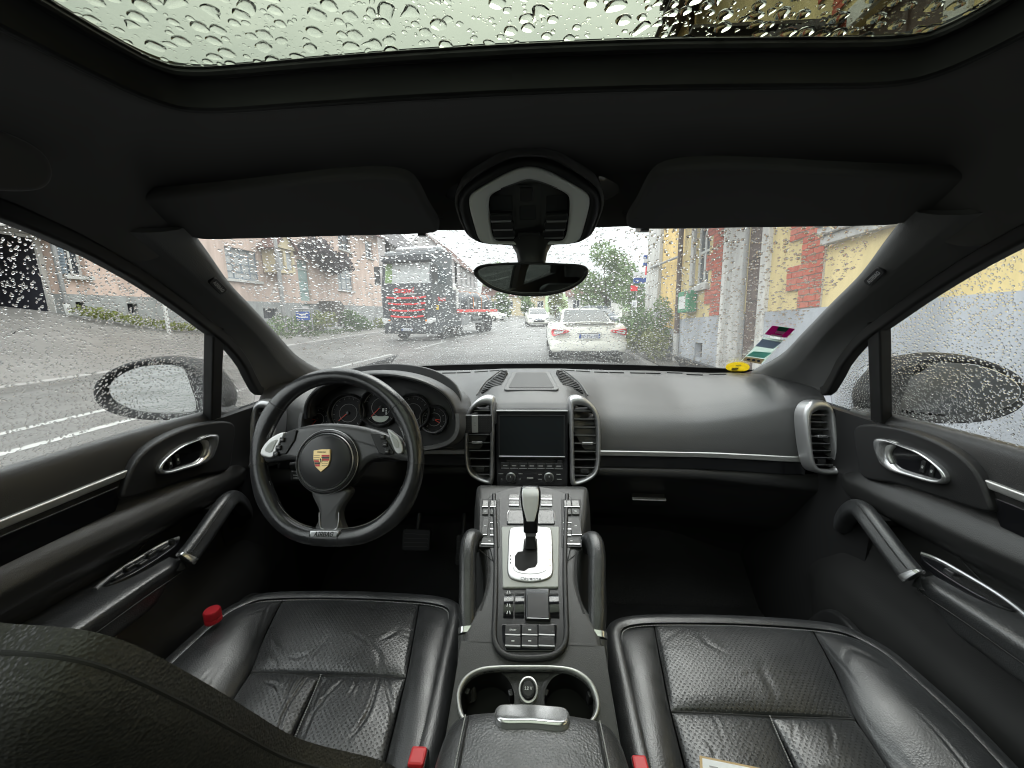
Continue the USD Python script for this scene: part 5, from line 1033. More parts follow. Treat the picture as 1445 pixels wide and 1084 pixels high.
#       x      rows: far hidden, far, slope, slope, crest, front, foot
cols = [(0.0, [(1.60, 1.03), (1.46, 1.098), (1.33, 1.096), (1.20, 1.066), (1.135, 1.040), (1.118, 1.025), (1.112, 1.00)]),
        (.10, [(1.60, 1.03), (1.455, 1.098), (1.33, 1.094), (1.20, 1.062), (1.137, 1.038), (1.118, 1.022), (1.112, .99)]),
        (.17, [(1.59, 1.03), (1.45, 1.096), (1.32, 1.082), (1.21, 1.040), (1.14, 1.005), (1.118, .96), (1.108, .90)]),
        (.26, [(1.58, 1.03), (1.44, 1.094), (1.31, 1.066), (1.20, 1.020), (1.14, .985), (1.115, .945), (1.106, .899)]),
        (.45, [(1.54, 1.03), (1.42, 1.094), (1.29, 1.056), (1.18, 1.018), (1.125, .985), (1.105, .945), (1.098, .899)]),
        (.60, [(1.46, 1.03), (1.35, 1.098), (1.22, 1.072), (1.14, 1.045), (1.09, 1.010), (1.073, .958), (1.068, .909)]),
        (.70, [(1.40, 1.04), (1.28, 1.108), (1.17, 1.095), (1.10, 1.075), (1.062, 1.048), (1.040, .979), (1.036, .917)]),
        (.79, [(1.36, 1.05), (1.22, 1.108), (1.12, 1.10), (1.07, 1.088), (1.045, 1.062), (1.022, .988), (1.015, .924)])]
full = [(-x, r) for x, r in cols[:0:-1]] + cols
DGd = interp_grid([[(x, y, z) for y, z in r] for x, r in full], 70, 160, 'p', 'p')
obj('top_pad', shell(DGd, .02, V([0, .5, 1.4])), M['softpad'], da, sm=60)
foot = DGd[:, -1]
def strip(x0, x1, dy0, z0, z1, dep, m, nm, bev=.002):
    lift = lambda f_: np.interp(np.abs(f_[:, 0]), [.2, .45, .6, .70, .79], [0, .001, .008, .015, .022])
    i = (foot[:, 0] >= min(x0, x1)) & (foot[:, 0] <= max(x0, x1)); f_ = foot[i]
    P_ = np.stack([np.c_[f_[:, 0], f_[:, 1] + .004, np.full(len(f_), z0)], np.c_[f_[:, 0], f_[:, 1] + dy0 + bev, np.full(len(f_), z0)], np.c_[f_[:, 0], f_[:, 1] + dy0, np.full(len(f_), z0 - bev)], np.c_[f_[:, 0], f_[:, 1] + dy0, np.full(len(f_), z1 + bev)], np.c_[f_[:, 0], f_[:, 1] + dy0 + bev, np.full(len(f_), z1)], np.c_[f_[:, 0], f_[:, 1] + .004, np.full(len(f_), z1)]], 1)
    return obj(nm, shell(P_ + lift(f_)[:, None, None] * V([0, 0, 1]), dep, V([0, .3, .9])), M[m], da, sm=30)
for s in S2:
    strip(s * .20, s * .745, -.004, .904, .888, .006, 'brushed', 'trim_strip')
    strip(s * .20, s * .745, .000, .887, .850, .006, 'gloss', 'gloss_trim')
    low = interp_grid([[(s * x, y0 + .004, .849 + np.interp(x, [.45, .6, .7, .79], [.001, .008, .015, .022])), (s * x, y0 - .006, .83), (s * x, y0 + .012, .80), (s * x, y0 + .05, .74), (s * x, y0 + .12, .64), (s * x, y0 + .26, .52), (s * x, y0 + .33, .36)] for x, y0 in ((.13, 1.108), (.3, 1.105), (.5, 1.093), (.65, 1.058), (.80, 1.02))], 50, 30, 'p', 'p')
    obj('lower_panel', shell(low, .015, V([0, .3, .8])), M['plastic'], da, sm=60)
GP_ = Plane(V([.42, 1.112, .78]), (1, -.03, 0), (0, -.6, 1), (0, -1, -.4))
q = GP_.px([(892, 700), (936, 709)]); obj('glovebox_latch', GP_.mesh(slab(rrect(q[0][0], q[1][1], q[1][0], q[0][1], .003), -.01, .012, .003)), M['plastic'], da); obj('latch_edge', GP_.mesh(slab(rrect(q[0][0], q[0][1] - .003, q[1][0], q[0][1], .001), .004, .0135, .001)), M['satin'], da)
# slots along the windscreen
for s in S2:
    for k in range(9):
        x0 = s * (.13 + .062 * k); j = np.argmin(np.abs(DGd[:, 0, 0] - x0)); rowp = DGd[j]
        i = np.argmin(np.abs(rowp[:, 1] - (np.interp(abs(x0), [0, .5, .7], [1.435, 1.385, 1.27])))); p0 = rowp[i]; tt = nrm(DGd[min(j + 1, 159), i] - p0); 
        SLp = Plane(p0 + V([0, 0, .0005]), tt, (0, 1, -.1), (0, 0, 1)); obj('defroster_slot', SLp.mesh(slab(rrect(-.026, -.006, .026, .006, .003), -.003, .0008, .0004)), M['seal'], da)
# speaker grille on the centre top
PLs = Plane(V([0, 1.262, 1.083]), (1, 0, 0), (0, .13, .035), (0, 0, 1))
sp_o = V([(-.068, .082), (.062, .082), (.088, -.062), (-.092, -.062)]); sp_i = V([(-.055, .070), (.049, .070), (.072, -.050), (-.076, -.050)])
def dense(p, n=12): return np.vstack([np.stack([np.linspace(p[i][k], p[(i + 1) % len(p)][k], n, endpoint=False) for k in (0, 1)], 1) for i in range(len(p))])
def rnd(p, r): return V(sg.Polygon(p).buffer(-r).buffer(r, 6).exterior.coords)[:-1]
obj('speaker_panel', PLs.mesh(slab(rnd(sp_o, .012), -.02, .003, .003)), M['softpad'], da); obj('speaker_grille', PLs.mesh(slab(rnd(sp_i, .008), -.01, .0045, .001)), M['plastic'], da)
# fan shaped side outlets beside the speaker
for s in S2:
    fan = V([(s * .080, .095), (s * .100, .092), (s * .155, .020), (s * .172, -.04), (s * .150, -.028), (s * .098, -.018), (s * .088, .03)])
    FPn = Plane(V([0, 1.262, 1.0845]), (1, 0, -s * .28 * 0), (0, .13, .035), (0, 0, 1))
    FPn = Plane(V([0, 1.262, 1.084]) + V([s * .125, 0, -.012]), (1, 0, -s * .22), (0, .13, .04), (0, 0, 1)); fan = fan - [s * .125, 0]
    fo = group('top_air_outlet', da)
    obj('bed', FPn.mesh(slab(rnd(ccw(fan), .004), -.02, .003, .001)), M['seal'], fo)
    g = sg.Polygon(fan).buffer(-.003)
    for k in range(11):
        b = -.036 + .012 * k; ln_ = g.intersection(sg.LineString([(-.2, b - s * 0), (.2, b)]))
        if not ln_.is_empty and ln_.geom_type == 'LineString':
            x0, x1 = ln_.bounds[0], ln_.bounds[2]; obj('slat', FPn.mesh(brect(x0, b - .0022, x1, b + .0022, .002, .0065)), M['plastic'], fo, sm=False)
    obj('edge_trim', tube(FPn.to3(smooth(V([(s * .104, .098), (s * .135, .062), (s * .162, .018), (s * .182, -.05)]) - [s * .125, 0], 20), .004), .0028, 8), M['softpad'], fo)
# ------------------------------------------------------------------ air vents
CS = Plane(V([0, 1.078, .80]), (1, 0, 0), (0, .16, 1), (0, -1, .16))
def vent(pl, outer, opening, s, n_slat, par, handle, label=None):
    v_ = group('air_vent', par, label); m = lambda t: lr(pl.mesh(t), s)
    obj('frame', m(RF(outer, opening, [(0, -.03), (0, .004), (.08, .010), (.3, .015), (.6, .0155), (.85, .012), (1, .006), (1, -.03)])), M['satin'], v_, sm=50)
    obj('recess', m(slab(inset(ccw(opening), -.001), -.06, -.035)), M['seal'], v_)
    g = sg.Polygon(opening).buffer(-.0005); b0, b1 = opening[:, 1].min(), opening[:, 1].max()
    for k in range(n_slat):
        b = b0 + (b1 - b0) * (k + .6) / (n_slat + .3); ln_ = g.intersection(sg.LineString([(-2, b), (2, b)]))
        if ln_.is_empty: continue
        x0, x1 = ln_.bounds[0], ln_.bounds[2]
        sl = turn(rbox(x0, -.0014, -.036, x1, .0014, .0, .001), (1, 0, 0), 16, (0, 0, -.01)); obj('slat', m(moved(sl, (0, b, 0))), M['plastic'], v_)
        obj('slat_edge', m(brect(x0 + .001, b - .0006, x1 - .001, b + .0012, .0002, .0010)), M['satin'], v_, sm=False)
        if k == handle: obj('vane_tab', m(slab(rrect(x0 + (x1 - x0) * .35, b - .004, x0 + (x1 - x0) * .85, b + .004, .002), -.004, .006, .002)), M['chrome'], v_)
        if k == 1: obj('thumbwheel', m(moved(turn(trimesh.creation.cylinder(.012, (x1 - x0) * .4, sections=20), (0, 1, 0), 90), ((x0 + x1) / 2, b - .010, -.012))), M['smoothplastic'], v_)
    return v_
cvo = smooth(CS.px([(803.5, 572), (804, 561), (816, 558), (830, 565), (841, 578), (846, 596), (847, 641), (843.5, 665), (833, 677), (810, 685), (806, 683), (804.5, 640), (803.5, 600)]), 90, True)
cvi = smooth(CS.px([(809.5, 577), (811, 573), (824, 573), (836, 581), (841, 598), (841.5, 642), (838, 664), (829, 672), (812.5, 677.5), (811, 674), (810, 640), (809.5, 600)]), 90, True)
for s in S2: vent(CS, cvo, cvi, s, 9, car, 4)
SV = Plane(V([.752, 1.0, .985]), (1, -.03, 0), (0, .25, 1), (-.2, -1, .25))
svo = smooth(SV.px([(1131, 592), (1132, 580), (1138, 569), (1150, 564), (1166, 569), (1174, 583), (1179, 605), (1187, 662), (1185, 668), (1160, 669), (1146, 664), (1139, 650), (1133, 615)]), 80, True)
svi = smooth(SV.px([(1141, 595), (1143, 585), (1152, 579.5), (1164, 580), (1168, 592), (1174, 640), (1176, 657), (1172, 661.5), (1157, 661), (1148, 655), (1143, 630)]), 80, True)
for s in S2: vent(SV, svo, svi, s, 8, car, 4)
# ------------------------------------------------------------------ centre screen and its controls
iu = group('centre_screen_unit', car)
q = CS.px([(700, 577), (797, 688)])
W_ = .106
obj('bezel', CS.mesh(slab(rrect(-W_, .002, W_, q[0][1] - .002, .004), -.05, .004, .002)), M['gloss'], iu)
obj('trim_line', CS.mesh(slab(rrect(-W_, q[0][1] - .0075, W_, q[0][1] - .003, .001), .0, .0075, .001)), M['satin'], iu)
cs = lambda u, v: CS.px([(u, v)])[0]
s0, s1 = cs(705.5, 644), cs(795.5, 587); obj('screen_frame', CS.mesh(holed(rrect(s0[0] - .004, s0[1] - .004, s1[0] + .004, s1[1] + .003, .003), [rrect(s0[0], s0[1], s1[0], s1[1], .002)], .004, .0065)), M['smoothplastic'], iu, sm=False)
obj('screen', CS.mesh(slab(rrect(s0[0], s0[1], s1[0], s1[1], .002), .0, .0048, .0005)), M['screen'], iu)
b = cs(748, 643.5)[1]; obj('trim_line', CS.mesh(slab(rrect(-.098, b - .002, .098, b + .0015, .001), .0, .0095, .0015)), M['satin'], iu)
b = cs(748, 651)[1]; obj('disc_slot', CS.mesh(slab(rrect(-.075, b - .004, .070, b + .004, .001), .0, .0052, .0004)), M['seal'], iu); obj('eject_button', CS.mesh(slab(rrect(.076, b - .004, .090, b + .004, .001), .0, .007, .001)), M['smoothplastic'], iu)
b0_, b1_ = cs(748, 659.5)[1], cs(748, 655.5)[1]
for k in range(7):
    x0 = -.092 + .0264 * k; obj('source_button', CS.mesh(slab(rrect(x0, b0_ - .002, x0 + .025, b1_ + .006, .001), .0, .0085, .001)), M['smoothplastic'], iu); obj('button_edge', CS.mesh(brect(x0 + .0005, b0_ - .0022, x0 + .0245, b0_ - .0004, .0075, .0092)), M['satin'], iu, sm=False)
    obj('button_mark', CS.mesh(brect(x0 + .006, b0_ + .005, x0 + .019, b0_ + .0075, .0085, .0089)), M['greyprint'], iu, sm=False)
for u in (721, 774.5):
    c = cs(u, 673); kn = group('rotary_knob', car)
    obj('knob', CS.mesh(moved(lathe([(0, .022), (.0095, .022), (.0105, .0205), (.0112, .004), (0, .004)], 32), (c[0], c[1], 0))), M['smoothplastic'], kn)
    obj('knob_ring', CS.mesh(moved(lathe([(.0105, .004), (.0148, .004), (.0148, .009), (.0135, .0105), (.0105, .009), (.0105, .004)], 36), (c[0], c[1], 0))), M['satin'], kn)
    obj('knob_mark', CS.mesh(moved(brect(-.0008, .004, .0008, .009, .0218, .0225), (c[0], c[1], 0))), M['whiteprint'], kn, sm=False)
for u, v, w in ((707, 668, .014), (735, 668, .013), (762, 669, .010), (788, 669, .012), (762, 676, .010), (789, 676, .014), (708, 675.5, .004), (734, 675.5, .004)):
    c = cs(u, v); obj('button_mark', CS.mesh(brect(c[0] - w / 2, c[1] - .0012, c[0] + w / 2, c[1] + .0012, .004, .0045)), M['greyprint'], iu, sm=False)
c = cs(748, 674); obj('mode_button', CS.mesh(slab(rrect(c[0] - .0095, c[1] - .0022, c[0] + .0095, c[1] + .0022, .002), .0, .008, .001)), M['greyprint'], iu)
# clip-on phone holder on the left vent
ph = thing('phone_holder', label='black quilted phone holder with silver stripe clipped onto the centre air vent', cat='phone holder')
HPn = Plane(V([-.155, 1.052, .99]), (1, .02, 0), (0, .13, 1), (0, -1, .13)); hq = lambda u, v: HPn.px([(u, v)])[0]
h0, h1 = hq(652.5, 610.5), hq(693.5, 585.5)
obj('body', HPn.mesh(slab(rrect(*h0, *h1, .003), -.012, .008, .0025)), M['smoothplastic'], ph)
for x0, x1 in ((hq(654, 600)[0], hq(665, 600)[0]), (hq(676, 600)[0], hq(691, 600)[0])):
    studs = []; nx, ny = 5, 7
    for i in range(nx):
        for j in range(ny):
            cx, cy = x0 + (x1 - x0) * (i + .5) / nx, h0[1] + .003 + (h1[1] - h0[1] - .006) * (j + .5) / ny; d_ = trimesh.creation.cone(.0022, .0024, sections=4); studs.append(moved(d_, (cx, cy, .0075)))
    obj('quilted_pad', HPn.mesh(cat(brect(x0, h0[1] + .002, x1, h1[1] - .002, .006, .0086), *studs)), M['plastic'], ph, sm=False)
a0, a1 = hq(666.5, 610.5), hq(675, 585.5); obj('silver_stripe', HPn.mesh(slab(rrect(a0[0], a0[1] + .001, a1[0], a1[1] - .001, .001), .004, .0098, .001)), M['brushed'], ph)
obj('emblem', HPn.mesh(cat(moved(trimesh.creation.annulus(.0018, .0026, .0006), ((a0[0] + a1[0]) / 2, (a0[1] + a1[1]) / 2 + .003, .0101)), brect((a0[0] + a1[0]) / 2 - .003, (a0[1] + a1[1]) / 2 - .0045, (a0[0] + a1[0]) / 2 + .003, (a0[1] + a1[1]) / 2 - .003, .0098, .0104))), M['greyprint'], ph, sm=False)
obj('clamp', HPn.mesh(cat(brect(h0[0] + .018, h0[1] + .012, h0[0] + .03, h1[1] - .012, -.045, -.012))), M['smoothplastic'], ph, sm=False)

# ------------------------------------------------------------------ instrument cluster
ic = group('instrument_cluster', car)
CP_ = Plane(V([-.41, 1.045, 1.05]), (1, 0, 0), (0, .33, 1), (0, -1, .33))
arch = lambda w, h, zb, y: [(-.41 + w * math.cos(a), y, zb + h * max(math.sin(a), 0) ** .8) for a in np.linspace(math.pi, 0, 41)]
hoodg = V([arch(.208, .125, 1.035, .985), arch(.211, .128, 1.035, .990), arch(.216, .131, 1.03, 1.03), arch(.217, .108, 1.015, 1.12), arch(.217, .085, 1.0, 1.24), arch(.217, .06, .99, 1.38)])
obj('hood', shell(hoodg, .012, V([-.41, 1.1, 2.0])), M['softpad'], ic, sm=60)
obj('hood_lip', tube(V(arch(.2045, .1205, 1.035, .984)), .0055, 8, (0, 1, 0)), M['smoothplastic'], ic)
face = smooth(V([(-.215, -.02), (-.20, .055), (-.14, .105), (0, .128), (.14, .105), (.20, .055), (.215, -.02), (.205, -.09), (.10, -.115), (-.10, -.115), (-.205, -.09)]), 80, True)
obj('fascia', CP_.mesh(slab(face, -.03, .0, .004)), M['smoothplastic'], ic)
side = V([(-.214, -.02), (-.205, -.085), (-.1, -.112), (0, -.118), (.1, -.112), (.205, -.085), (.214, -.02)])
obj('lower_shroud', shell(V([CP_.to3(smooth(side * k_, 40), d_) for k_, d_ in ((1.0, .0), (.985, .03), (.965, .055), (.97, .065))]), .01, V([-.41, .6, 1.2])), M['softpad'], ic, sm=60)
def gauge(u, v, r, cowl, a_list, ticks, big=False):
    c = CP_.px([(u, v)])[0]; g = group('gauge', car); mv = lambda t: CP_.mesh(moved(t, (c[0], c[1], 0)))
    obj('cowl', mv(lathe([(r, .002), (r + .0015, .018 * cowl), (r + .004, .02 * cowl), (r + .0065, .018 * cowl), (r + .008, 0), (r, 0.002)], 48)), M['smoothplastic'], g)
    obj('ring', mv(lathe([(r - .0016, .003), (r - .0003, .0055), (r + .0006, .003), (r - .0016, .003)], 48)), M['satin'], g)
    obj('dial', mv(moved(trimesh.creation.cylinder(r - .001, .002, sections=48), (0, 0, .0016))), M['dialface'], g)
    tk = []
    for k in range(ticks):
        a = math.radians(225 - 270 * k / (ticks - 1)); L = .005 if k % 2 == 0 else .003; b_ = turn(brect(-.0004 if k % 2 else -.0006, r - .004 - L, .0004 if k % 2 else .0006, r - .004, .0027, .0031), (0, 0, 1), math.degrees(a) - 90); tk.append(b_)
    obj('scale_marks', mv(cat(tk)), M['greyprint'], g, sm=False)
    obj('inner_ring', mv(lathe([(r * .52, .0027), (r * .52 + .0006, .0032), (r * .52 + .0012, .0027), (r * .52, .0027)], 40)), M['greyprint'], g)
    for a, L in a_list:
        nd = slab(V([(-.0011, -.004), (.0011, -.004), (.0005, L), (-.0005, L)]), .0055, .0072); obj('needle', mv(turn(nd, (0, 0, 1), a - 90)), M['redneedle'], g, sm=False)
    obj('hub', mv(lathe([(0, .0095), (.0038, .009), (.0046, .0045), (0, .0045)], 20)), M['smoothplastic'], g)
    return g, c
gauge(449, 592, .033, .8, [(184, .014), (230, .022)], 9)
gauge(492, 583, .048, 1, [(222, .033)], 15)
g3, c3 = gauge(538, 575, .050, 1.3, [(226, .036)], 17, True)
gauge(583, 582, .046, 1, [], 15)
gauge(613, 592, .034, .8, [(355, .018), (330, .02)], 9)
obj('display', CP_.mesh(moved(slab(smooth(V([(-.024, -.026), (0, -.0255), (.024, -.026), (.017, -.037), (0, -.042), (-.017, -.037)]), 40, True), .0027, .004), (c3[0], c3[1], 0))), M['lcd'], g3, sm=False)
obj('gear_readout', CP_.mesh(moved(cat(brect(.004, -.012, .010, -.002, .0027, .0033), *[brect(.014, -.020 + .005 * k, .018, -.017 + .005 * k, .0027, .0033) for k in range(4)]), (c3[0], c3[1], 0))), M['whiteprint'], g3, sm=False)

# ------------------------------------------------------------------ steering wheel
sw = group('steering_wheel', car)
WP = Plane(V([-.413, .748, 1.015]), (1, 0, 0), (0, .36, .93), (0, -1, .36))
cl = smooth(WP.px([(371, 650), (377, 612), (399, 571), (436, 542), (478, 532), (520, 540), (556, 565), (579, 600), (589, 640), (587, 672), (576, 702), (555, 730), (527, 749), (500, 756), (466, 757), (436, 753), (408, 739), (387, 713), (375, 682)]), 120, True)
rimp = WP.to3(cl, .012)
# flat oval section that thickens at the thumb rests
ang = np.arctan2(cl[:, 1], cl[:, 0]); th = 1 + .18 * np.exp(-((np.abs(ang) - .55) / .25) ** 2) + .18 * np.exp(-((np.abs(ang) - 2.6) / .25) ** 2)
p_, t_, s_, w_ = frames(rimp, np.broadcast_to(WP.n, rimp.shape), True); pr = ell(.0170, .0155, 18); Pq = p_[:, None] + s_[:, None] * pr[None, :, :1] * th[:, None, None] + w_[:, None] * pr[None, :, 1:]
rg = grid(Pq, closed_v=True, closed_u=True); rg.fix_normals(); obj('rim', rg, M['wheelleather'], sw, sm=60)
for u, v in ((388, 566), (577, 566), (372, 655), (590, 652), (449, 755), (486, 755)):
    c = WP.px([(u, v)])[0]; i = np.argmin(np.linalg.norm(cl - c, axis=1)); rr = pr * [1.01 * th[i], 1.01]; path = p_[i] + s_[i] * rr[:, :1] + w_[i] * rr[:, 1:]
    obj('rim_joint', tube(path, .0008, 6, t_[i], True), M['blackthread'], sw)
inner_st = []
for i in range(0, 120):
    if (-2.75 < ang[i] < -1.75) or (-1.4 < ang[i] < -.35):
        for k in (0, .33, .66):
            j = (i + 1) % 120; c = p_[i] * (1 - k) + p_[j] * k; d_ = s_[i]; sgn = 1 if ((c + d_ * .01 - WP.o) @ (c + d_ * .01 - WP.o)) < ((c - WP.o) @ (c - WP.o)) else -1
            e = c + d_ * sgn * .0182 + w_[i] * .003; inner_st.append(trimesh.creation.box(extents=(.0022, .0008, .0008), transform=np.vstack([np.c_[np.stack([nrm(t_[i] + w_[i] * .8), w_[i], d_], 1), e], [0, 0, 0, 1]])))
obj('rim_stitching', cat(inner_st), M['thread'], sw, sm=False, kind='stuff')
tb = smooth(WP.px([(359, 641), (378, 629), (397, 616), (415, 607), (443, 600), (470, 598), (500, 600), (525, 605), (548, 613), (572, 627), (589, 641), (590, 650), (560, 648), (531, 648), (515, 660), (500, 680), (470, 690), (440, 680), (428, 660), (424, 651), (390, 652), (360, 653)]), 110, True)
obj('spoke_bar', WP.mesh(slab(tb, -.015, .018, .012, 4)), M['spokegrey'], sw, sm=50)
bs_ = smooth(WP.px([(446, 690), (452, 715), (452, 735), (447, 756), (487, 756), (484, 735), (487, 712), (497, 690)]), 60, True)
obj('lower_spoke', WP.mesh(slab(bs_, -.01, .014, .008, 3)), M['spokegrey'], sw, sm=50)
obj('spoke_groove', tube(WP.to3(smooth(WP.px([(456, 722), (457, 740), (461, 745), (478, 745), (482, 738), (483, 722)]), 30), .0145), .0012, 6), M['satin'], sw)
ap_ = WP.px([(449.5, 754), (485.5, 754), (487.5, 745), (449, 745)]); obj('airbag_plate', WP.mesh(slab(ccw(ap_), .012, .0305, .002)), M['satin'], sw)
tm = meshkit.text_mesh('AIRBAG', .0085, .0008, True); sc = (ap_[1][0] - ap_[0][0]) * .72 / tm.bounds[1][0]; tm.apply_scale((sc, 1, 1)); tm.vertices[:, 0] += tm.vertices[:, 1] * .25; tm.apply_translation(((ap_[0][0] + ap_[1][0]) / 2 - tm.bounds[1][0] / 2, ap_[:, 1].mean() - .0042, .0305)); obj('airbag_lettering', WP.mesh(tm), M['crestblack'], sw, sm=False)
hc = WP.px([(470, 651)])[0]; mv = lambda t: WP.mesh(moved(t, (hc[0], hc[1], 0)))
R1, R2 = .0645, .0545
obj('hub_ring', mv(lathe([(R1 - .010, .018), (R1 - .008, .027), (R1 - .004, .030), (R1, .026), (R1 + .001, .0), (R1 - .010, .0)], 64)), M['smoothplastic'], sw)
obj('hub_edge', mv(lathe([(R1 - .0004, .0262), (R1 + .0009, .0252), (R1 + .0002, .0235)], 64)), M['satin'], sw)
obj('airbag_cover', mv(lathe([(0, .0415), (.02, .041), (.04, .0385), (R2 - .006, .0355), (R2 - .002, .034), (R2, .030), (R2, .018), (0, .018)], 64)), M['smoothplastic'], sw, sm=40)
obj('cover_ring', mv(lathe([(R2 + .0003, .0295), (R2 + .0018, .0315), (R2 + .0032, .0295), (R2 + .0018, .028), (R2 + .0003, .0295)], 64)), M['satin'], sw)
obj('cover_mark', mv(lathe([(.006, 0), (.0066, .0004), (.0072, 0)], 24).apply_scale((1, .55, 1)).apply_translation((.006, -.038, .0385))), M['plastic'], sw)
# shield emblem
cq = WP.px([(459, 636), (470, 634.5), (481, 634.5), (481.2, 648), (478.5, 657), (468.8, 665), (461, 657.5), (458.4, 647)])
cc = cq.mean(0); cr_ = group('steering_wheel_crest', car)
sh = V([cq[0], cq[1], cq[2], cq[3], cq[4], cq[5], cq[6], cq[7]]); CO = .0448
obj('shield', WP.mesh(slab(rnd(ccw(sh), .0015), .03, CO, .001)), M['gold'], cr_)
x0, x1, yt, yb = cq[0][0], cq[2][0], cq[2][1], cq[5][1]; xm = (x0 + x1) / 2; hh = yt - yb; ym = yb + hh * .52
shp = sg.Polygon(sh).buffer(-.0012)
def field(r, m, d=.0006, nm='field'):
    g = sg.box(*r).intersection(shp)
    if g.is_empty: return
    t = trimesh.creation.extrude_polygon(g, d, engine='earcut'); obj(nm, WP.mesh(moved(t, (0, 0, CO - .0001))), M[m], cr_, sm=False)
for k in range(3):
    field((xm + .001, yt - hh * (.325 + .088 * k), x1, yt - hh * (.245 + .088 * k)), 'crestred' if k != 1 else 'crestblack'); field((x0, ym - hh * (.085 + .095 * k), xm - .001, ym - hh * (.0 + .095 * k)), 'crestred' if k != 1 else 'crestblack')
for k in range(3): field((x0 + .0015, yt - hh * (.29 + .09 * k), xm - .003, yt - hh * (.27 + .09 * k)), 'crestblack', .0004, 'antler'); field((xm + .003, ym - hh * (.05 + .09 * k), x1 - .002, ym - hh * (.03 + .09 * k)), 'crestblack', .0004, 'antler')
obj('centre_shield', WP.mesh(moved(slab(rnd(ccw(V([(-.0034, .0045), (.0034, .0045), (.0032, -.002), (0, -.0055), (-.0032, -.002)])), .0005), CO, CO + .0012, .0004), (xm, ym, 0))), M['gold'], cr_)
obj('horse', WP.mesh(moved(cat(slab(smooth(V([(-.001, -.004), (.0002, -.001), (-.0012, .0005), (-.0008, .003), (.0005, .0038), (.0012, .0022), (.0018, .0002), (.0012, -.0022), (.0016, -.0042), (.0006, -.003)]), 30, True), CO + .0012, CO + .0016)), (xm, ym, 0))), M['crestblack'], cr_, sm=False)
tm = meshkit.text_mesh('PORSCHE', .0026, .0004, True); tm.apply_scale((.0175 / tm.bounds[1][0], 1, 1)); tm.apply_translation((xm - .00875, yt - hh * .155, CO)); obj('crest_lettering', WP.mesh(tm), M['crestblack'], cr_, sm=False)
# switch pods, shift tabs
for nm, pts, m, d in (('switch_pod', [(403, 629), (410, 612), (428, 606), (424, 622), (412, 641), (400, 642)], 'plastic', .0215), ('switch_pod', [(527, 611), (541, 613), (551, 622), (562, 641), (548, 642), (540, 640)], 'plastic', .0215)):
    obj(nm, WP.mesh(slab(rnd(ccw(WP.px(pts)), .003), .0, d, .002)), M[m], sw)
for pts, d in (([(377, 641), (380, 632), (394, 617), (411, 611), (404, 627), (395, 645), (385, 645.5)], .0235), ([(553, 607), (562, 613), (570, 620), (574, 638), (567, 641), (560, 630), (556, 619)], .026)):
    q = WP.px(pts); obj('shift_tab', WP.mesh(slab(smooth(q, 40, True), .008, d, .003)), M['brushed'], sw); obj('tab_inlay', WP.mesh(slab(smooth((q - q.mean(0)) * .5 + q.mean(0), 30, True), .01, d + .0012, .0008)), M['silverplastic'], sw)
for (u, v), w in (((408, 621), 3.5), ((403, 632), 4), ((399.5, 640.5), 4), ((546, 617.5), 3.5), ((549, 628), 3.5), ((552, 637.5), 3.5)):
    a_, b_ = WP.px([(u - w, v + 3.2), (u + w, v - 3.2)]); obj('wheel_button', WP.mesh(slab(rrect(*a_, *b_, .002), .015, .026, .002)), M['smoothplastic'], sw)
    c = (a_ + b_) / 2; obj('button_symbol', WP.mesh(brect(c[0] - .0022, c[1] - .0005, c[0] + .0022, c[1] + .0007, .026, .0264)), M['greyprint'], sw, sm=False)
obj('steering_column', sweep(np.linspace(WP.o - WP.n * .015, WP.o - WP.n * .30 + V([0, 0, -.03]), 6), rrect(-.055, -.06, .055, .05, .03), (0, 0, 1)), M['plastic'], car, sm=50)
stk = group('column_stalk', car)
a_ = WP.o - WP.n * .05
obj('lever', sweep(smooth([a_ + V([.04, 0, .0]), a_ + V([.11, -.0, .005]), a_ + V([.158, -.01, .01])], 12), rrect(-.006, -.009, .006, .009, .005), (0, 0, 1)), M['smoothplastic'], stk)
obj('lever_tip', sweep(smooth([a_ + V([.150, -.01, .01]), a_ + V([.164, -.012, .011]), a_ + V([.176, -.014, .012])], 6), rrect(-.008, -.011, .008, .011, .005), (0, 0, 1)), M['plastic'], stk)
stk2 = group('column_stalk', car)
obj('lever', sweep(smooth([a_ + V([-.04, 0, -.0]), a_ + V([-.09, -.0, -.012]), a_ + V([-.125, -.01, -.016])], 12), rrect(-.006, -.009, .006, .009, .005), (0, 0, 1)), M['smoothplastic'], stk2)
CQ = Plane(a_ + V([-.10, -.02, -.035]), (1, 0, 0), (0, .2, 1), (0, -1, .2)); obj('lever_tip', CQ.mesh(slab(rrect(-.022, -.010, .022, .012, .004), -.02, .0, .003)), M['plastic'], stk2); obj('lever_marks', CQ.mesh(cat(brect(-.015, .002, .015, .004, .0, .0005), brect(-.015, -.004, .01, -.002, .0, .0005))), M['greyprint'], stk2, sm=False)
ig = group('ignition_switch', car); obj('bezel', moved(turn(lathe([(.012, 0), (.024, 0), (.022, .01), (.013, .012), (.012, 0)], 28), (1, 0, 0), 80), (-.555, 1.045, .945)), M['smoothplastic'], ig); obj('key', rbox(-.563, 1.005, .925, -.547, 1.03, .965, .005), M['smoothplastic'], ig)

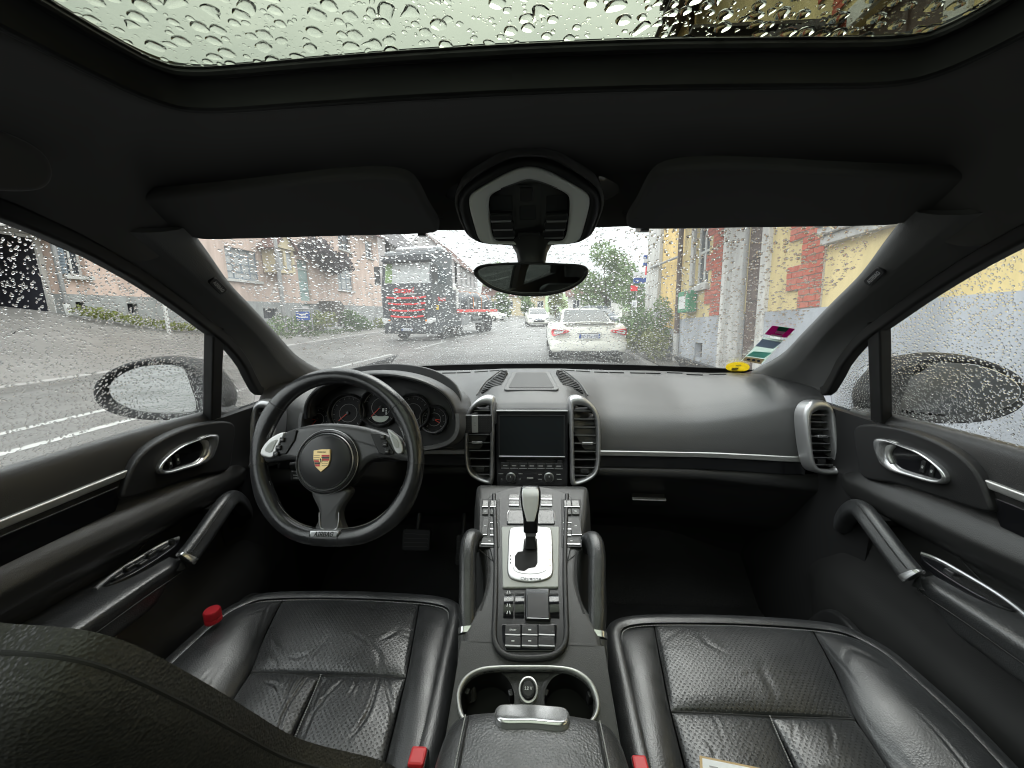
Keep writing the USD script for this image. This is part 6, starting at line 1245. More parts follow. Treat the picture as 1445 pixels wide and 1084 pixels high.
# ------------------------------------------------------------------ centre console
KP = Plane(V([0, .49, .70]), (1, 0, 0), (0, 1, .364), (0, -.3, 1)); kp = lambda u, v: KP.px([(u, v)])[0]
KS = 1 / math.sqrt(1 + .364 ** 2)
cc_ = group('centre_console', car)
def ksec(y, hw, dz=0, r=.012, wall_=.30, flare=.02):
    z = .70 + (y - .49) * .364 + dz; q = [(-hw - flare, z - wall_), (-hw - .006, z - .06), (-hw, z - r), (-hw + r * .3, z - r * .3), (-hw + r, z)]
    return [(x, y, zz) for x, zz in q] + [(x, y, z) for x in (-hw * .45, 0, hw * .45)] + [(-x, y, zz) for x, zz in q[::-1]]
body = interp_grid([ksec(*a) for a in ((1.075, .150, -.17), (1.04, .150, -.12), (1.0, .150, -.06), (.97, .149, -.022), (.945, .147, -.005), (.915, .142), (.85, .130), (.79, .114), (.74, .100), (.70, .095), (.665, .100), (.635, .114), (.61, .124), (.586, .1265))], 60, 80, 'l', 'p')
obj('body', shell(body, .012, V([0, .8, 2.0])), M['consoleplastic'], cc_, sm=40)
body2 = interp_grid([ksec(*a) for a in ((.588, .1267, -.105, .004, .2), (.50, .128, -.105, .004, .2), (.42, .130, -.105, .004, .2), (.30, .133, -.105, .004, .2))], 60, 30, 'l', 'p')
obj('tub', shell(body2, .006, V([0, .4, 2.0])), M['plastic'], cc_, sm=40)
for s in S2:
    obj('tub_side', lr(shell(interp_grid([[(.1275, .588, .735), (.134, .588, .66), (.14, .588, .55)], [(.129, .50, .703), (.136, .50, .64), (.142, .50, .5)], [(.132, .40, .667), (.138, .40, .6), (.145, .40, .45)], [(.135, .28, .64), (.14, .28, .56), (.15, .28, .42)]], 12, 20), .008, V([1.2, .45, .9])), s), M['consoleplastic'], cc_, sm=50)
    # padded side handles
    hp_ = smooth([(.120, .625, .722), (.1265, .66, .752), (.132, .70, .782), (.1365, .73, .803), (.137, .755, .815), (.134, .775, .815), (.128, .79, .803), (.120, .80, .785)], 40)
    obj('side_grip', lr(sweep(hp_, rrect(-.0165, -.030, .0165, .024, .013), (0, -.3, 1), scale=np.interp(np.linspace(0, 1, 40), [0, .1, .75, 1], [.92, 1, 1, .8])), s), M['leather'], cc_, sm=50)
    obj('grip_seam', lr(tube(hp_[:28] + V([.007, -.006, .023]), .0011, 5), s), M['blackthread'], cc_)
    obj('grip_ferrule', lr(sweep(smooth([(.1198, .617, .7185), (.1205, .622, .7215), (.1212, .627, .725)], 6), rrect(-.0175, -.026, .0175, .024, .012), (0, -.3, 1)), s), M['chrome'], cc_)
    obj('grip_foot', lr(sweep(smooth([(.1205, .617, .7185), (.119, .602, .706), (.116, .575, .68), (.113, .56, .65)], 10), rrect(-.0168, -.0255, .0168, .0235, .012), (0, -.3, 1), scale=np.linspace(1, .9, 10)), s), M['consoleplastic'], cc_, sm=50)
    obj('side_recess', lr(shell(interp_grid([[(.10, .64, .755), (.105, .64, .68)], [(.092, .70, .775), (.097, .70, .69)], [(.10, .76, .80), (.105, .76, .71)]], 8, 12), .004, V([.3, .7, .9])), s), M['seal'], cc_)
# centre tray rim and black floor of the control island
isl = KP.px([(693, 700), (802, 700), (800, 800), (799, 895), (796, 912), (786, 924), (765, 930), (730, 930), (711, 924), (702, 912), (699, 895), (697, 800)])
obj('island', KP.mesh(slab(ccw(smooth(isl, 80, True)), -.02, .003, .002)), M['smoothplastic'], cc_)
rimk = smooth(KP.px([(697, 700), (700, 800), (698, 880), (699, 908), (708, 923), (726, 930), (766, 930), (786, 924), (797, 910), (799, 880), (797, 800), (800, 700)]), 60)
obj('island_rim', sweep(KP.to3(rimk, .004), rrect(-.005, -.006, .005, .006, .004), KP.n), M['plastic'], cc_)
# gear lever plate
sq = KP.px([(708, 746), (789, 746), (787.5, 832), (709.5, 832)]); obj('gear_plate', KP.mesh(slab(rnd(ccw(sq), .003), -.01, .008, .002)), M['silverplastic'], cc_)
ro_ = smooth(KP.px([(718, 757), (722, 749), (748, 747), (775, 749), (779, 757), (780, 790), (779.5, 815), (772, 822), (749, 826), (724, 822), (717, 815), (716.5, 790)]), 80, True)
obj('gear_surround', KP.mesh(slab(ro_, .0, .0115, .003)), M['gearmetal'], cc_)
ri_ = smooth(KP.px([(724, 760), (727, 754), (748, 753), (769, 754), (772, 760), (772, 790), (771, 808), (764, 813), (748, 815), (732, 813), (725, 808), (724, 790)]), 80, True)
obj('gear_inlay', KP.mesh(slab(ri_, .0, .0122, .0006)), M['gearmetal'], cc_)
slt = KP.px([(740, 765), (758, 765), (758.5, 800), (755, 805.5), (746, 807), (740, 811), (732, 810), (727, 804), (726.5, 790), (731, 784), (738, 783)])
obj('gear_slot', KP.mesh(slab(rnd(ccw(slt), .003), .0, .0128, .0003)), M['seal'], cc_)
tm = meshkit.text_mesh('Cayenne', .0052, .0004); a_ = kp(734, 822); wd = kp(763, 822)[0] - a_[0]; tm.apply_scale((wd / tm.bounds[1][0], 1, 1)); tm.vertices[:, 0] += .3 * tm.vertices[:, 1]; tm.apply_translation((a_[0], a_[1] - .001, .0116)); obj('plate_lettering', KP.mesh(tm), M['smoothplastic'], cc_, sm=False)
for k, (u, v) in enumerate(((720.5, 789), (720.5, 794), (720.5, 799), (776, 765), (776, 775), (776, 785), (776, 795), (776, 803))):
    c = kp(u, v); obj('position_mark', KP.mesh(brect(c[0] - .0014, c[1] - .0016, c[0] + .0014, c[1] + .0016, .0115, .012)), M['smoothplastic'] if k < 3 else M['ivory'], cc_, sm=False)
gl = group('gear_lever', car)
b0 = KP.to3([kp(749, 775)], .01)[0]; b1 = at(748.5, 686, y=.79)
path = smooth([b0, b0 * .75 + b1 * .25 + V([0, -.002, 0]), b0 * .45 + b1 * .55 + V([0, -.004, 0]), b1], 30)
obj('boot', sweep(path[:8], rrect(-.010, -.010, .010, .010, .005), (0, -1, .3), scale=np.linspace(1.35, 1.0, 8)), M['smoothplastic'], gl)
obj('collar', sweep(path[7:10], rrect(-.012, -.012, .012, .012, .005), (0, -1, .3)), M['chrome'], gl)
kn = path[9:]; n_ = len(kn); obj('knob', sweep(kn, rrect(-.022, -.018, .022, .018, .011), (0, -1, .3), scale=np.c_[np.interp(np.linspace(0, 1, n_), [0, .35, .75, .93, 1], [.72, .74, 1.0, 1.03, .8]), np.interp(np.linspace(0, 1, n_), [0, .35, .75, .93, 1], [.75, .8, 1.1, 1.0, .6])]), M['gloss'], gl, sm=60)
kk = path[15:29]; m_ = len(kk); fv = nrm(V([0, -1, .42])); obj('knob_plate', sweep(kk + fv * np.interp(np.linspace(0, 1, m_), [0, .5, .85, 1], [.014, .019, .0195, .0145])[:, None], rrect(-.0175, -.004, .0175, .004, .003), (0, -1, .3), scale=np.c_[np.interp(np.linspace(0, 1, m_), [0, .5, .9, 1], [.5, .95, 1.08, .95]), np.full(m_, 1.0)]), M['silverpaint'], gl, sm=60)
# buttons: two banks beside the lever
def kbtn(u0, v0, u1, v1, d=.0065, m='consoleplastic', nm='console_button', sym=True, edge=True, r=.0015):
    a_, b_ = KP.px([(u0, v1), (u1, v0)]); o = obj(nm, KP.mesh(slab(rrect(*a_, *b_, r), -.004, d, .0012)), M[m], cc_)
    if edge: obj('button_edge', KP.mesh(brect(a_[0] + .0006, a_[1] - .0011, b_[0] - .0006, a_[1] + .0010, d - .003, d + .0003)), M['satin'], cc_, sm=False)
    if sym: c = (a_ + b_) / 2; obj('button_symbol', KP.mesh(brect(c[0] - .0026, c[1] - .0010, c[0] + .0026, c[1] + .0012, d, d + .0003)), M['whiteprint'], cc_, sm=False)
for s in S2:
    mu = (lambda u: u) if s < 0 else (lambda u: 1497 - u)
    def kb(u0, v0, u1, v1, **k): u0, u1 = sorted((mu(u0), mu(u1))); kbtn(u0, v0, u1, v1, **k)
    bk_ = KP.px([(mu(677.5), 706), (mu(705), 706), (mu(705), 774), (mu(676), 774)]); obj('button_bank', KP.mesh(slab(rnd(ccw(bk_), .002), -.01, .0045, .001)), M['plastic'], cc_)
    kb(680.5, 710, 690, 719, d=.010, m='gloss'); kb(691.5, 710, 701, 719, d=.010, m='gloss'); kb(680.5, 720.5, 690, 729, d=.008, edge=False); kb(691.5, 720.5, 701, 729, d=.008, edge=False)
    kb(679, 732.5, 690.5, 757); kb(691.5, 732.5, 703, 740); kb(691.5, 741.5, 703, 749); kb(691.5, 750.5, 703, 757.5); kb(679, 762, 703, 770)
    obj('panel_joint', KP.mesh(trimesh.creation.cylinder(.0007, segment=[(*kp(mu(675), 775), .0006), (*kp(mu(702), 797), .0006)])), M['seal'], cc_)
for i in range(2):
    for s in S2: u0, u1 = (718, 733) if s < 0 else (763, 779); kbtn(u0, 700 + 8.5 * i, u1, 706.5 + 8.5 * i, d=.006, m='gloss')
ash = KP.px([(717, 722), (781, 722), (783, 742), (715, 742)]); obj('ashtray_lid', KP.mesh(slab(rnd(ccw(ash), .004), -.004, .006, .002)), M['gloss'], cc_); obj('lid_edge', tube(KP.to3(smooth(KP.px([(716, 738), (717, 725), (722, 721.5), (748, 721), (777, 721.5), (781, 725), (782, 738)]), 40), .006), .0011, 6), M['satin'], cc_)
# suspension roller, small display and button block
for u0, u1, nm in ((710, 725.5, 'roller'), (726.5, 740, 'roller'), (776, 787, 'roller')):
    a_, b_ = KP.px([(u0, 878), (u1, 835)]); L = b_[0] - a_[0]; R_l = (b_[1] - a_[1]) / 2
    obj(nm, KP.mesh(moved(turn(trimesh.creation.cylinder(R_l, L, sections=40), (0, 1, 0), 90), ((a_[0] + b_[0]) / 2, (a_[1] + b_[1]) / 2, -R_l + .016))), M['gloss'], cc_)
a_, b_ = KP.px([(741, 878), (775.5, 834)]); obj('roller_window', KP.mesh(slab(rrect(*a_, *b_, .003), -.01, .010, .003)), M['gloss'], cc_); a_, b_ = KP.px([(744, 876), (773, 842)]); obj('small_display', KP.mesh(slab(rrect(*a_, *b_, .002), .0, .0107, .0004)), M['smoothplastic'], cc_)
obj('display_edge', KP.mesh(brect(a_[0], a_[1] - .0012, b_[0], a_[1] - .0002, .01, .0112)), M['satin'], cc_, sm=False)
for k in range(4):
    c = kp(718, 842 + 9.5 * k); obj('level_mark', KP.mesh(cat(moved(turn(brect(-.0007, -.003, .0007, .003, 0, .0006), (0, 0, 1), 12), (c[0] + .0025, c[1], .0162 - .0025 * abs(k - 1.5) * .5)), moved(turn(brect(-.0007, -.003, .0007, .003, 0, .0006), (0, 0, 1), -12), (c[0] - .0025, c[1], .0162 - .0025 * abs(k - 1.5) * .5)))), M['whiteprint'], cc_, sm=False)
blk_ = KP.px([(708, 883), (786, 883), (785, 908), (780, 921), (714, 921), (709, 908)]); obj('button_block', KP.mesh(slab(rnd(ccw(blk_), .003), -.004, .0055, .0015)), M['gloss'], cc_)
for r_i_ in range(2):
    for c_i in range(3):
        u0 = 712.5 + 23.6 * c_i; kbtn(u0, 886 + 16 * r_i_, u0 + 22.6, 899 + 15.5 * r_i_, d=.009, m='smoothplastic', sym=(r_i_, c_i) in ((0, 1), (1, 0), (1, 1)))
tm = meshkit.text_mesh('SPORT', .0028, .0003, True); c = kp(724, 893); tm.apply_translation((c[0] - tm.bounds[1][0] / 2, c[1] - .001, .009)); obj('sport_lettering', KP.mesh(tm), M['whiteprint'], cc_, sm=False)
# cup holders
ch = group('cup_holder', car)
co = smooth(KP.px([(644.5, 990), (646, 972), (656, 955), (672, 945), (690, 941), (746, 939.5), (800, 942), (820, 949), (836, 963), (845, 982), (846.5, 1000), (838, 1020), (800, 1032), (690, 1032), (652, 1018)]), 100, True)
ci_ = smooth(KP.px([(650.5, 990), (652, 975), (661, 960), (675, 951), (691, 947), (746, 945.5), (798, 948), (816, 955), (830, 967), (838, 984), (840, 1000), (832, 1016), (799, 1027), (691, 1027), (658, 1014)]), 100, True)
c1, c2, c3_ = kp(688, 984), kp(803, 986), kp(745.5, 971); rc = (kp(726, 984)[0] - c1[0])
ang_ = np.linspace(0, 2 * math.pi, 40, endpoint=False); circ = lambda c, r: V([(c[0] + r * math.cos(a), c[1] + r * math.sin(a)) for a in ang_])
deck = sg.Polygon([(-.13, -.22), (.13, -.22), (.13, .105), (-.13, .105)]).difference(sg.Polygon(ci_))
obj('deck', KP.mesh(holed(V(sg.Polygon([(-.1285, -.18), (.1285, -.18), (.1270, .104), (-.1270, .104)]).exterior.coords)[:-1], [ci_], -.008, .0)), M['consoleplastic'], ch, sm=False)
obj('bright_ring', KP.mesh(RF(co, ci_, [(0, .0005), (.1, .0045), (.4, .006), (.75, .005), (1, .001), (1, -.006)])), M['brushed'], ch, sm=60)
wp_ = sg.Polygon(inset(ccw(ci_), -.0005)).difference(sg.Polygon(circ(c1, rc))).difference(sg.Polygon(circ(c2, rc))).difference(sg.Polygon(circ(c3_, .0115)))
for g_ in getattr(wp_, 'geoms', [wp_]):
    if g_.area > 4e-5: obj('well_plate', KP.mesh(holed(V(g_.exterior.coords)[:-1], [V(h.coords)[:-1] for h in g_.interiors], -.016, -.011)), M['plastic'], ch, sm=False)
for c in (c1, c2):
    obj('cup', KP.mesh(moved(lathe([(rc + .0005, -.011), (rc, -.013), (rc * .93, -.07), (0, -.072)], 40), (c[0], c[1], 0))), M['seal'], ch)
    for a in (20, 160): obj('cup_tab', KP.mesh(moved(turn(rbox(rc * .80, -.005, -.042, rc * .97, .005, -.014, .002), (0, 0, 1), a), (c[0], c[1], 0))), M['smoothplastic'], ch)
obj('cup_liner', KP.mesh(moved(lathe([(rc - .004, -.009), (rc, -.0085), (rc + .003, -.0095), (rc + .001, -.013), (rc - .003, -.012), (rc - .004, -.009)], 48), (c2[0], c2[1], 0))), M['smoothplastic'], ch)
so = group('power_socket', car); mvk = lambda t, s_=(1, 1, 1): KP.mesh(moved(t.apply_scale(s_), (c3_[0], c3_[1], 0)))
obj('ring', mvk(lathe([(.0115, -.012), (.0118, -.006), (.0135, -.0035), (.0155, -.004), (.0165, -.011), (.0115, -.012)], 36), (1, 1.2, 1)), M['brushed'], so); obj('cap', mvk(lathe([(0, -.001), (.0085, -.0015), (.0105, -.004), (.0115, -.012), (0, -.012)], 32), (1, 1.2, 1)), M['smoothplastic'], so)
tm = meshkit.text_mesh('12 V', .0042, .0004, True); tm.apply_translation((c3_[0] - tm.bounds[1][0] / 2, c3_[1] - .002, -.0012)); obj('socket_lettering', KP.mesh(tm), M['whiteprint'], so, sm=False)
# armrest lid
ar = group('armrest', car)
def asec(y, hw, zt, h): return [(x, y, z) for x, z in [(-hw, zt - h), (-hw - .003, zt - h * .55), (-hw + .004, zt - .02), (-hw + .018, zt - .006), (-hw + .04, zt - .001), (-hw * .3, zt + .002), (hw * .3, zt + .002), (hw - .04, zt - .001), (hw - .018, zt - .006), (hw - .004, zt - .02), (hw + .003, zt - h * .55), (hw, zt - h)]]
ast = [asec(.424, .088, .768, .05), asec(.423, .098, .785, .075), asec(.414, .108, .797, .10), asec(.40, .114, .802, .11), asec(.36, .1185, .808, .12), asec(.25, .122, .82, .13), asec(.05, .125, .835, .14), asec(-.1, .125, .84, .14)]
AGr = interp_grid(ast, 60, 60, 'p', 'p'); obj('lid', shell(AGr, .01, V([0, .4, 2])), M['armleather'], ar, sm=50)
obj('lid_front', shell(V([[(x * k_, .4255 + .0, z) for x in np.linspace(-.088, .088, 12)] for z, k_ in ((.72, 1.02), (.745, 1.0), (.766, .98))]), .006, V([0, 2, .8])), M['armleather'], ar)
for s in S2:
    sp_ = V([(s * (.083 + .004 * k / 10), .408 - .05 * k, 0) for k in range(10)]); sp_[:, 2] = np.interp(sp_[:, 1], [-.1, .05, .25, .36, .40, .414], [.840, .8355, .820, .8075, .8015, .797]) + .0012; pth = smooth(sp_, 60)
    obj('lid_seam', tube(pth, .0011, 5), M['blackthread'], ar); st_ = [box(p[0] - .0006 + s * .004, p[1] - .0016, p[2] - .0006, p[0] + .0006 + s * .004, p[1] + .0016, p[2] + .0006) for p in smooth(sp_, 110)]
    obj('lid_stitching', cat(st_), M['thread'], ar, sm=False, kind='stuff')
LPn = Plane(V([0, .412, .800]), (1, 0, 0), (0, .55, -.25), (0, .1, 1)); obj('latch', LPn.mesh(slab(smooth(V([(-.044, -.018), (0, -.020), (.044, -.018), (.046, .010), (.03, .016), (0, .0175), (-.03, .016), (-.046, .010)]), 60, True), -.006, .0055, .004)), M['chrome'], ar)

# ------------------------------------------------------------------ front seats
def patch(c00, c10, c11, c01, puff, n=26, e=.42, left=None, right=None, top=None, bot=None):
    """A padded panel between four edges; the seam line stays low, the middle swells."""
    def edge(a, b, mid):
        p = V([a] + (list(mid) if mid is not None else []) + [b], float); t = np.linspace(0, 1, len(p)); return PchipInterpolator(t, p)(np.linspace(0, 1, n)) if len(p) > 2 else V(a) + (V(b) - V(a)) * np.linspace(0, 1, n)[:, None]
    T0, T1 = edge(c00, c10, top), edge(c01, c11, bot); L, Rr = edge(c00, c01, left), edge(c10, c11, right); u = np.linspace(0, 1, n)
    U, W = np.meshgrid(u, u)
    P_ = (1 - W)[..., None] * T0[None] + W[..., None] * T1[None] + (1 - U)[..., None] * L[:, None] + U[..., None] * Rr[:, None] - ((1 - U) * (1 - W))[..., None] * V(c00) - (U * (1 - W))[..., None] * V(c10) - ((1 - U) * W)[..., None] * V(c01) - (U * W)[..., None] * V(c11)
    b = (np.sin(math.pi * U).clip(0) ** e) * (np.sin(math.pi * W).clip(0) ** e)
    P_[..., 2] += puff * b; return P_
def wrinkle(P_, amp, f, seed):
    w = meshkit.fbm(np.c_[P_.reshape(-1, 3)[:, :2] * V(f), np.full(P_.shape[0] * P_.shape[1], seed * 3.1)], 3, seed).reshape(P_.shape[:2]) - .5
    fold = -np.abs(meshkit.noise(np.c_[P_.reshape(-1, 3)[:, :2] * V(f) * .6 + 7, np.full(w.size, seed * 1.7)], seed).reshape(w.shape) - .5) * 1.2 + .25
    U, W = np.meshgrid(np.linspace(0, 1, P_.shape[1]), np.linspace(0, 1, P_.shape[0])); env = (np.sin(math.pi * U) * np.sin(math.pi * W)).clip(0) ** .5
    r = np.random.default_rng(100 + seed); z = amp * (w + fold * .8) * env
    for k in range(9):                                              # creases that run in from the seams
        u0, w0 = r.uniform(.05, .95), r.choice([0.0, 1.0]) if r.uniform() < .6 else r.uniform(.1, .9); a = r.uniform(-.6, .6) + (math.pi / 2 if w0 == 0 else -math.pi / 2 if w0 == 1 else r.uniform(-1.5, 1.5)); L = r.uniform(.25, .6)
        s_ = (U - u0) * math.cos(a) + (W - w0) * math.sin(a); q_ = -(U - u0) * math.sin(a) + (W - w0) * math.cos(a) + .05 * np.sin(s_ * 9 + k); wd = r.uniform(.012, .022)
        z = z + amp * .55 * (-np.exp(-(q_ / wd) ** 2) + .5 * np.exp(-((np.abs(q_) - 2.2 * wd) / (1.4 * wd)) ** 2)) * np.clip(s_ / .06, 0, 1) * np.clip((L - s_) / .2, 0, 1) * env ** .4
    for t_, e_ in ((U, W), (U, 1 - W), (W, U), (W, 1 - U)):         # puckers along the stitching
        z = z + amp * .22 * np.sin(t_ * r.uniform(34, 52) + 2 * meshkit.noise(np.stack([t_ * 7, t_ * 0 + seed, t_ * 0], -1), seed) * 3) * np.exp(-e_ / .07) * env ** .4
    P_[..., 2] += z; return P_
def stitch(path, name, parent, s, m='thread', gap=.0034, lift=.0012):
    L = np.linalg.norm(np.diff(path, axis=0), axis=1).sum(); k = int(L / gap); q = smooth(path, 60); d_ = np.r_[0, np.cumsum(np.linalg.norm(np.diff(q, axis=0), axis=1))]; at_ = np.linspace(0, d_[-1], k); pts = np.stack([np.interp(at_, d_, q[:, i]) for i in range(3)], 1); tg = np.gradient(pts, axis=0); ms = []
    for p, t in zip(pts, tg):
        t = nrm(t); sd = nrm(np.cross(t, [0, 0, 1])); ms.append(trimesh.creation.box(extents=(gap * .62, .0015, .0012), transform=np.vstack([np.c_[np.stack([t, sd, np.cross(t, sd)], 1), p + [0, 0, lift]], [0, 0, 0, 1]])))
    return obj(name, lr(cat(ms), s), M[m], parent, sm=False, kind='stuff')
def make_seat(s, dy):
    st = group('front_seat', car)
    sx = .415
    def p3(u, y, z): return V([sx + u, y + dy, z])
    ZC = .640
    cf = (p3(-.148, .783, ZC), p3(.182, .780, ZC), p3(.128, .601, ZC - .004), p3(-.175, .602, ZC - .004))
    mk = lambda P_, m, nm: obj(nm, lr(shell(P_, .02, V([.415, .4, 2])), s), M[m], st, sm=60)
    mk(wrinkle(patch(*cf, .020, 84, .38, right=[p3(.158, .69, ZC)], left=[p3(-.163, .69, ZC)], top=[p3(.02, .787, ZC - .002)], bot=[p3(-.02, .600, ZC - .004)]), .0017 - .0006 * s, (16, 10), 3 + s), 'perforated', 'front_cushion')
    a1, a2, a3, a4 = p3(-.175, .600, ZC - .004), p3(-.012, .598, ZC - .004), p3(-.035, .36, ZC - .03), p3(-.19, .36, ZC - .03)
    mk(wrinkle(patch(a1, a2, a3, a4, .018, 76, .38, right=[p3(-.02, .48, ZC - .018)]), .0028 - .0013 * s, (22, 9), 5 + s), 'perforated', 'rear_cushion')
    b1, b2, b3, b4 = p3(-.010, .598, ZC - .004), p3(.127, .599, ZC - .004), p3(.10, .36, ZC - .03), p3(-.033, .36, ZC - .03)
    mk(wrinkle(patch(b1, b2, b3, b4, .018, 76, .38, left=[p3(-.018, .48, ZC - .018)], right=[p3(.118, .5, ZC - .012)]), .0028 - .0013 * s, (20, 9), 8 + s), 'perforated', 'rear_cushion')
    # outer bolster: inner seam to outer piping
    o = (p3(.184, .781, ZC), p3(.252, .757, ZC + .004), p3(.235, .36, ZC + .02), p3(.102, .36, ZC - .028))
    mk(wrinkle(patch(*o, .030, 76, .5, left=[p3(.160, .69, ZC), p3(.130, .601, ZC - .004), p3(.118, .5, ZC - .014)], right=[p3(.272, .70, ZC + .012), p3(.272, .60, ZC + .018), p3(.258, .48, ZC + .02)]), .0016, (18, 18), 11 + s), 'leather', 'side_bolster')
    # inner bolster
    i_ = (p3(-.232, .768, ZC - .002), p3(-.150, .783, ZC), p3(-.192, .36, ZC - .028), p3(-.240, .36, ZC - .004))
    mk(patch(*i_, .014, 30, .45, left=[p3(-.238, .69, ZC), p3(-.242, .57, ZC)], right=[p3(-.165, .69, ZC), p3(-.177, .602, ZC - .004)]), 'leather', 'side_bolster')
    # skirts: rounded front border and sides
    seam = [p3(-.240, .36, ZC - .004), p3(-.243, .50, ZC), p3(-.240, .62, ZC), p3(-.237, .71, ZC), p3(-.231, .755, ZC - .001), p3(-.21, .776, ZC - .002), p3(-.148, .785, ZC), p3(.02, .790, ZC), p3(.182, .783, ZC), p3(.23, .772, ZC + .003), p3(.254, .752, ZC + .005), p3(.272, .70, ZC + .012), p3(.273, .60, ZC + .018), p3(.259, .48, ZC + .02), p3(.235, .36, ZC + .02)]
    sm_ = PchipInterpolator(np.linspace(0, 1, len(seam)), V(seam))(np.linspace(0, 1, 120)); tg = np.gradient(sm_, axis=0); nx = np.stack([tg[:, 1] * -1, tg[:, 0], np.zeros(120)], 1); nx /= np.linalg.norm(nx, axis=1, keepdims=True)
    cen = V([sx, .5 + dy, 0]); flip = np.sign(((sm_ - cen)[:, :2] * nx[:, :2]).sum(1)); nx *= flip[:, None]
    fw_ = np.clip((sm_[:, 1] - dy - .70) / .08, 0, 1)[:, None]
    ringsk = [sm_ + nx * o_ * (1 + .25 * fw_) + V([0, 0, dz]) for o_, dz in ((0, 0), (.004, .0022), (.010, .0012), (.015, -.004), (.019, -.016), (.022, -.05), (.016, -.13), (.0, -.2))]
    obj('skirt', lr(shell(V(ringsk), .01, V([.415, .4, 2.2])), s), M['leather'], st, sm=60)
    obj('piping', lr(tube(sm_ + V([0, 0, .0012]), .0016, 6), s), M['blackthread'], st)
    stitch(sm_[8:112:2] - nx[8:112:2] * .0065 + V([0, 0, .0035]), 'stitching', st, s)
    stitch(sm_[8:112:2] + nx[8:112:2] * .0085 + V([0, 0, .0022]), 'stitching', st, s)
    stitch(V([p3(-.0155, .592, ZC + .002), p3(-.022, .55, ZC + .001), p3(-.026, .48, ZC - .012), p3(-.038, .38, ZC - .024)]) + V([-.001, 0, .003]), 'stitching', st, s)
    obj('seam', lr(tube(V([p3(-.175, .6005, ZC - .003), p3(-.1, .600, ZC - .003), p3(0, .599, ZC - .003), p3(.127, .6, ZC - .003)]), .0018, 6), s), M['blackthread'], st)
    obj('base', lr(rbox(.415 - .23, .30 + dy, .36, .415 + .24, .74 + dy, .58, .03), s), M['plastic'], st)
    return st
drv = make_seat(-1, 0.0)
pas = make_seat(1, -.042)
# driver's backrest, seen from behind over its shoulder
BPn = Plane(V([-.3, .30, .88]), (1, .06, 0), (0, -.42, 1), (0, -1, -.42))
vis = BPn.px([(-60, 884), (0, 894), (75, 899), (150, 913), (225, 945), (300, 986), (360, 1022), (420, 1054), (480, 1070), (540, 1085)])
ac = -.412 + .30
olp = np.vstack([[(ac, vis[0][1] + .022)], vis, [(vis[-1][0] + .012, vis[-1][1] - .05), (vis[-1][0] + .016, -.18), (vis[-1][0] - .02, -.32)]]); olp = np.vstack([olp, [(2 * ac - a, b) for a, b in olp[:0:-1]]]); olp = smooth(olp, 160, True)
obj('backrest', BPn.mesh(slab(olp, -.006, .055, .05, 8)), M['backleather'], drv, sm=60)
vis = BPn.px([(0, 951), (100, 960), (180, 969), (250, 986), (320, 1015), (385, 1052), (440, 1088)])
pn = np.vstack([[(ac, vis[0][1] + .012)], vis, [(vis[-1][0] + .006, vis[-1][1] - .06), (vis[-1][0], -.25), (vis[-1][0] - .05, -.30)]]); pn = smooth(np.vstack([pn, [(2 * ac - a, b) for a, b in pn[:0:-1]]]), 120, True)
obj('back_panel', BPn.mesh(slab(pn, .02, .0585, .005)), M['backpanel'], drv, sm=50)
bead = BPn.to3(smooth(BPn.px([(0, 951), (100, 960), (180, 969), (250, 986), (320, 1015), (385, 1052), (440, 1088)]) + [0, .004], 50), .0565); stitch(bead, 'panel_stitching', drv, 1, 'thread', .005, .001)
obj('backrest_seam', tube(BPn.to3(smooth(BPn.px([(410, 1048), (424, 1058), (420, 1075), (408, 1092)]), 20), .05), .0012, 6), M['blackthread'], drv)
obj('backrest_piping', tube(BPn.to3(inset(ccw(olp), .001), .010), .0016, 6, BPn.n, True), M['blackthread'], drv)
# passenger's backrest lies behind the view
obj('backrest', turn(rbox(.19, -.28, .62, .64, -.14, 1.22, .06), (1, 0, 0), 20, (0, -.1, .62)), M['leather'], pas)
for s, (u, v), xx in ((-1, (588, 1070), -.150), (1, (905, 1081), .158)):
    bk = group('seatbelt_buckle', car); c = at(u, v, x=xx); 
    obj('stalk', sweep(smooth([c + V([0, -.02, -.16]), c + V([0, -.01, -.08]), c + V([0, 0, -.012])], 10), rrect(-.012, -.008, .012, .008, .004), (0, 1, 0)), M['plastic'], bk)
    obj('housing', rbox(c[0] - .0125, c[1] - .022, c[2] - .05, c[0] + .0125, c[1] + .017, c[2] - .004, .004), M['plastic'], bk); obj('red_button', rbox(c[0] - .0105, c[1] - .008, c[2] - .02, c[0] + .0105, c[1] + .0145, c[2] + .001, .003), M['redplastic'], bk)
# pedals
for u, v, w, h in ((587, 762, .05, .035), (652, 776, .022, .05)):
    c = at(u, v, y=1.22); pd = group('pedal', car); pl = Plane(c, (1, 0, 0), (0, .5, 1), (0, -1, .5)); obj('pad', pl.mesh(slab(rrect(-w, -h, w, h, .008), -.012, 0, .003)), M['rubber'], pd)
    obj('ribs', pl.mesh(cat(*[brect(-w * .85, -h * .75 + k * h * .4, w * .85, -h * .75 + k * h * .4 + .004, 0, .003) for k in range(4)])), M['plastic'], pd, sm=False); obj('arm', tube([c + V([0, .012, 0]), c + V([0, .08, .1]), c + V([0, .12, .24])], .008), M['plastic'], pd)

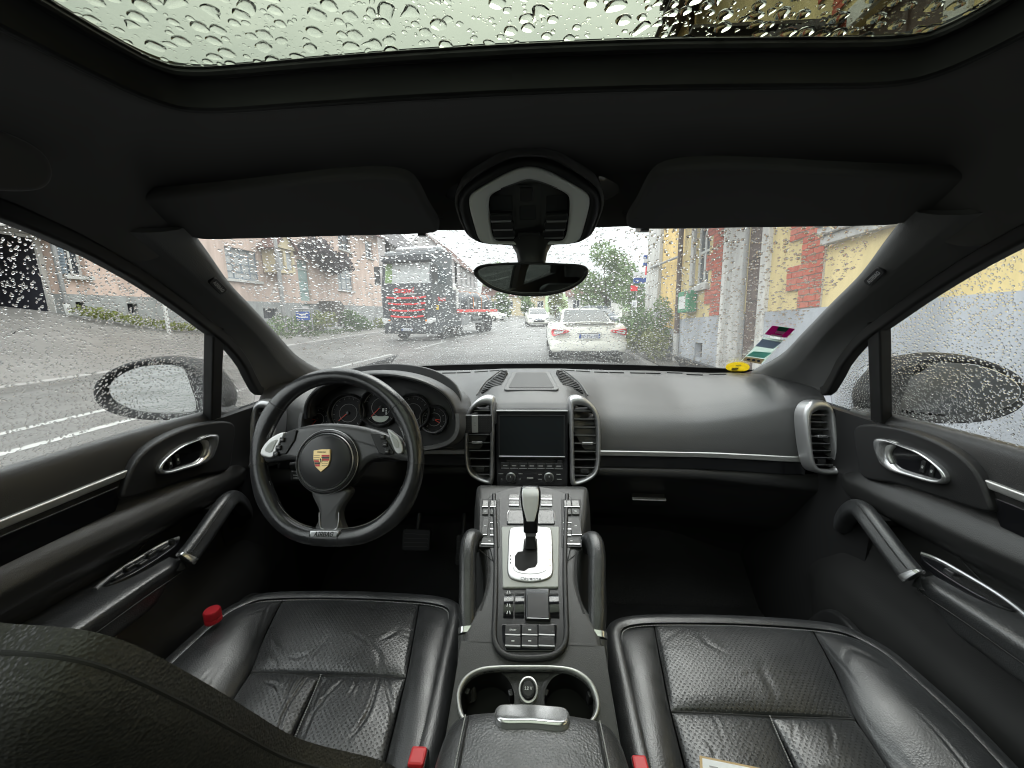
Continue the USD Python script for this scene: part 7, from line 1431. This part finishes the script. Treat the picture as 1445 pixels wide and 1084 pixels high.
# ------------------------------------------------------------------ loose things in the cabin
bt_ = thing('drink_bottle', label='small bottle with red cap in the driver door pocket beside the seat', cat='bottle'); c = at(300, 868, x=-.665)
obj('bottle_body', moved(lathe([(0, -.19), (.030, -.185), (.032, -.08), (.024, -.045), (.013, -.028), (.013, -.012), (0, -.012)], 28), c), M['clearglass'], bt_); obj('cap', moved(lathe([(0, .013), (.0135, .013), (.0155, .010), (.0155, -.002), (.0145, -.004), (.0155, -.006), (.0155, -.013), (0, -.013)], 28), c), M['redcap'], bt_)
ppr = thing('paper_sheet', label='white paper in a kraft envelope lying on the passenger seat cushion', cat='paper'); z0 = .658
q = V([at(u, v, z=z0) for u, v in ((987, 1067), (1080, 1086), (1070, 1130), (990, 1130))])
PPl = Plane(q[0], q[1] - q[0], q[3] - q[0], (0, 0, 1)); e = V([((p - q[0]) @ PPl.a, (p - q[0]) @ PPl.b) for p in q])
obj('envelope', PPl.mesh(slab(ccw(e), -.0015, .0015, .0005)), M['kraft'], ppr); ee = inset(ccw(e), .0035); obj('sheet', PPl.mesh(slab(ee, .0015, .0022, .0003)), M['paper'], ppr); obj('printed_line', PPl.mesh(brect(.010, .012, .022, .0145, .0022, .0024)), M['greyprint'], ppr, sm=False)

# ------------------------------------------------------------------ stickers on the inside of the windscreen
def on_glass(u, v):
    d = FWD + RGT * (u - 722.5) / FPX - UPV * (v - 542.0) / FPX; t, s_ = np.meshgrid(np.linspace(.5, 1, 101), np.linspace(.5, 1, 81)); p = ws_point(t.ravel(), s_.ravel())
    k = (p - EYE) @ d / (d @ d); i = np.argmin(np.linalg.norm(p - EYE - k[:, None] * d, axis=1)); return (0, t.ravel()[i], s_.ravel()[i], p[i])
def sticker(name, label, layers, cat_='sticker'):
    t = thing(name, label=label, cat=cat_); us = V([p for l in layers for p in l[1]]).mean(0); b = on_glass(*us); t0, s0, p0 = b[1], b[2], b[3]
    tu = nrm(ws_point(t0, s0 + .01) - p0); tv = nrm(ws_point(t0 - .01, s0) - p0); n0 = np.cross(tu, tv); n0 = n0 if n0 @ (EYE - p0) > 0 else -n0
    pl = Plane(p0 + n0 * .006, tu, tv, n0)
    for k, (nm, pts, m, rr) in enumerate(layers):
        qq = ccw(pl.px(pts)); qq = rnd(qq, rr) if rr else smooth(qq, 50, True); obj(nm, pl.mesh(slab(qq, .0004 * k, .0004 * k + .0008)), M[m], t, sm=False)
    return t
sticker('parking_sticker', 'purple and green rounded parking sticker, topmost on the windscreen', [('backing', [(1090, 459.5), (1122, 464), (1110, 476.5), (1079, 471.5)], 'stickerpurple', .003), ('green_field', [(1099, 460.5), (1114, 462.5), (1109, 468), (1096, 466)], 'stickergreen', .0008), ('white_field', [(1096, 466), (1108.5, 468), (1105, 471.5), (1093.5, 469.5)], 'stickerpale', .0008), ('white_notch', [(1089, 471), (1104, 473.5), (1100, 479.5), (1086, 476)], 'stickerwhite', .0008)])
sticker('pass_sticker', 'long grey, teal and tan striped sticker below the purple one', [('backing', [(1078, 476), (1105, 480), (1076, 513), (1046, 509)], 'stickerpale', .001), ('grey_field', [(1076, 478), (1103, 483), (1091, 492), (1066, 488)], 'stickergrey', .0008), ('teal_field', [(1063, 495.5), (1089, 497.5), (1078, 505), (1054, 501.5)], 'stickerteal', .0008), ('tan_field', [(1053, 502.5), (1079, 506.5), (1073.5, 513), (1047, 508)], 'stickertan', .0008)] + [('black_dot', [(u + 2.4 * math.cos(a), v + 1.4 * math.sin(a)) for a in np.linspace(0, 6.28, 9)[:-1]], 'ink', 0) for u, v in ((1056.5, 506.5), (1063.5, 507.3), (1070.5, 508.3))])
sticker('round_sticker', 'yellow oval sticker at the lower corner of the windscreen', [('disc', [(1041 + 17 * math.cos(a), 518 + 7 * math.sin(a)) for a in np.linspace(0, 6.28, 25)[:-1]], 'stickeryellow', 0), ('print', [(1033, 519), (1043, 518.4), (1040, 522.4), (1032, 522)], 'stickergrey', .0005), ('print', [(1038, 515.4), (1046, 514.6), (1045, 516.6), (1039, 517)], 'stickerpale', .0004)])

# ------------------------------------------------------------------ rain
def drop(seed, nseg=14, nr=4, h=.55, tail=0.0, wob=.16):
    r = np.random.default_rng(seed); a = np.linspace(0, 2 * math.pi, nseg, endpoint=False); rad = 1 + wob * sum(r.normal() / k * np.cos(k * a + r.uniform(0, 6.28)) for k in (2, 3, 4)) * .6
    x, y = rad * np.cos(a), rad * np.sin(a); y = np.where(y > 0, y * (1 + tail), y); x = np.where(y > 0, x * (1 - .35 * min(tail, 1) * np.clip(y / (1 + tail), 0, 1)), x)
    rho = np.linspace(1, 0, nr + 1)[:-1]; v = []; 
    for q in rho: v += [(x[i] * q, y[i] * q - .12 * (1 - q), h * (1 - q ** 2.4) ** .6) for i in range(nseg)]
    v.append((0, -.12, h)); f = []
    for k in range(nr - 1):
        for i in range(nseg): j = (i + 1) % nseg; A_, B_ = k * nseg, (k + 1) * nseg; f += [(A_ + i, A_ + j, B_ + j), (A_ + i, B_ + j, B_ + i)]
    c = len(v) - 1; A_ = (nr - 1) * nseg; f += [(A_ + i, A_ + (i + 1) % nseg, c) for i in range(nseg)]
    b0 = len(v); v += [(x[i], y[i], 0) for i in range(nseg)] + [(0, 0, 0)]; f += [(b0 + (i + 1) % nseg, b0 + i, b0 + nseg) for i in range(nseg)]
    return T(v, f)
protos = [drop(i, 14, 4, h=[.34, .42, .30, .36][i % 4], tail=[0, 0, .15, .35, .9, 1.6][i], wob=[.1, .25, .3, .3, .35, .4][i]) for i in range(6)]
def rain(name, label, fn, n, rfun, seed, up, tails=(.34, .26, .2, .12, .06, .02), spread=.35, outward=V([0, 1, 1.0])):
    """Drops on a pane: fn(a, b) -> points for a, b in [0, 1]; a drop that would overlap a bigger one is left out."""
    from scipy.spatial import cKDTree
    r = np.random.default_rng(seed); rad = np.sort(rfun(r, n))[::-1]; a, b = r.uniform(.003, .997, (2, n)); pts = fn(a, b); e = 1e-3
    alive = np.ones(n, bool); pairs = cKDTree(pts).query_pairs(2 * rad[0], output_type='ndarray'); pairs = np.sort(pairs, 1); pairs = pairs[np.linalg.norm(pts[pairs[:, 0]] - pts[pairs[:, 1]], axis=1) < .95 * (rad[pairs[:, 0]] + rad[pairs[:, 1]])]
    for i, j in pairs[np.lexsort((pairs[:, 1], pairs[:, 0]))].tolist():
        if alive[i]: alive[j] = False
    a, b, pts, rad = a[alive], b[alive], pts[alive], rad[alive]; n = len(a)
    un = lambda q: q / np.linalg.norm(q, axis=1, keepdims=True)
    nn = un(np.cross(fn(a + e, b) - fn(a - e, b), fn(a, b + e) - fn(a, b - e))); nn *= np.sign(nn @ outward)[:, None]
    u_ = un(up - nn * (nn @ up)[:, None]); th_ = (r.normal(size=n) * spread)[:, None]; yy = u_ * np.cos(th_) + np.cross(u_, nn) * np.sin(th_); xx = np.cross(yy, nn); R_ = np.stack([xx, yy, nn], 2)
    from scipy.spatial.transform import Rotation
    q = Rotation.from_matrix(R_).as_quat()[:, [3, 0, 1, 2]]; big_ = rad > np.median(rad); which = np.where(big_, r.choice(6, n, p=V(tails) / sum(tails)), r.choice(3, n))
    return scatter(name, protos, [M['water']] * 6, pts + nn * .0007, q, np.repeat(rad[:, None], 3, 1), which, label=label, cat='raindrops', kind='stuff')
UPZ = V([0, 0, 1.0])
wide = lambda lo, hi, pw: (lambda r, n: lo + (hi - lo) * r.uniform(0, 1, n) ** pw)
rain('raindrops', 'raindrops covering the outside of the windscreen', lambda a, b: ws_point(b * .98 + .0, a * 1.96 - .98) + V([0, .001, .002]), 17500, wide(.0009, .0044, 2.7), 51, V([0, -.6, 1]), spread=.5, outward=V([0, 1, .8]))
rain('raindrops', 'large raindrops standing on the glass sunroof', lambda a, b: np.stack([-.47 + .94 * a, .20 + .35 * b, SRZ(-.47 + .94 * a, 0)], -1), 5600, wide(.0010, .0095, 4.6), 52, V([-.5, 1, 0]), spread=.6, outward=V([0, 0, 1]), tails=(.25, .25, .2, .15, .1, .05))
def side_fn(s):
    def f(a, b): y = .28 + .77 * a; z = 1.06 + (side_top(y) - 1.055) * b; return np.stack([s * (xg(z) + .0065), y, z], -1)
    return f
rain('raindrops', 'fine raindrops on the driver side window left of the wheel', side_fn(-1), 12000, wide(.0010, .0026, 1.6), 53, UPZ, outward=V([-1, 0, 0]))
rain('raindrops', 'fine raindrops on the passenger side window at the far right', side_fn(1), 12000, wide(.0010, .0026, 1.6), 54, UPZ, outward=V([1, 0, 0]))
rain('raindrops', 'beaded raindrops on the black bonnet beyond the windscreen', lambda a, b: np.stack([-.6 + 1.2 * a, 1.72 + .6 * b, np.interp(1.72 + .6 * b, [1.6, 1.75, 2.0, 2.3, 2.6], [1.025, 1.035, 1.04, 1.02, .95]) - .05 * ((-.6 + 1.2 * a) / .85) ** 2], -1), 5000, wide(.002, .006, 2), 55, V([0, -1, 0]), outward=UPZ)
